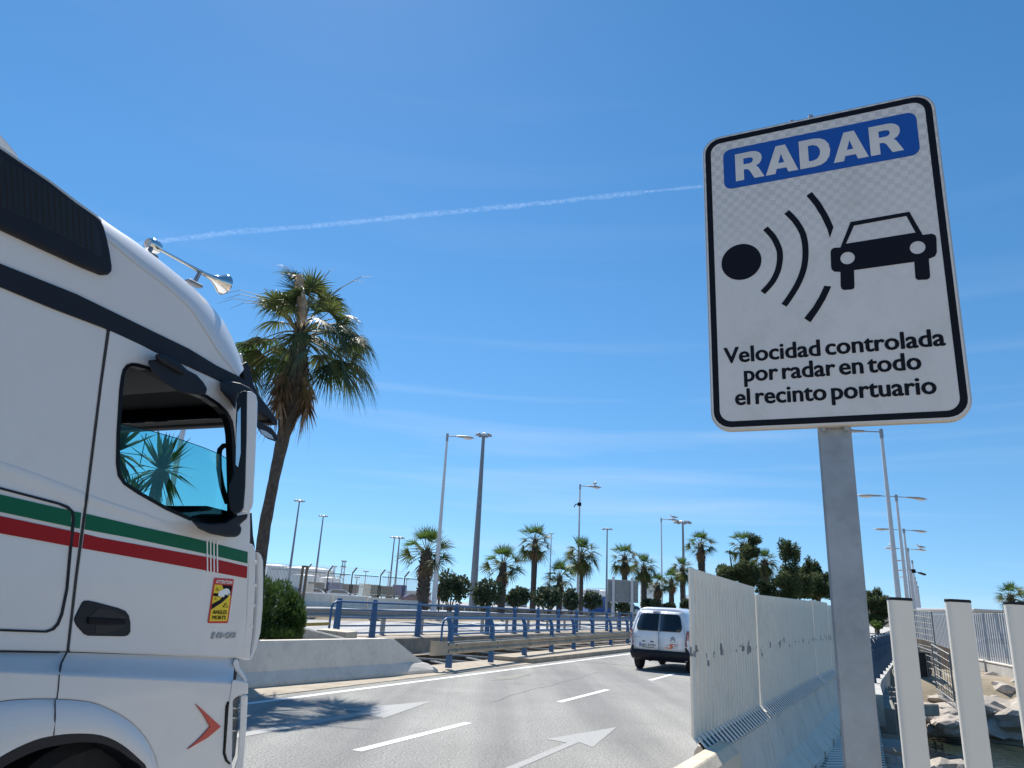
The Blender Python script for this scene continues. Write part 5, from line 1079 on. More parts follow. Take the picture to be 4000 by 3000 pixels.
lettering('citroen', VP(1.26, -0.027, 0.862), VX, UP, 0.20, 0.018, 'door_lettering', M_fgrey, van)
lg = [(1.10, 0.70), (1.28, 0.705), (1.30, 0.735), (1.24, 0.765), (1.26, 0.80), (1.32, 0.815), (1.53, 0.80), (1.53, 0.785), (1.34, 0.79), (1.31, 0.775), (1.37, 0.74), (1.35, 0.69), (1.28, 0.675), (1.11, 0.685)]
mb = MB(); mb.prism([VP(x, -0.027, z) for x, z in lg], VE * 0.004); mb.build('orange_logo', M_orange, van)
lettering('SANDIZ s.l.', VP(1.38, -0.027, 0.735), VX, UP, 0.15, 0.032, 'logo_lettering', M_ink, van); lettering('services', VP(1.38, -0.027, 0.69), VX, UP, 0.12, 0.02, 'logo_lettering', M_bluepr, van)
lettering('TNT', VP(1.12, -0.027, 0.75), VX, UP, 0.10, 0.026, 'logo_lettering', M_ink, van)
# side windows, door line, wheels
for sx_, nx_ in ((W_, 1), (0.0, -1)):
    for ya, yb_ in ((0.40, 1.25), (1.40, 2.15), (2.25, 2.85)):
        def xin(z): return 0.015 + 0.16 * sstep(1.1, 1.75, z)
        pts_ = [(ya + 0.05, 1.14), (yb_, 1.12), (yb_ - (0.03 if yb_ < 2.5 else 0.35), 1.62), (ya + 0.16, 1.62), (ya + 0.02, 1.36)]
        mb = MB(); mb.prism([VP(sx_ - nx_ * (xin(z) - 0.012), y, z) for y, z in pts_], VX * (-nx_ * 0.015)); mb.build('side_window', M_dglass, van)
    mb = MB(); mb.cbox(VP(sx_ + nx_ * 0.005, 1.3, 0.99), (0.02, 1.6, 0.05), 0.006, (VX, VE, UP)); mb.build('side_moulding', M_black, van)
for x_, ax_ in ((0.12, -VX), (W_ - 0.12, VX)):
    for y_ in (0.72, 3.45):
        wheel(VP(x_, y_, 0.325), ax_, 0.325, 0.2, van)
mb = MB(); mb.box(VP(W_ / 2, 1.6, 0.36), (1.4, 2.6, 0.16), (VX, VE, UP)); mb.tube([VP(0.6, 0.1, 0.30), VP(0.6, 0.9, 0.30)], 0.03, 8); mb.build('underbody', M_black, van)

# ================================================================== PALMS
def fan(mb, st, base, d, up, plen, fr, nb, rng, droop=0.35, segs=4, spread=105, w=None, fold=0.25, bdir=None):
    "one fan leaf: stalk in st, blades in mb"
    d = d.normalized(); side = d.cross(up)
    side = side.normalized() if side.length > 1e-3 else Vector((1, 0, 0)); nrm = side.cross(d).normalized()
    sag = droop * plen * 0.35
    p1 = base + d * plen * 0.5 - UP * sag * 0.2; p2 = base + d * plen - UP * sag
    st.tube([base, p1, p2], [0.022 * plen ** 0.5, 0.017 * plen ** 0.5, 0.011 * plen ** 0.5], 4, False)
    dd = (p2 - p1).normalized(); w = w or fr * 0.085
    if bdir is not None:
        dd = bdir.normalized(); side = dd.cross(up if abs(dd.dot(up)) < .95 else Vector((0, 1, 0))).normalized(); nrm = side.cross(dd)
    rl = rng.uniform(-0.75, 0.75); side, nrm = side * math.cos(rl) + nrm * math.sin(rl), nrm * math.cos(rl) - side * math.sin(rl)
    ti = 0 if bdir is not None else rng.uniform(0.1, 0.55) * (1 if dd.z < 0.8 else 0.3) + 0.35 * max(0, droop - 0.3); dd, nrm = dd * math.cos(ti) - nrm * math.sin(ti), nrm * math.cos(ti) + dd * math.sin(ti)
    for i in range(nb):
        a = R_(lerp(-spread, spread, (i + 0.5) / nb) + rng.uniform(-3, 3)); L_ = fr * (1 - 0.32 * (abs(a) / R_(spread)) ** 2) * rng.uniform(0.88, 1.08)
        bd = (dd * math.cos(a) + side * math.sin(a) + nrm * (fold * abs(math.sin(a)) + rng.uniform(-.05, .05))).normalized()
        bs = nrm.cross(bd).normalized(); pts = []
        for k in range(segs + 1):
            t = k / segs; p = p2 + bd * (L_ * t) - UP * (droop * L_ * (t ** 2.2) * rng.uniform(0.85, 1.15)); ww = w * (0.35 + 1.3 * t if t < 0.45 else max(0.03, 0.93 * (1 - (t - 0.45) / 0.55))) * 0.5
            pts.append((p - bs * ww, p + bs * ww + nrm * ww * 0.5))
        vs = [q_ for pr in pts for q_ in pr]; mb.add(vs, [(2 * k, 2 * k + 1, 2 * k + 3, 2 * k + 2) for k in range(segs)])
def crown_meshes(seed, nleaf, nb, droop0, fr=(0.42, 0.55), pl=(0.42, 0.6), el=(-45, 85), fresh=0.35, segs=3):
    rng = random.Random(seed); A, B, St = MB(), MB(), MB()
    for i in range(nleaf):
        f = (i + 0.5) / nleaf; e = R_(lerp(el[1], el[0], f ** 0.85) + rng.uniform(-9, 9)); az = i * 2.39996 + rng.uniform(-.3, .3)
        d = Vector((math.cos(az) * math.cos(e), math.sin(az) * math.cos(e), math.sin(e))); upv = UP if abs(d.z) < 0.96 else Vector((math.cos(az), math.sin(az), 0)) * -1
        fan(A if f > fresh else B, St, Vector((0, 0, -0.05 * f)), d, upv, rng.uniform(*pl), rng.uniform(*fr), nb, rng, droop0 * lerp(0.25, 1.2, f), segs)
    return A, B, St
def mesh_of(mb, name, m):
    o = mb.build(name, m); me = o.data; bpy.data.objects.remove(o); return me
CR = []
for sd_, nl, dr_, fr_, el_ in ((1, 30, 0.22, 0.35, (-40, 86)), (2, 34, 0.30, 0.30, (-50, 84)), (3, 26, 0.18, 0.5, (-25, 86)), (4, 40, 0.45, 0.2, (-60, 82))):
    A, B, St = crown_meshes(sd_, nl, 15, dr_, fresh=fr_, el=el_); CR.append((mesh_of(A, 'fronds', M_frond), mesh_of(B, 'fresh_fronds', M_frond2), mesh_of(St, 'leaf_stalks', M_stalk)))
def skirt_mesh(seed, n=26, r=0.16, ln=(0.35, 0.6)):
    rng = random.Random(seed); A, St = MB(), MB()
    for i in range(n):
        az = rng.uniform(0, 6.28); e = R_(rng.uniform(-86, -58)); d = Vector((math.cos(az) * math.cos(e), math.sin(az) * math.cos(e), math.sin(e)))
        fan(A, St, Vector((math.cos(az) * r * 0.6, math.sin(az) * r * 0.6, rng.uniform(-0.28, 0.0))), d, UP, rng.uniform(0.1, 0.2), rng.uniform(*ln) * 0.8, 9, rng, 0.25, 2, 60)
    return mesh_of(A, 'dead_fronds', M_dead)
SK = [skirt_mesh(7), skirt_mesh(8, 16), skirt_mesh(9, 40, 0.2)]
def ptrunk(mb, pts, rads, rng, boots=0.0, n=11):
    "rough palm trunk with ringed scars and broken leaf bases"
    P = []; Rr = []
    for i in range(len(pts) - 1):
        k = max(2, int((pts[i + 1] - pts[i]).length / 0.16))
        for j in range(k):
            P.append(pts[i].lerp(pts[i + 1], j / k)); Rr.append(lerp(rads[i], rads[i + 1], j / k) * (1 + rng.uniform(-.06, .06)))
    P.append(pts[-1]); Rr.append(rads[-1]); mb.tube(P, Rr, n)
    if boots > 0:
        L_ = (pts[-1] - pts[0]).length
        for i in range(len(P)):
            if i / len(P) < 1 - boots: continue
            for j in range(6):
                az = j * 1.047 + i * 0.52 + rng.uniform(-.2, .2); o = Vector((math.cos(az), math.sin(az), 0)); s_ = Vector((-o.y, o.x, 0)); c = P[i] + o * Rr[i] * 0.9; ww = Rr[i] * 0.34; hh = rng.uniform(0.16, 0.26)
                tip = c + o * rng.uniform(0.06, 0.13) * (Rr[i] / 0.25) + UP * hh
                mb.add([c - s_ * ww - UP * 0.05, c + s_ * ww - UP * 0.05, tip + s_ * ww * 0.5, tip - s_ * ww * 0.5, c + UP * hh * 0.7], [(0, 1, 2, 3), (3, 2, 4), (0, 3, 4), (1, 4, 2)])
def palm(px, py, rpx, Y, base_z, trunk_px, ci, label, rng, skirt=None, boots=0.3, lean=0.0, basepx=None):
    c = at(px, py, Y); sc = rpx * (c - CAM).dot(fwd) / F / 0.92; tr_ = trunk_px * (c - CAM).dot(fwd) / F / 2
    b = Vector((c.x + lean, c.y, base_z)); r_ = thing('palm_tree', label, 'palm tree', b, 0, 'palms along the quay')
    mb = MB(); pts = [b, b.lerp(c, 0.35) + Vector((lean * -0.15, 0, 0)), b.lerp(c, 0.8), c]; ptrunk(mb, pts, [tr_ * 1.1, tr_, tr_ * 1.0, tr_ * 0.75], rng, boots); mb.build('trunk', M_trunk, r_)
    for me, nm in zip(CR[ci], ('fronds', 'fresh_fronds', 'leaf_stalks')):
        o = bpy.data.objects.new(nm, me); col.objects.link(o); o.parent = r_; o.location = c - b; o.scale = (sc, sc, sc); o.rotation_euler = (0, 0, rng.uniform(0, 6))
    rz = r_.children[-1].rotation_euler.z
    for ch in r_.children:
        if ch.name.startswith(('fronds', 'fresh', 'leaf_st')): ch.rotation_euler = (0, 0, rz)
    if skirt is not None:
        o = bpy.data.objects.new('dead_fronds', SK[skirt]); col.objects.link(o); o.parent = r_; o.location = c - b - UP * 0.1 * sc; o.scale = (sc, sc, sc); o.rotation_euler = (0, 0, rng.uniform(0, 6))
    return r_
rng = random.Random(21); QZ = 0.95
for a in (
    (1667, 2155, 118, 47, QZ, 44, 2, 'stout bright fan palm with shaggy trunk beside the nearest white lamp post', 1, 0.75),
    (1966, 2205, 94, 54, QZ, 28, 2, 'low broad fan palm right of the tall dark floodlight mast', 1, 0.7),
    (2091, 2115, 82, 62, QZ, 22, 1, 'tall slim fan palm with brown hanging skirt between two bushy shrubs', 0, 0.25),
    (2187, 2255, 76, 60, QZ, 22, 0, 'short bright green fan palm left of the lamp post with a camera', 1, 0.6),
    (2273, 2165, 80, 66, QZ, 16, 3, 'slim palm directly behind the lamp post with a camera', 0, 0.2),
    (2440, 2180, 68, 70, QZ, 22, 1, 'palm rising behind the left half of the grey sign board', 0, 0.3),
    (2515, 2215, 62, 66, QZ, 22, 3, 'brownish palm just right of the grey sign board', 2, 0.3),
    (2568, 2285, 56, 68, QZ, 24, 2, 'short dark trunked palm left of the lamp post with a gull', 0, 0.6),
    (2622, 2268, 52, 74, QZ, 20, 0, 'small palm right of the lamp post with a gull', 0, 0.3),
    (2664, 2222, 54, 76, QZ, 18, 3, 'slim palm next to the floodlight mast left of the hoarding', 0, 0.25),
    (2738, 2128, 66, 66, QZ, 24, 2, 'fan palm standing above the left end of the white hoarding', 0, 0.4),
    (2986, 2195, 62, 70, QZ, 30, 3, 'drooping palm between the dark conifers behind the hoarding', 2, 0.5),
    (2905, 2130, 66, 76, QZ, 30, 1, 'palm poking out above the left dark conifer', None, 0.3),
    (3948, 2332, 62, 62, -0.1, 26, 0, 'palm behind the grey slat fence at the right edge', 0, 0.3),
    (4010, 2350, 56, 66, -0.1, 22, 1, 'palm cut by the right edge of the picture', 0, 0.3)):
    palm(a[0], a[1], a[2], a[3], a[4], a[5], a[6], a[7], rng, a[8], a[9])

# the big leaning palm behind the truck
bp0 = thing('palm_tree', 'tall leaning fan palm with ragged crown and pale sheath beside the truck', 'palm tree', at(1005, 2420, 16.9))
rng = random.Random(33); YP = 16.6
ax_px = [(1000, 2440), (1012, 2230), (1035, 2050), (1075, 1850), (1108, 1700), (1140, 1600), (1160, 1500), (1168, 1380), (1172, 1290)]
ax = [at(x, y, YP) for x, y in ax_px]; ppm = F / ((ax[4] - CAM).dot(fwd))
mb = MB(); ptrunk(mb, ax[:6], [21 / ppm, 22 / ppm, 22 / ppm, 21 / ppm, 25 / ppm, 36 / ppm], rng, 0.16, 14); ptrunk(mb, ax[5:], [38 / ppm, 38 / ppm, 32 / ppm, 20 / ppm], rng, 1.0, 12)
for k in range(10):
    az = rng.uniform(2.2, 4.2); o = Vector((math.cos(az), math.sin(az), 0)); p = ax[0].lerp(ax[1], rng.uniform(0.6, 1.25)); mb.box(p + o * 24 / ppm, (0.10, 0.05, 0.16), (o, Vector((-o.y, o.x, 0)), UP))
mb.build('trunk', M_trunk, bp0)
A, B, St, Dd = MB(), MB(), MB(), MB(); cc = ax[8]
# fronds aimed at the places their fans hang in the photo: stalk end in pixels, depth offset, fan radius px
# hub of each fan, where its middle blade points (pixels), depth offset, droop
fans = [((1078, 1160), (960, 1060), -.3, .55), ((1183, 1100), (1172, 985), .2, .15), ((1140, 1085), (1090, 1110), .5, .7), ((1235, 1110), (1262, 1020), .2, .4), ((1300, 1165), (1335, 1090), -.3, .5), ((1350, 1180), (1465, 1160), .2, .75), ((1345, 1215), (1440, 1270), -.5, .8), ((1320, 1260), (1400, 1340), -.6, .7), ((1380, 1350), (1470, 1420), .1, .75),
        ((1290, 1385), (1340, 1490), -.8, .5), ((1255, 1350), (1275, 1440), .7, .6), ((1160, 1265), (1130, 1370), -1.0, .5), ((985, 1285), (895, 1290), -.1, .7), ((1035, 1345), (950, 1390), .2, .8), ((1100, 1375), (1050, 1460), -.6, .6), ((1005, 1420), (940, 1480), .6, .7), ((1250, 1320), (1300, 1370), 1.0, .6), ((1090, 1205), (1010, 1215), .9, .7), ((1265, 1215), (1340, 1250), 1.1, .7),
        ((1205, 1150), (1200, 1060), .9, .3), ((1130, 1330), (1085, 1420), .9, .6), ((1395, 1285), (1480, 1300), .9, .8), ((1340, 1400), (1400, 1500), .7, .6), ((1060, 1290), (975, 1330), 1.1, .7), ((1150, 1185), (1110, 1120), -.6, .5),
        ((1225, 1075), (1245, 990), -.2, .2), ((1150, 1060), (1120, 990), .0, .35), ((1285, 1105), (1350, 1060), .4, .6), ((1400, 1235), (1500, 1260), -.2, .9), ((1415, 1400), (1480, 1480), .5, .8), ((1330, 1330), (1390, 1430), -.9, .7), ((1005, 1330), (920, 1370), .5, .9), ((975, 1395), (915, 1470), .0, .8), ((1060, 1430), (1010, 1510), -.3, .7), ((1110, 1140), (1040, 1100), .6, .6)]
_r = random.Random(19)
fans += [((x + _r.uniform(-30, 45), y + _r.uniform(-30, 30)), (tx + _r.uniform(-40, 60), ty + _r.uniform(-30, 30)), -dy + _r.uniform(-.3, .3), d_) for (x, y), (tx, ty), dy, d_ in fans[::2]]
for (x, y), (tx, ty), dy, dr_ in fans:
    e = at(x, y, YP + dy); tip = at(tx, ty, YP + dy * 1.5); d = e - cc
    fan(B if rng.random() < 0.2 else A, St, cc - UP * rng.uniform(0, .25), d + UP * d.length * 0.1, UP, d.length, rng.uniform(112, 140) / ppm, 34, rng, dr_, 6, 108, 7.5 / ppm, 0.2, tip - e)
for k in range(36):
    az = rng.choice((0, math.pi)) + rng.uniform(-1.0, 1.0); e = R_(rng.uniform(-86, -66)); d = Vector((math.cos(az) * math.cos(e), math.sin(az) * math.cos(e), math.sin(e))); z = rng.uniform(0.05, 0.35)
    fan(Dd, St, ax[7].lerp(ax[6], rng.uniform(0, 1.1)) + Vector((math.cos(az), math.sin(az), 0)) * 0.22, d, UP, rng.uniform(.25, .6), rng.uniform(.5, .95), 12, rng, 0.3, 3, 55)
A.build('fronds', M_frond, bp0); B.build('fresh_fronds', M_frond2, bp0); Dd.build('dead_fronds', M_dead, bp0)
for (x, y), dy in (((880, 1130), -.2), ((850, 1170), .1), ((900, 1190), -.1), ((1460, 1065), .3), ((1425, 1085), .2), ((1310, 1035), .2), ((880, 1150), -.6)):
    e = at(x, y, YP + dy); m = cc.lerp(e, 0.55) + UP * 0.32; St.tube([cc, cc.lerp(m, .6) + UP * .1, m, m.lerp(e, .6) + UP * 0.05, e - UP * 0.12], [.016, .013, .010, .007, .003], 4, False)
St.build('leaf_stalks', M_stalk, bp0)
sh_ = MB(); a = at(1185, 1255, YP - 0.5); b = at(1168, 1075, YP - 0.35)
lathe(sh_, a, b, [(0, .05), (.2, .10), (.5, .11), (.8, .085), (1, .05)], 10)
for k in range(420):
    t = rng.random(); p = a.lerp(b, t); az = rng.uniform(0, 6.28); o = Vector((math.cos(az), math.sin(az), rng.uniform(-.4, .3))); r_ = 0.11 * (1 - abs(t - .45) * .7); q = p + o * r_; L_ = rng.uniform(.08, .2); s_ = Vector((-o.y, o.x, 0)) * 0.014; e = q + o * L_ * .45 - UP * L_ * 0.8
    sh_.add([q - s_, q + s_, e], [(0, 1, 2)])
sh_.build('pale_sheath', M_straw, bp0)

# ================================================================== SHRUBS, TREES, YUCCAS
def leaves(mb, blobs, n, size, rng, elong=1.6, shell=0.55):
    tot = sum(r.x * r.y * r.z for c, r in blobs)
    for c, r in blobs:
        for i in range(int(n * r.x * r.y * r.z / tot)):
            d = Vector((rng.gauss(0, 1), rng.gauss(0, 1), rng.gauss(0, 1))).normalized(); q = lerp(shell, 1.0, rng.random() ** 0.6)
            nn = mnoise.noise(d * 2.3 + c * 1.7); q *= 1 + 0.28 * nn
            p = c + Vector((d.x * r.x, d.y * r.y, d.z * r.z)) * q; a = (d * 0.8 + Vector((rng.gauss(0, 1), rng.gauss(0, 1), rng.gauss(0, 1))) * 0.8).normalized()
            b = a.cross(Vector((rng.gauss(0, 1), rng.gauss(0, 1), rng.gauss(0, 1)))).normalized(); s_ = size * rng.uniform(.6, 1.3)
            mb.add([p - a * s_ * elong * .5, p + b * s_ * .42, p + a * s_ * elong * .5, p - b * s_ * .42], [(0, 1, 2, 3)])
def pxr(Y, r): return r * Y * 0.955 / F
def shrub(spec, Y, z0, label, seed, n=1500, m=None, size=0.16, trunks=4):
    rng = random.Random(seed); bl = []
    for px, py, rx, ry in spec:
        c = at(px, py, Y); sub = 7
        for k in range(sub):
            an = k / sub * 6.28; o = Vector((math.cos(an) * .5, rng.uniform(-.5, .5), math.sin(an) * .5)); bl.append((c + Vector((o.x * pxr(Y, rx), o.y * pxr(Y, rx), o.z * pxr(Y, ry))), Vector((pxr(Y, rx) * .55, pxr(Y, rx) * .6, pxr(Y, ry) * .55)) * rng.uniform(.95, 1.35)))
    cx = sum(b[0].x for b in bl) / len(bl); r_ = thing('shrub', label, 'shrub', (cx, Y, z0), 0, 'clipped shrubs along the quay')
    mb = MB(); leaves(mb, bl, n, size, rng); mb.build('crown', m or M_shrub, r_)
    t = MB(); lo = min(b[0].z for b in bl)
    for i in range(trunks):
        b_ = rng.choice(bl)[0]; t.tube([Vector((cx + rng.uniform(-.15, .15), Y, z0)), Vector((lerp(cx, b_.x, .5) + rng.uniform(-.1, .1), Y, lerp(z0, lo, .8))), Vector((b_.x, Y, lo + .3))], [.06, .05, .03], 6)
    t.build('trunk', M_bark, r_); return r_
for i, (sp, Y, lb) in enumerate((
    (((1752, 2287, 50, 50), (1803, 2300, 36, 46), (1728, 2310, 30, 36)), 50, 'large dark shrub with a forked trunk right of the nearest lamp post'),
    (((1905, 2318, 56, 50), (1880, 2325, 36, 40)), 52, 'round shrub between the floodlight mast and the low broad palm'),
    (((2030, 2330, 46, 34), (2010, 2335, 30, 30)), 55, 'squat shrub left of the tall slim palm'),
    (((2140, 2332, 50, 38), (2115, 2340, 34, 30), (2170, 2338, 30, 30)), 55, 'wide shrub right of the tall slim palm'),
    (((2232, 2340, 30, 40),), 57, 'narrow shrub behind the short bright palm'),
    (((2310, 2345, 34, 32),), 58, 'small round shrub right of the lamp post with a camera'),
    (((2430, 2366, 48, 28),), 60, 'low shrub under the grey sign board'),
    (((2543, 2362, 34, 22),), 64, 'low shrub right of the grey sign board posts'),
    (((2612, 2372, 28, 15),), 68, 'tiny low shrub above the van roof'),
    (((2684, 2362, 26, 20),), 70, 'low shrub next to the left edge of the hoarding'))):
    shrub(sp, Y, 0.95, lb, 50 + i, 1700 if i < 4 else 900, None, 0.17)
# green bush in the planter
rng = random.Random(77); YB = 16.2; bl = []
for px, py, rx, ry in ((1090, 2365, 58, 92), (1040, 2400, 90, 120), (1000, 2340, 70, 88), (1135, 2390, 50, 66), (960, 2420, 80, 100), (900, 2420, 80, 110), (1150, 2430, 40, 52), (1070, 2465, 85, 45), (1060, 2490, 95, 40), (1120, 2475, 60, 42), (990, 2490, 80, 40)):
    bl.append((at(px, py, YB + rng.uniform(-.4, .4)), Vector((pxr(YB, rx), pxr(YB, rx) * 1.1, pxr(YB, ry)))))
bu = thing('bush', 'dense green bush in the planter between the truck and the concrete wall', 'bush', at(1040, 2500, YB)); mb = MB()
for c, r in bl:
    for i in range(2600):
        d = Vector((rng.gauss(0, 1), rng.gauss(0, 1), rng.gauss(0, 1))).normalized()
        if d.z < -.75: continue
        p = c + Vector((d.x * r.x, d.y * r.y, d.z * r.z)) * lerp(.62, 1.0, rng.random() ** .5) * (1 + .12 * mnoise.noise(d * 3 + c)); a = (d * .7 + UP * .75 + Vector((rng.gauss(0, .3), rng.gauss(0, .3), 0))).normalized(); b = a.cross(Vector((rng.gauss(0, 1), rng.gauss(0, 1), rng.gauss(0, 1)))).normalized(); L_ = rng.uniform(.05, .13)
        mb.add([p, p + a * L_ * .5 + b * .009, p + a * L_, p + a * L_ * .5 - b * .009], [(0, 1, 2, 3)])
mb.build('foliage', M_bush, bu)
def tree(label, Y, z0, tx, blobs, seed, n, size, m=M_pine, gap=0.0):
    rng = random.Random(seed); c0 = at(tx, 2350, Y); r_ = thing('conifer_tree', label, 'tree', (c0.x, Y, z0)); mb = MB(); t = MB(); B_ = []
    for px, py, rx, ry in blobs:
        c = at(px, py, Y + rng.uniform(-1.2, 1.2))
        for k in range(5): B_.append((c + Vector((rng.uniform(-.6, .6) * pxr(Y, rx), rng.uniform(-.6, .6) * pxr(Y, rx), rng.uniform(-.6, .6) * pxr(Y, ry))), Vector((pxr(Y, rx), pxr(Y, rx), pxr(Y, ry))) * rng.uniform(.4, .72)))
        t.tube([Vector((c0.x, Y, lerp(z0, c.z, .3))), Vector((lerp(c0.x, c.x, .6), lerp(Y, c.y, .5), lerp(z0, c.z, .75))), c], [.14, .09, .04], 6)
    t.tube([Vector((c0.x, Y, z0)), Vector((c0.x + .1, Y, z0 + 2.2))], [.28, .18], 8); leaves(mb, B_, n, size, rng, 3.2, .2); mb.build('crown', m, r_); t.build('trunk', M_bark, r_)
tree('loose dark conifer with a leaning open crown behind the hoarding', 62, .9, 2880, ((2870, 2230, 60, 46), (2925, 2150, 40, 48), (2905, 2270, 48, 50), (2820, 2225, 30, 24), (2825, 2275, 36, 30), (2945, 2110, 30, 24), (2890, 2310, 46, 30), (2850, 2160, 16, 10), (2950, 2240, 26, 50)), 91, 13000, 0.095)
tree('dark conifer with two pointed tops left of the sign post', 60, .9, 3090, ((3065, 2170, 34, 62), (3110, 2185, 28, 62), (3060, 2260, 56, 60), (3110, 2270, 56, 60), (3150, 2220, 22, 50), (3020, 2290, 46, 36), (3080, 2320, 70, 22), (2985, 2300, 34, 30), (3130, 2320, 50, 20)), 92, 17000, 0.095)
tree('small dark tree partly hidden by the sign post', 64, .9, 3190, ((3185, 2260, 34, 60), (3205, 2290, 34, 46), (3165, 2310, 36, 26), (3215, 2250, 20, 40)), 93, 8000, 0.10)
tree('dark broad tree between the sign post and the first cream slat', 78, .5, 3415, ((3410, 2330, 32, 38), (3440, 2360, 34, 40), (3400, 2390, 34, 40), (3450, 2400, 34, 36), (3390, 2350, 26, 40), (3425, 2420, 40, 24), (3520, 2400, 36, 40), (3350, 2390, 36, 50), (3330, 2350, 26, 40)), 94, 12000, 0.12)
shrub(((3425, 2440, 22, 16),), 74, 0.4, 'pale green low shrub under the dark broad tree', 95, 500, M_frond2, 0.18, 2)
shrub(((3650, 2448, 44, 26), (3730, 2455, 44, 24), (3800, 2462, 36, 22)), 56, -.15, 'dark shrubs growing along the inside of the grey slat fence', 96, 1600, M_pine, 0.16, 3)
# yuccas beyond the cab
def yucca(px, py, rpx, Y, label, seed, basepx, n=58):
    rng = random.Random(seed); c = at(px, py, Y); L0 = pxr(Y, rpx) * 1.05; r_ = thing('yucca', label, 'yucca', (c.x, Y, .62)); mb = MB()
    for i in range(n):
        az = i * 2.4; e = R_(lerp(86, -55, (i / n) ** 1.1) + rng.uniform(-8, 8)); d = Vector((math.cos(az) * math.cos(e), math.sin(az) * math.cos(e), math.sin(e))); s_ = d.cross(UP).normalized(); L_ = L0 * rng.uniform(.75, 1.1); w = L0 * .062; dr_ = .25 * L_ if e < .3 else 0
        mb.add([c - s_ * w * .6, c + s_ * w * .6, c + d * L_ * .5 + s_ * w - UP * dr_ * .2, c + d * L_ * .5 - s_ * w - UP * dr_ * .2, c + d * L_ - UP * dr_], [(0, 1, 2, 3), (3, 2, 4)])
    mb.build('leaves', M_yucca, r_); t = MB(); ptrunk(t, [Vector((c.x - .2, Y, .6)), Vector((c.x - .1, Y, c.z * .5)), c], [.13, .11, .09], rng); t.build('trunk', M_bark, r_)
    d_ = MB()
    for i in range(26):
        az = rng.uniform(0, 6.28); o = Vector((math.cos(az), math.sin(az), 0)); p = c - UP * rng.uniform(.05, .3) ; s_ = Vector((-o.y, o.x, 0)) * .02; e = p + o * rng.uniform(.12, .3) - UP * rng.uniform(.4, .8); d_.add([p - s_, p + s_, e], [(0, 1, 2)])
    d_.build('dead_leaves', M_dead, r_)
yucca(630, 1835, 165, 13.0, 'spiky yucca seen through the middle of the cab window', 3, 640, 70)
yucca(450, 1765, 190, 13.4, 'spiky yucca cut by the left edge of the cab window', 4, 460, 70)
yucca(510, 1950, 100, 12.6, 'lower yucca behind the bottom left corner of the cab window', 6, 500, 50)

# ================================================================== LAMPS, MASTS, GULLS
def lamp(base, top_z, arms, label, name='street_lamp', r0=0.11, r1=0.05, armL=1.0, group='white street lamps', lean=0.0):
    "arms: list of horizontal unit directions"
    r_ = thing(name, label, 'lamp post', base, 0, group); h = top_z - base.z; tp_ = base + Vector((lean * h, 0, h)); mb = MB(); mb.tube([base, base + UP * 0.35, base + UP * .36, base.lerp(tp_, .5), tp_], [r0 * 1.15, r0 * 1.15, r0, lerp(r0, r1, .5), r1], 12); mb.build('pole', M_pole, r_, smooth=True)
    mb = MB(); mb.tube([tp_ - UP * .45, tp_ + UP * .05], [r1 * 1.35, r1 * 1.35], 10); mb.build('collar', M_galv, r_, smooth=True)
    for d in arms:
        s_ = Vector((-d.y, d.x, 0)); a = tp_ - UP * .1; mb = MB(); mb.tube([a, a + d * armL * .55 + UP * .03], .035, 8); mb.build('arm', M_galv, r_, smooth=True)
        st = a + d * armL * .5 + UP * .04; rings = []
        for t, w, u, l in ((0, .05, .04, -.04), (.08, .10, .075, -.06), (.3, .13, .10, -.07), (.55, .17, .13, -.075), (.8, .155, .10, -.06), (.94, .09, .04, -.03), (1.0, .02, -.005, -.02)):
            c = st + d * t * armL * 1.0; rings.append([c + s_ * w * math.cos(k * math.pi / 4) + UP * ((u if math.sin(k * math.pi / 4) > 0 else -l) * math.sin(k * math.pi / 4)) for k in range(8)])
        mb = MB(); mb.loft(rings); lm = mb.build('luminaire', M_galv, r_, smooth=True, angle=50)
        mb = MB(); rings = []
        for t, w, dep in ((.38, .03, .01), (.45, .11, .08), (.6, .13, .115), (.78, .10, .09), (.88, .03, .01)):
            c = st + d * t * armL - UP * .055; rings.append([c + s_ * w * math.cos(k * math.pi / 4) + UP * (-dep * max(0, -math.sin(k * math.pi / 4)) if math.sin(k * math.pi / 4) < 0 else .01) for k in range(8)])
        mb.loft(rings); mb.build('lens', M_lens, lm, smooth=True)
    return r_
def lamp_px(tx, ty, bx, Y, zb, arm_px, label, armL, **k):
    tpt = at(tx, ty, Y); bpt = at(bx, 2400, Y); b = Vector((tpt.x, tpt.y, zb)); return lamp(b, tpt.z, [Vector((a, 0.25, 0)).normalized() for a in arm_px], label, armL=armL, **k)
LX = at(1750, 1697, 46)
l1 = lamp_px(1748, 1697, 1690, 46, .95, [1], 'tallest looking white street lamp, beside the stout palm', 1.22, r0=.165, r1=.065, lean=0)
l2 = lamp_px(2266, 1894, 2263, 67, .95, [1], 'white street lamp with a dome camera and boxes on its pole', 1.45, r0=.125, r1=.065)
l3 = lamp_px(2583, 2025, 2586, 88, .95, [1], 'slim white street lamp with a gull, right of the grey sign board', 1.6, r0=.115, r1=.07)
mb = MB(); c = at(2263, 1970, 66.8); mb.box(c, (.35, .3, .3)); mb.tube([c, c + Vector((-.35, -.1, -.02)), c + Vector((-.5, -.1, -.3))], .05, 6); lathe(mb, c + Vector((-.5, -.1, -.75)), c + Vector((-.5, -.1, -.25)), [(0, .06), (.3, .2), (.7, .2), (1, .08)], 10); mb.build('dome_camera', M_blackg, l2)
mb = MB()
for py, dx in ((2190, .12), (2202, 0), (2240, 0), (2225, -.1)): mb.box(at(2264, py, 66.7) + Vector((dx, -.1, 0)), (.34, .25, .32))
mb.build('junction_box', M_bldg, l2)
lamp_px(731, 1600, 668, 40, .8, [1], 'white lamp post seen through the lorry cab window', 1.2, r0=.2, r1=.13)
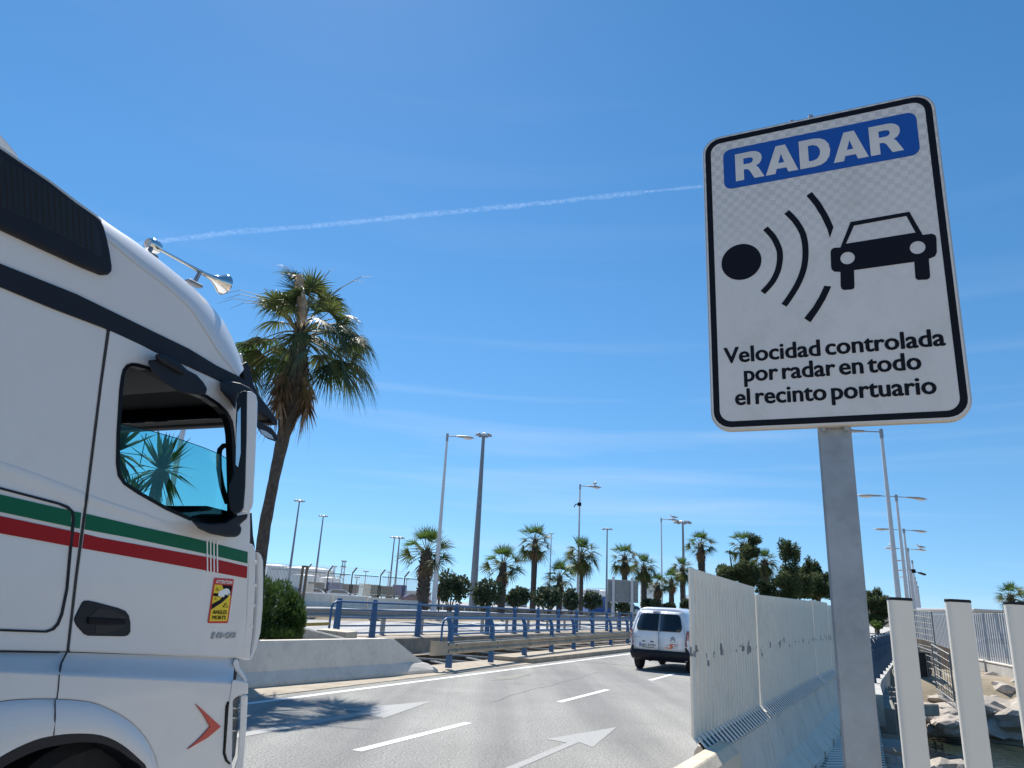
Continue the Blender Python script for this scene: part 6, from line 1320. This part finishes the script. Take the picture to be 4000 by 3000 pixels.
Rl = [(3441, 1680, 37, [-1], 'nearest white street lamp right of the sign post, single arm to the left'), (3500, 1935, 56, [-1, 1], 'second lamp of the row right of the sign post, double armed'), (3530, 2067, 76, [-1, 1], 'third lamp of the row, double armed, without birds'), (3546, 2142, 96, [-1, 1], 'fourth lamp of the row, double armed, with two birds'), (3563, 2190, 116, [-1], 'fifth lamp of the row, single arm to the left'), (3568, 2228, 137, [-1], 'sixth lamp of the row, low single arm behind the dark floodlight')]
RL = []
for tx, ty, Y, arms, lb in Rl: RL.append(lamp_px(tx, ty, tx, Y, road_z(Y), arms, lb, 2.0 if Y > 40 else 1.55, r0=.125 + Y * .0009, r1=.06 + Y * .0004))
for tx, ty, Y in ((3574, 2255, 158), (3580, 2272, 180), (3586, 2290, 205)):
    lamp_px(tx, ty, tx, Y, road_z(Y), [-1], 'one of the thin farthest lamp posts ending the row', 2.2, r0=.22, r1=.12)
fl = thing('floodlight_pole', 'short grey pole with a dark floodlight in the lamp row', 'lamp post', at(3565, 2400, 60)); mb = MB(); a = at(3556, 2228, 60); b = Vector((a.x, a.y, 0.4)); mb.tube([b, a], [.14, .13], 10); mb.build('pole', M_pole, fl, smooth=True)
mb = MB(); mb.cbox(a + UP * -.05 + Vector((.2, 0, 0)), (.35, .3, .3), .03); mb.tube([a + Vector((.3, 0, -.08)), a + Vector((.75, 0, -.15))], .03, 6); mb.cbox(a + Vector((.95, 0, -.22)), (.5, .35, .12), .02, (Vector((.96, 0, -.28)), Vector((0, 1, 0)), Vector((.28, 0, .96)))); mb.build('floodlight', M_blackg, fl)
def mast(tx, ty, Y, zb, wtop, label, n=8, R=1.0, r0=.3, r1=.12, group='floodlight masts'):
    a = at(tx, ty, Y); b = Vector((a.x, a.y, zb)); r_ = thing('floodlight_mast', label, 'floodlight mast', b, 0, group); mb = MB(); mb.tube([b, a], [r0, r1], 12); mb.build('pole', M_poledk, r_, smooth=True)
    mb = MB(); mb.tube([a + Vector((math.cos(k * .524), math.sin(k * .524), 0)) * R * .75 for k in range(13)], .04, 5, False)
    for k in range(4): mb.tube([a - UP * .1, a + Vector((math.cos(k * 1.57), math.sin(k * 1.57), 0)) * R * .75], .04, 5)
    mb.build('ring_frame', M_poledk, r_)
    for k in range(n):
        an = k / n * 6.283 + .3; o = Vector((math.cos(an), math.sin(an), 0)); s_ = Vector((-o.y, o.x, 0)); q = (o * .9 - UP * .43).normalized(); mb = MB(); mb.cbox(a + o * R * .85 + UP * .08, (R * .42, R * .36, R * .16), .02, (q, s_, q.cross(s_) * -1)); mb.build('floodlight', M_galv if k % 2 else M_poledk, r_)
mast(1889, 1702, 68, .95, 0, 'tall dark floodlight mast right of the nearest white street lamp', 7, .78, .37, .15)
mast(1170, 1958, 135, .95, 0, 'floodlight mast right of the big leaning palm, taller of the left pair', 8, 1.0, .27, .13)
mast(1263, 2017, 160, .95, 0, 'slimmer floodlight mast of the left pair, above the storage tanks', 8, 1.0, .28, .13)
mast(1541, 2100, 190, .95, 0, 'thin distant mast, left of the close pair near the stout palm', 8, 1.1, .28, .14)
mast(1561, 2102, 170, .95, 0, 'thin distant mast, right of the close pair near the stout palm', 8, 1.2, .28, .14)
mast(2372, 2068, 150, .95, 0, 'floodlight mast directly left of the grey sign board', 6, 1.1, .24, .12)
mast(2667, 2042, 120, .95, 0, 'floodlight mast left of the white hoarding', 8, 1.4, .30, .16)
mast(2154, 2085, 210, .95, 0, 'hair thin distant mast behind the tall slim palm', 6, .8, .2, .1)
# lattice mast among the tanks
lt = thing('lattice_mast', 'pale lattice antenna mast behind the storage tanks', 'mast', at(1342, 2300, 230)); a = at(1344, 2192, 230); b = Vector((a.x, a.y, .9)); mb = MB()
for sx_, sy_ in ((-1, -1), (1, -1), (1, 1), (-1, 1)): mb.tube([b + Vector((sx_ * .7, sy_ * .7, 0)), a + Vector((sx_ * .35, sy_ * .35, 0))], .09, 4)
for k in range(12):
    z0 = lerp(b.z, a.z, k / 12); z1 = lerp(b.z, a.z, (k + 1) / 12); s_ = 1 if k % 2 else -1; mb.tube([Vector((a.x - s_ * .5, a.y - .5, z0)), Vector((a.x + s_ * .5, a.y - .5, z1))], .06, 4)
for z in (.62, .85, 1.0): mb.cbox(b.lerp(a, z), (1.5, 1.5, .35), .05)
mb.build('lattice', M_steel, lt)
for px, ty, Y in ((1306, 2214, 260), (1310, 2212, 300), (1430, 2232, 240), (1395, 2255, 220), (1520, 2235, 250), (1588, 2262, 240)):
    a = at(px, ty, Y); mb = MB(); mb.tube([Vector((a.x, a.y, .9)), a], [.22, .12], 6); mb.cbox(a, (1.8, .5, .3), .05); tag(mb.build('distant_mast', M_steel), 'small thin distant mast on the skyline above the trailers', 'mast', 'distant masts')
def gull(P, label, rot, sc=1.0):
    r_ = thing('gull', label, 'bird', P, rot, 'gulls on lamps'); f = Vector((math.cos(rot), math.sin(rot), 0)); s_ = Vector((-f.y, f.x, 0)); prof = [(-.30, .10, .012), (-.22, .11, .04), (-.08, .13, .085), (.05, .15, .095), (.13, .19, .07), (.17, .25, .045), (.20, .29, .05), (.25, .295, .04), (.275, .285, .012)]
    mb = MB(); mb.loft([[P + (f * x + UP * z + s_ * math.cos(k * .7854) * w + (UP * .9 - f * (.5 if .1 < x < .2 else 0)) * math.sin(k * .7854) * w) * sc for k in range(8)] for x, z, w in prof]); mb.build('body', M_feather, r_, smooth=True)
    for q in (1, -1):
        mb = MB(); mb.loft([[P + (f * x + s_ * q * (w + .012) + UP * (z + dz)) * sc for dz in (-.05 * k_, .05 * k_)] + [P + (f * x + s_ * q * (w - .01) + UP * (z + dz)) * sc for dz in (.05 * k_, -.05 * k_)] for x, z, w, k_ in ((.12, .18, .07, .5), (0, .17, .09, 1), (-.15, .15, .07, .8), (-.36, .12, .02, .2))]); mb.build('wing', M_fgrey, r_)
        mb = MB(); mb.tube([P + (s_ * q * .03 + UP * .08) * sc, P + s_ * q * .03 * sc], .008 * sc, 5); mb.build('leg', M_beak, r_)
    mb = MB(); mb.tube([P + (f * .26 + UP * .285) * sc, P + (f * .33 + UP * .27) * sc], [.014 * sc, .004 * sc], 5); mb.build('beak', M_beak, r_)
for lab, obj_, arm_i, rot, sc in (('gull on the lamp with the dome camera', l2, 0, 1.2, 1.5), ('gull on the slim lamp right of the grey sign board', l3, 0, 3.0, 1.6), ('gull on the nearest lamp tucked under the radar sign', RL[0], 0, 2.0, 1.0), ('gull on the left arm of the fourth lamp of the row', RL[3], 0, 1.5, 1.7), ('gull on the right arm of the fourth lamp of the row', RL[3], 1, 3.0, 1.9)):
    lm = [c for c in obj_.children if c.name.startswith('luminaire')][arm_i]; vv = [v.co for v in lm.data.vertices]; mx_ = max(v.z for v in vv); cx = sum((v for v in vv), Vector()) / len(vv)
    gull(obj_.location + Vector((cx.x, cx.y, mx_ - 0.02)), lab, rot, sc)

# ================================================================== QUAY: fences, sign board, tanks, trailers, cars
sb = thing('sign_board', 'back of a grey slatted road sign board on two posts', 'sign', at(2430, 2400, 58)); a = at(2374, 2262, 58); b = at(2493, 2356, 58); w = b.x - a.x; h = a.z - b.z; c = Vector(((a.x + b.x) / 2, 58, (a.z + b.z) / 2)); mb = MB()
for k in range(12): mb.cbox(c + UP * (h * (k + .5) / 12 - h / 2), (w, .06, h / 12 * .93), .015)
mb.build('slats', M_steel, sb)
mb = MB(); mb.cbox(c + Vector((0, .08, 0)), (w * .99, .04, h * .99), .008); mb.build('backing', M_poledk, sb)
for px in (2396, 2469): p = at(px, 2300, 57.8); mb = MB(); mb.cbox(Vector((p.x, 57.85, (c.z + h / 2 + .9) / 2 + .1)), (.2, .2, c.z + h / 2 - .7), .02); mb.build('post', M_pole, sb)
# grey bar gate on the left, then wire mesh bays with cranked posts
gt = thing('bar_fence', 'tall grey bar fence above the green bush', 'fence', at(1100, 2340, 43)); a = at(1030, 2340, 43); b = at(1168, 2340, 44); zb, zt_ = .95, at(1100, 2214, 43.5).z
for i in range(26):
    p = a.lerp(b, i / 25); mb = MB(); mb.cbox(Vector((p.x, p.y, (zb + zt_) / 2)), (.045, .04, zt_ - zb), .01); mb.build('bar', M_grey_slat, gt)
mb = MB()
for z in (zb + .2, zt_ - .15): mb.box(Vector(((a.x + b.x) / 2, 43.55, z)), ((b.x - a.x), .05, .08))
mb.build('rail', M_grey_slat, gt)
mb = MB(); p = at(1172, 2300, 44); q = at(1189, 2300, 44)
for v in (p, q): mb.cbox(Vector((v.x, 44, (zb + zt_) / 2)), (.14, .14, zt_ - zb + .3), .01)
mb.box(Vector(((p.x + q.x) / 2, 44, zt_ + .1)), (q.x - p.x, .12, .12)); mb.build('gate_post', M_rust, gt)
mf = thing('mesh_fence', 'rusty wire mesh security fence with cranked posts above the white blocks', 'fence', at(1400, 2340, 48)); pxs = [1189, 1275, 1370, 1482, 1577, 1650, 1720, 1800, 1880, 1960]
zt_ = at(1370, 2236, 48).z
for i, px in enumerate(pxs):
    p = at(px, 2300, 48 + i * .9); mb = MB(); mb.cbox(Vector((p.x, p.y, (zb + zt_) / 2)), (.08, .08, zt_ - zb), .01); mb.tube([Vector((p.x, p.y, zt_)), Vector((p.x + .3, p.y - .2, zt_ + .38))], .05, 6); mb.build('post', M_rust, mf)
    if i < len(pxs) - 1:
        n_ = at(pxs[i + 1], 2300, 48 + (i + 1) * .9); A_ = Vector((p.x + .12, p.y, zb)); B_ = Vector((n_.x - .12, n_.y, zb)); mb = MB()
        if i < 6:
            for k in range(26): z = lerp(zb + .5, zt_ - .1, k / 25); mb.tube([Vector((A_.x, A_.y, z)), Vector((B_.x, B_.y, z))], .009, 3, False)
            for k in range(14): q = A_.lerp(B_, k / 13); mb.tube([q, q + UP * (zt_ - zb - .1)], .006, 3, False)
        mb.tube([A_ + UP * (zt_ - zb - .1), B_ + UP * (zt_ - zb - .1)], .03, 5); mb.build('wire_bay', M_wire, mf)
        if i < 7:
            mb = MB()
            for k in range(3): z = zt_ + .1 + k * .12; mb.tube([Vector((p.x + .1 * k, p.y, z)), Vector((n_.x + .1 * k, n_.y, z))], .012, 3, False)
            mb.build('barbed_wire', M_wire, mf)
for (xa, xb, lb) in ((1180, 1220, 'cream slatted panel beside the fence gate posts'), (1396, 1444, 'cream slatted panel in the middle of the mesh fence')):
    r_ = thing('slatted_barrier', lb, 'fence panel', at(xa, 2340, 47)); a = at(xa, 2340, 47); b = at(xb, 2340, 47); zt2 = at(xa, 2275, 47).z; n = 9; mb = MB()
    for k in range(n): p = a.lerp(b, (k + .5) / n); mb.cbox(Vector((p.x, 47, (zb + zt2) / 2 - .05)), ((b.x - a.x) / n * .72, .04, zt2 - zb), .008)
    mb.box(Vector(((a.x + b.x) / 2, 47.04, zb + .3)), (b.x - a.x, .04, .08)); mb.box(Vector(((a.x + b.x) / 2, 47.04, zt2 - .25)), (b.x - a.x, .04, .08)); mb.build('slats', M_conc_w, r_)
# long low kerb wall with openings behind the fence
kw = MB(); a = at(1180, 2345, 56); b = at(2700, 2360, 80); d = Vector((b.x - a.x, b.y - a.y, 0)); X = d.normalized(); Y_ = Vector((-X.y, X.x, 0))
for k in range(60): p = Vector((a.x, a.y, 1.12)) + X * (d.length * (k + .5) / 60); kw.box(p, (d.length / 60 * .72, .3, .34), (X, Y_, UP))
kw.box(Vector(((a.x + b.x) / 2, (a.y + b.y) / 2, 1.36)), (d.length, .36, .14), (X, Y_, UP)); tag(kw.build('kerb_wall', M_conc_d), 'long low concrete kerb with square openings behind the palms', 'wall')
def tank(px0, px1, pyt, Y, label, mt=None, dome=.12):
    a = at(px0, 2320, Y); b = at(px1, 2320, Y); c = (a + b) / 2; R = (b.x - a.x) / 2; zt = at((px0 + px1) / 2, pyt, Y).z; r_ = thing('storage_tank', label, 'tank', (c.x, Y, .9)); n = 48; mb = MB(); mb.loft([[Vector((c.x + R * math.cos(k / n * 6.2832), Y + R * math.sin(k / n * 6.2832), z)) for k in range(n)] for z in (.9, zt)]); mb.build('shell', mt or M_tank, r_, smooth=True, angle=50)
    mb = MB(); mb.loft([[Vector((c.x + R * q * math.cos(k / n * 6.2832), Y + R * q * math.sin(k / n * 6.2832), zt + R * dome * (1 - q * q) + .02)) for k in range(n)] for q in (1.01, .8, .5, .2, .03)]); rf_ = mb.build('roof', M_tank, r_, smooth=True, angle=50)
    mb = MB(); mb.tube([Vector((c.x + R * math.cos(k / 24 * 6.2832), Y + R * math.sin(k / 24 * 6.2832), zt + 1.0)) for k in range(25)], .06, 4, False)
    for k in range(24): p = Vector((c.x + R * math.cos(k / 24 * 6.2832), Y + R * math.sin(k / 24 * 6.2832), zt)); mb.tube([p, p + UP], .05, 4)
    mb.build('handrail', M_steel, r_)
tank(1092, 1290, 2224, 330, 'largest white storage tank, behind the tall grey bar fence', None, .1)
tank(1000, 1120, 2210, 360, 'white storage tank half hidden by the big palm trunk', None, .1)
tank(1130, 1240, 2248, 290, 'lower white storage tank in front of the largest tank', None, .08)
tank(1240, 1320, 2258, 300, 'small white storage tank right of the largest tank')
tank(2290, 2375, 2308, 330, 'white storage tank left of the grey sign board', None, .1)
tank(2500, 2570, 2282, 300, 'white storage tank between the palms right of the sign board', None, .15)
tank(2680, 2720, 2335, 330, 'small white storage tank behind the left end of the hoarding')
def building(px0, px1, pyt, Y, dep, z0, label, mt, rows, cols, parapet=.4):
    a = at(px0, 2330, Y); b = at(px1, 2330, Y); zt = at((px0 + px1) / 2, pyt, Y).z; w = b.x - a.x; r_ = thing('building', label, 'building', ((a.x + b.x) / 2, Y, z0)); c = Vector(((a.x + b.x) / 2, Y + dep / 2, (z0 + zt) / 2)); mb = MB(); mb.cbox(c, (w, dep, zt - z0), .05); mb.build('wall', mt, r_)
    mb = MB(); mb.cbox(Vector((c.x, c.y, zt + .15)), (w + .5, dep + .5, .3), .04); mb.build('roof', M_bldg, r_)
    for i in range(rows):
        for j in range(cols):
            q = Vector((a.x + w * (j + .5) / cols, Y - .03, lerp(z0, zt, (i + .55) / rows))); mb = MB(); mb.cbox(q, (w / cols * .62, .12, (zt - z0) / rows * .5), .03); mb.build('window', M_win, r_)
building(2300, 2392, 2330, 210, 20, .9, 'blue and white quay building left of the grey sign board', M_bldgblue, 1, 3)
building(2195, 2300, 2318, 260, 25, .9, 'low pale warehouse behind the shrubs', M_bldg, 1, 5)
building(2290, 2340, 2306, 280, 25, .9, 'pale block beside the white storage tank', M_bldg, 2, 3)
building(1560, 1660, 2312, 230, 20, .9, 'low pale sheds behind the stout palm', M_bldg, 1, 5)
building(3600, 3720, 2399, 150, 30, 0, 'long grey building with dark window bands behind the slat fence', M_conc_d, 2, 6)
building(3800, 3990, 2392, 90, 20, -.1, 'white building with small square windows behind the slat fence at right', M_bldg, 2, 5)
building(1960, 2060, 2325, 270, 20, .9, 'low grey shed behind the low broad palm', M_conc_w, 1, 4)
def trailer(px0, px1, pyt, Y, mt, label):
    a = at(px0, 2318, Y); b = at(px1, 2318, Y); zt = at((px0 + px1) / 2, pyt, Y).z; w = b.x - a.x; r_ = thing('trailer', label, 'trailer', ((a.x + b.x) / 2, Y, .97)); c = Vector(((a.x + b.x) / 2, Y, (zt + 2.1) / 2)); mb = MB(); mb.cbox(c, (w, 2.5, zt - 2.1), .06); mb.build('box', mt, r_)
    mb = MB(); mb.box(Vector((c.x, Y, 1.95)), (w * .96, 1.2, .25)); mb.build('chassis', M_black, r_)
    for k in (.72, .8, .88): wheel(Vector((a.x + w * k, Y - 1.1, 1.45)), Vector((0, -1, 0)), .48, .3, r_)
    mb = MB(); mb.box(Vector((a.x + w * .2, Y - .7, 1.45)), (.15, .15, .95)); mb.build('support_leg', M_black, r_)
trailer(1276, 1330, 2275, 120, M_tblue, 'dark blue curtain trailer above the parked white car')
trailer(1205, 1258, 2274, 125, M_tdark, 'dark grey trailer behind the dark red car')
trailer(1340, 1395, 2282, 118, M_tdark, 'grey trailer left of the middle cream slatted panel')
trailer(1425, 1482, 2284, 116, M_tgreen, 'dark green trailer right of the middle cream slatted panel')
trailer(1484, 1535, 2290, 120, M_tdark, 'low dark trailer between the mesh fence posts')
trailer(1536, 1584, 2285, 122, M_tblue, 'blue trailer left of the stout palm')
def car(px, Y, mt, label, z0=.97, L_=4.3, rot=0.0):
    c = at(px, 2318, Y); c.z = z0; X = Vector((math.cos(rot), math.sin(rot), 0)); N = Vector((-X.y, X.x, 0)); r_ = thing('parked_car', label, 'car', c)
    def sec(x, hw, zb_, zs, zt, tw): return [c + X * x + N * q * w + UP * z for q, w, z in ((-1, hw * .96, zb_), (-1, hw, (zb_ + zs) / 2), (-1, hw * .97, zs), (-1, tw, zt), (1, tw, zt), (1, hw * .97, zs), (1, hw, (zb_ + zs) / 2), (1, hw * .96, zb_))]
    mb = MB(); mb.loft([sec(-2.15, .72, .35, .7, .75, .6), sec(-2.05, .84, .3, .85, .95, .7), sec(-1.75, .88, .28, .95, 1.2, .66), sec(-1.2, .89, .28, .95, 1.43, .62), sec(0, .89, .28, .93, 1.46, .62), sec(.5, .89, .28, .92, 1.36, .63), sec(1.1, .88, .28, .9, .98, .72), sec(1.8, .86, .3, .82, .86, .7), sec(2.1, .78, .35, .62, .66, .6)]); mb.build('body', mt, r_, smooth=True, angle=35)
    for q in (-1, 1):
        mb = MB(); mb.prism([c + X * x + N * q * w + UP * z for x, w, z in ((-1.55, .86, 1.0), (.85, .85, .98), (.38, .69, 1.32), (-1.15, .685, 1.37))], N * q * .02); mb.build('side_window', M_dglass, r_)
        for x in (-1.35, 1.35): wheel(c + X * x + N * q * .78 + UP * .31, N * q, .31, .2, r_)
    mb = MB(); mb.cbox(c + X * 2.0 + UP * .62, (.1, 1.5, .1), .02, (X, N, UP)); mb.build('headlight', M_lens, r_); return r_
car(1275, 98, M_cred, 'dark red parked car behind the mesh fence', rot=.3)
car(1335, 96, M_vanw, 'white parked hatchback right of the dark red car', rot=.2)
car(1140, 90, M_csil, 'silver parked car behind the tall grey bar fence', rot=.4)
car(1235, 97, M_vanw, 'white parked car left of the dark red car', rot=.2)
car(1628, 110, M_cred, 'dark red car half behind the stout palm trunk', rot=.5)
car(2470, 100, M_csil, 'silver car under the grey sign board', rot=.8)
car(3855, 50, M_vanw, 'white parked car behind the grey slat fence at right', z0=-.1, rot=2.6)
car(3600 + 330, 60, M_csil, 'silver car behind the slat fence near the right edge', z0=-.1, rot=2.4)
# white concrete lane blocks in the car park
for k, px in enumerate((1262, 1300, 1352, 1392, 1450, 1490, 1540, 1575, 1612)):
    c = at(px, 2322, 80 + (k % 3)); mb = MB(); mb.cbox(Vector((c.x, c.y, 1.25)), (1.9, .5, .62), .06); mb.box(Vector((c.x, c.y, 1.0)), (1.5, .45, .06)); tag(mb.build('lane_block', M_conc_w), 'low white concrete lane block in the car park behind the mesh fence', 'block', 'lane blocks in the car park')
# worker in orange
P0 = at(1706, 2372, 52); P0.z = .97
pe = thing('person', 'person in an orange vest and dark trousers standing behind the railings', 'person', P0)
me = bpy.data.meshes.new('body'); jv = [(0, 0, .95), (0, 0, 1.15), (0, 0, 1.38), (0, 0, 1.50), (0, 0, 1.62), (0, 0, 1.74), (-.1, 0, .9), (-.11, .02, .5), (-.12, 0, .08), (-.12, -.14, .04), (.1, 0, .9), (.12, -.08, .5), (.13, .02, .08), (.13, -.12, .04), (-.2, 0, 1.4), (-.26, .02, 1.12), (-.25, -.06, .88), (.2, 0, 1.4), (.27, .02, 1.12), (.25, -.08, .88)]
je = [(0, 1), (1, 2), (2, 3), (3, 4), (4, 5), (0, 6), (6, 7), (7, 8), (8, 9), (0, 10), (10, 11), (11, 12), (12, 13), (2, 14), (14, 15), (15, 16), (2, 17), (17, 18), (18, 19)]
me.from_pydata(jv, je, []); ob = bpy.data.objects.new('body', me); col.objects.link(ob); ob.parent = pe; me.materials.append(M_cloth)
sk_ = ob.modifiers.new('skin', 'SKIN'); rad = [.15, .14, .16, .06, .095, .09, .1, .07, .05, .045, .1, .07, .05, .045, .07, .05, .04, .07, .05, .04]
for i, v in enumerate(me.skin_vertices[0].data): v.radius = (rad[i], rad[i] * .85); v.use_root = i == 0
sbm = ob.modifiers.new('subsurf', 'SUBSURF'); sbm.levels = 1; sbm.render_levels = 2
mb = MB(); mb.loft([[P0 + Vector((w * math.cos(k * .5236), w * .75 * math.sin(k * .5236), z)) for k in range(12)] for z, w in ((.86, .2), (1.0, .19), (1.25, .21), (1.42, .215), (1.47, .12))], caps=False); mb.build('vest', M_vest, pe, smooth=True)
mb = MB(); lathe(mb, P0 + UP * 1.5, P0 + UP * 1.78, [(0, .045), (.25, .075), (.55, .09), (.85, .07), (1, .02)], 10); mb.build('head', M_skin, pe, smooth=True)

# ================================================================== CONTRAIL
ctm = bpy.data.materials.new('contrail'); ctm.use_nodes = True; t = ctm.node_tree; l = t.links; t.nodes.remove(t.nodes['Principled BSDF']); o = t.nodes['Material Output']
df = t.nodes.new('ShaderNodeBsdfDiffuse'); df.inputs[0].default_value = (.9, .9, .92, 1); trl = t.nodes.new('ShaderNodeBsdfTranslucent'); trl.inputs[0].default_value = (.9, .9, .92, 1); ad = t.nodes.new('ShaderNodeAddShader'); l.new(df.outputs[0], ad.inputs[0]); l.new(trl.outputs[0], ad.inputs[1])
tp_ = t.nodes.new('ShaderNodeBsdfTransparent'); lw = t.nodes.new('ShaderNodeLayerWeight'); lw.inputs[0].default_value = .5
c = t.nodes.new('ShaderNodeTexCoord'); n = t.nodes.new('ShaderNodeTexNoise'); n.inputs['Scale'].default_value = .03; n.inputs['Detail'].default_value = 6; n.inputs['Roughness'].default_value = .7; l.new(c.outputs['Object'], n.inputs['Vector'])
mr = t.nodes.new('ShaderNodeMapRange'); mr.inputs[1].default_value = .40; mr.inputs[2].default_value = .70; mr.inputs[3].default_value = .0; mr.inputs[4].default_value = .055; l.new(n.outputs['Fac'], mr.inputs[0])
iv = t.nodes.new('ShaderNodeMath'); iv.operation = 'SUBTRACT'; iv.inputs[0].default_value = 1; l.new(lw.outputs['Facing'], iv.inputs[1])
mu = t.nodes.new('ShaderNodeMath'); mu.operation = 'MULTIPLY'; l.new(mr.outputs[0], mu.inputs[0]); l.new(iv.outputs[0], mu.inputs[1])
x = t.nodes.new('ShaderNodeMixShader'); l.new(mu.outputs[0], x.inputs[0]); l.new(tp_.outputs[0], x.inputs[1]); l.new(ad.outputs[0], x.inputs[2]); l.new(x.outputs[0], o.inputs[0])
ct = MB(); pts = []; rad = []; rng = random.Random(2); keys = [(300, 985), (640, 940), (900, 908), (1250, 880), (1600, 845), (1900, 815), (2200, 785), (2500, 752), (2780, 724), (3100, 700)]
for i in range(len(keys) - 1):
    for k in range(12): px = lerp(keys[i][0], keys[i + 1][0], k / 12); py = lerp(keys[i][1], keys[i + 1][1], k / 12); pts.append(at(px, py + rng.uniform(-1.5, 1.5), 6000)); rad.append(rng.uniform(10, 16) * 6000 / F * .95 * (.6 if px > 2500 else 1))
ct.tube(pts, rad, 12); tag(ct.build('contrail', ctm, smooth=True, angle=180), 'thin white contrail running across the blue sky from truck to sign', 'contrail')
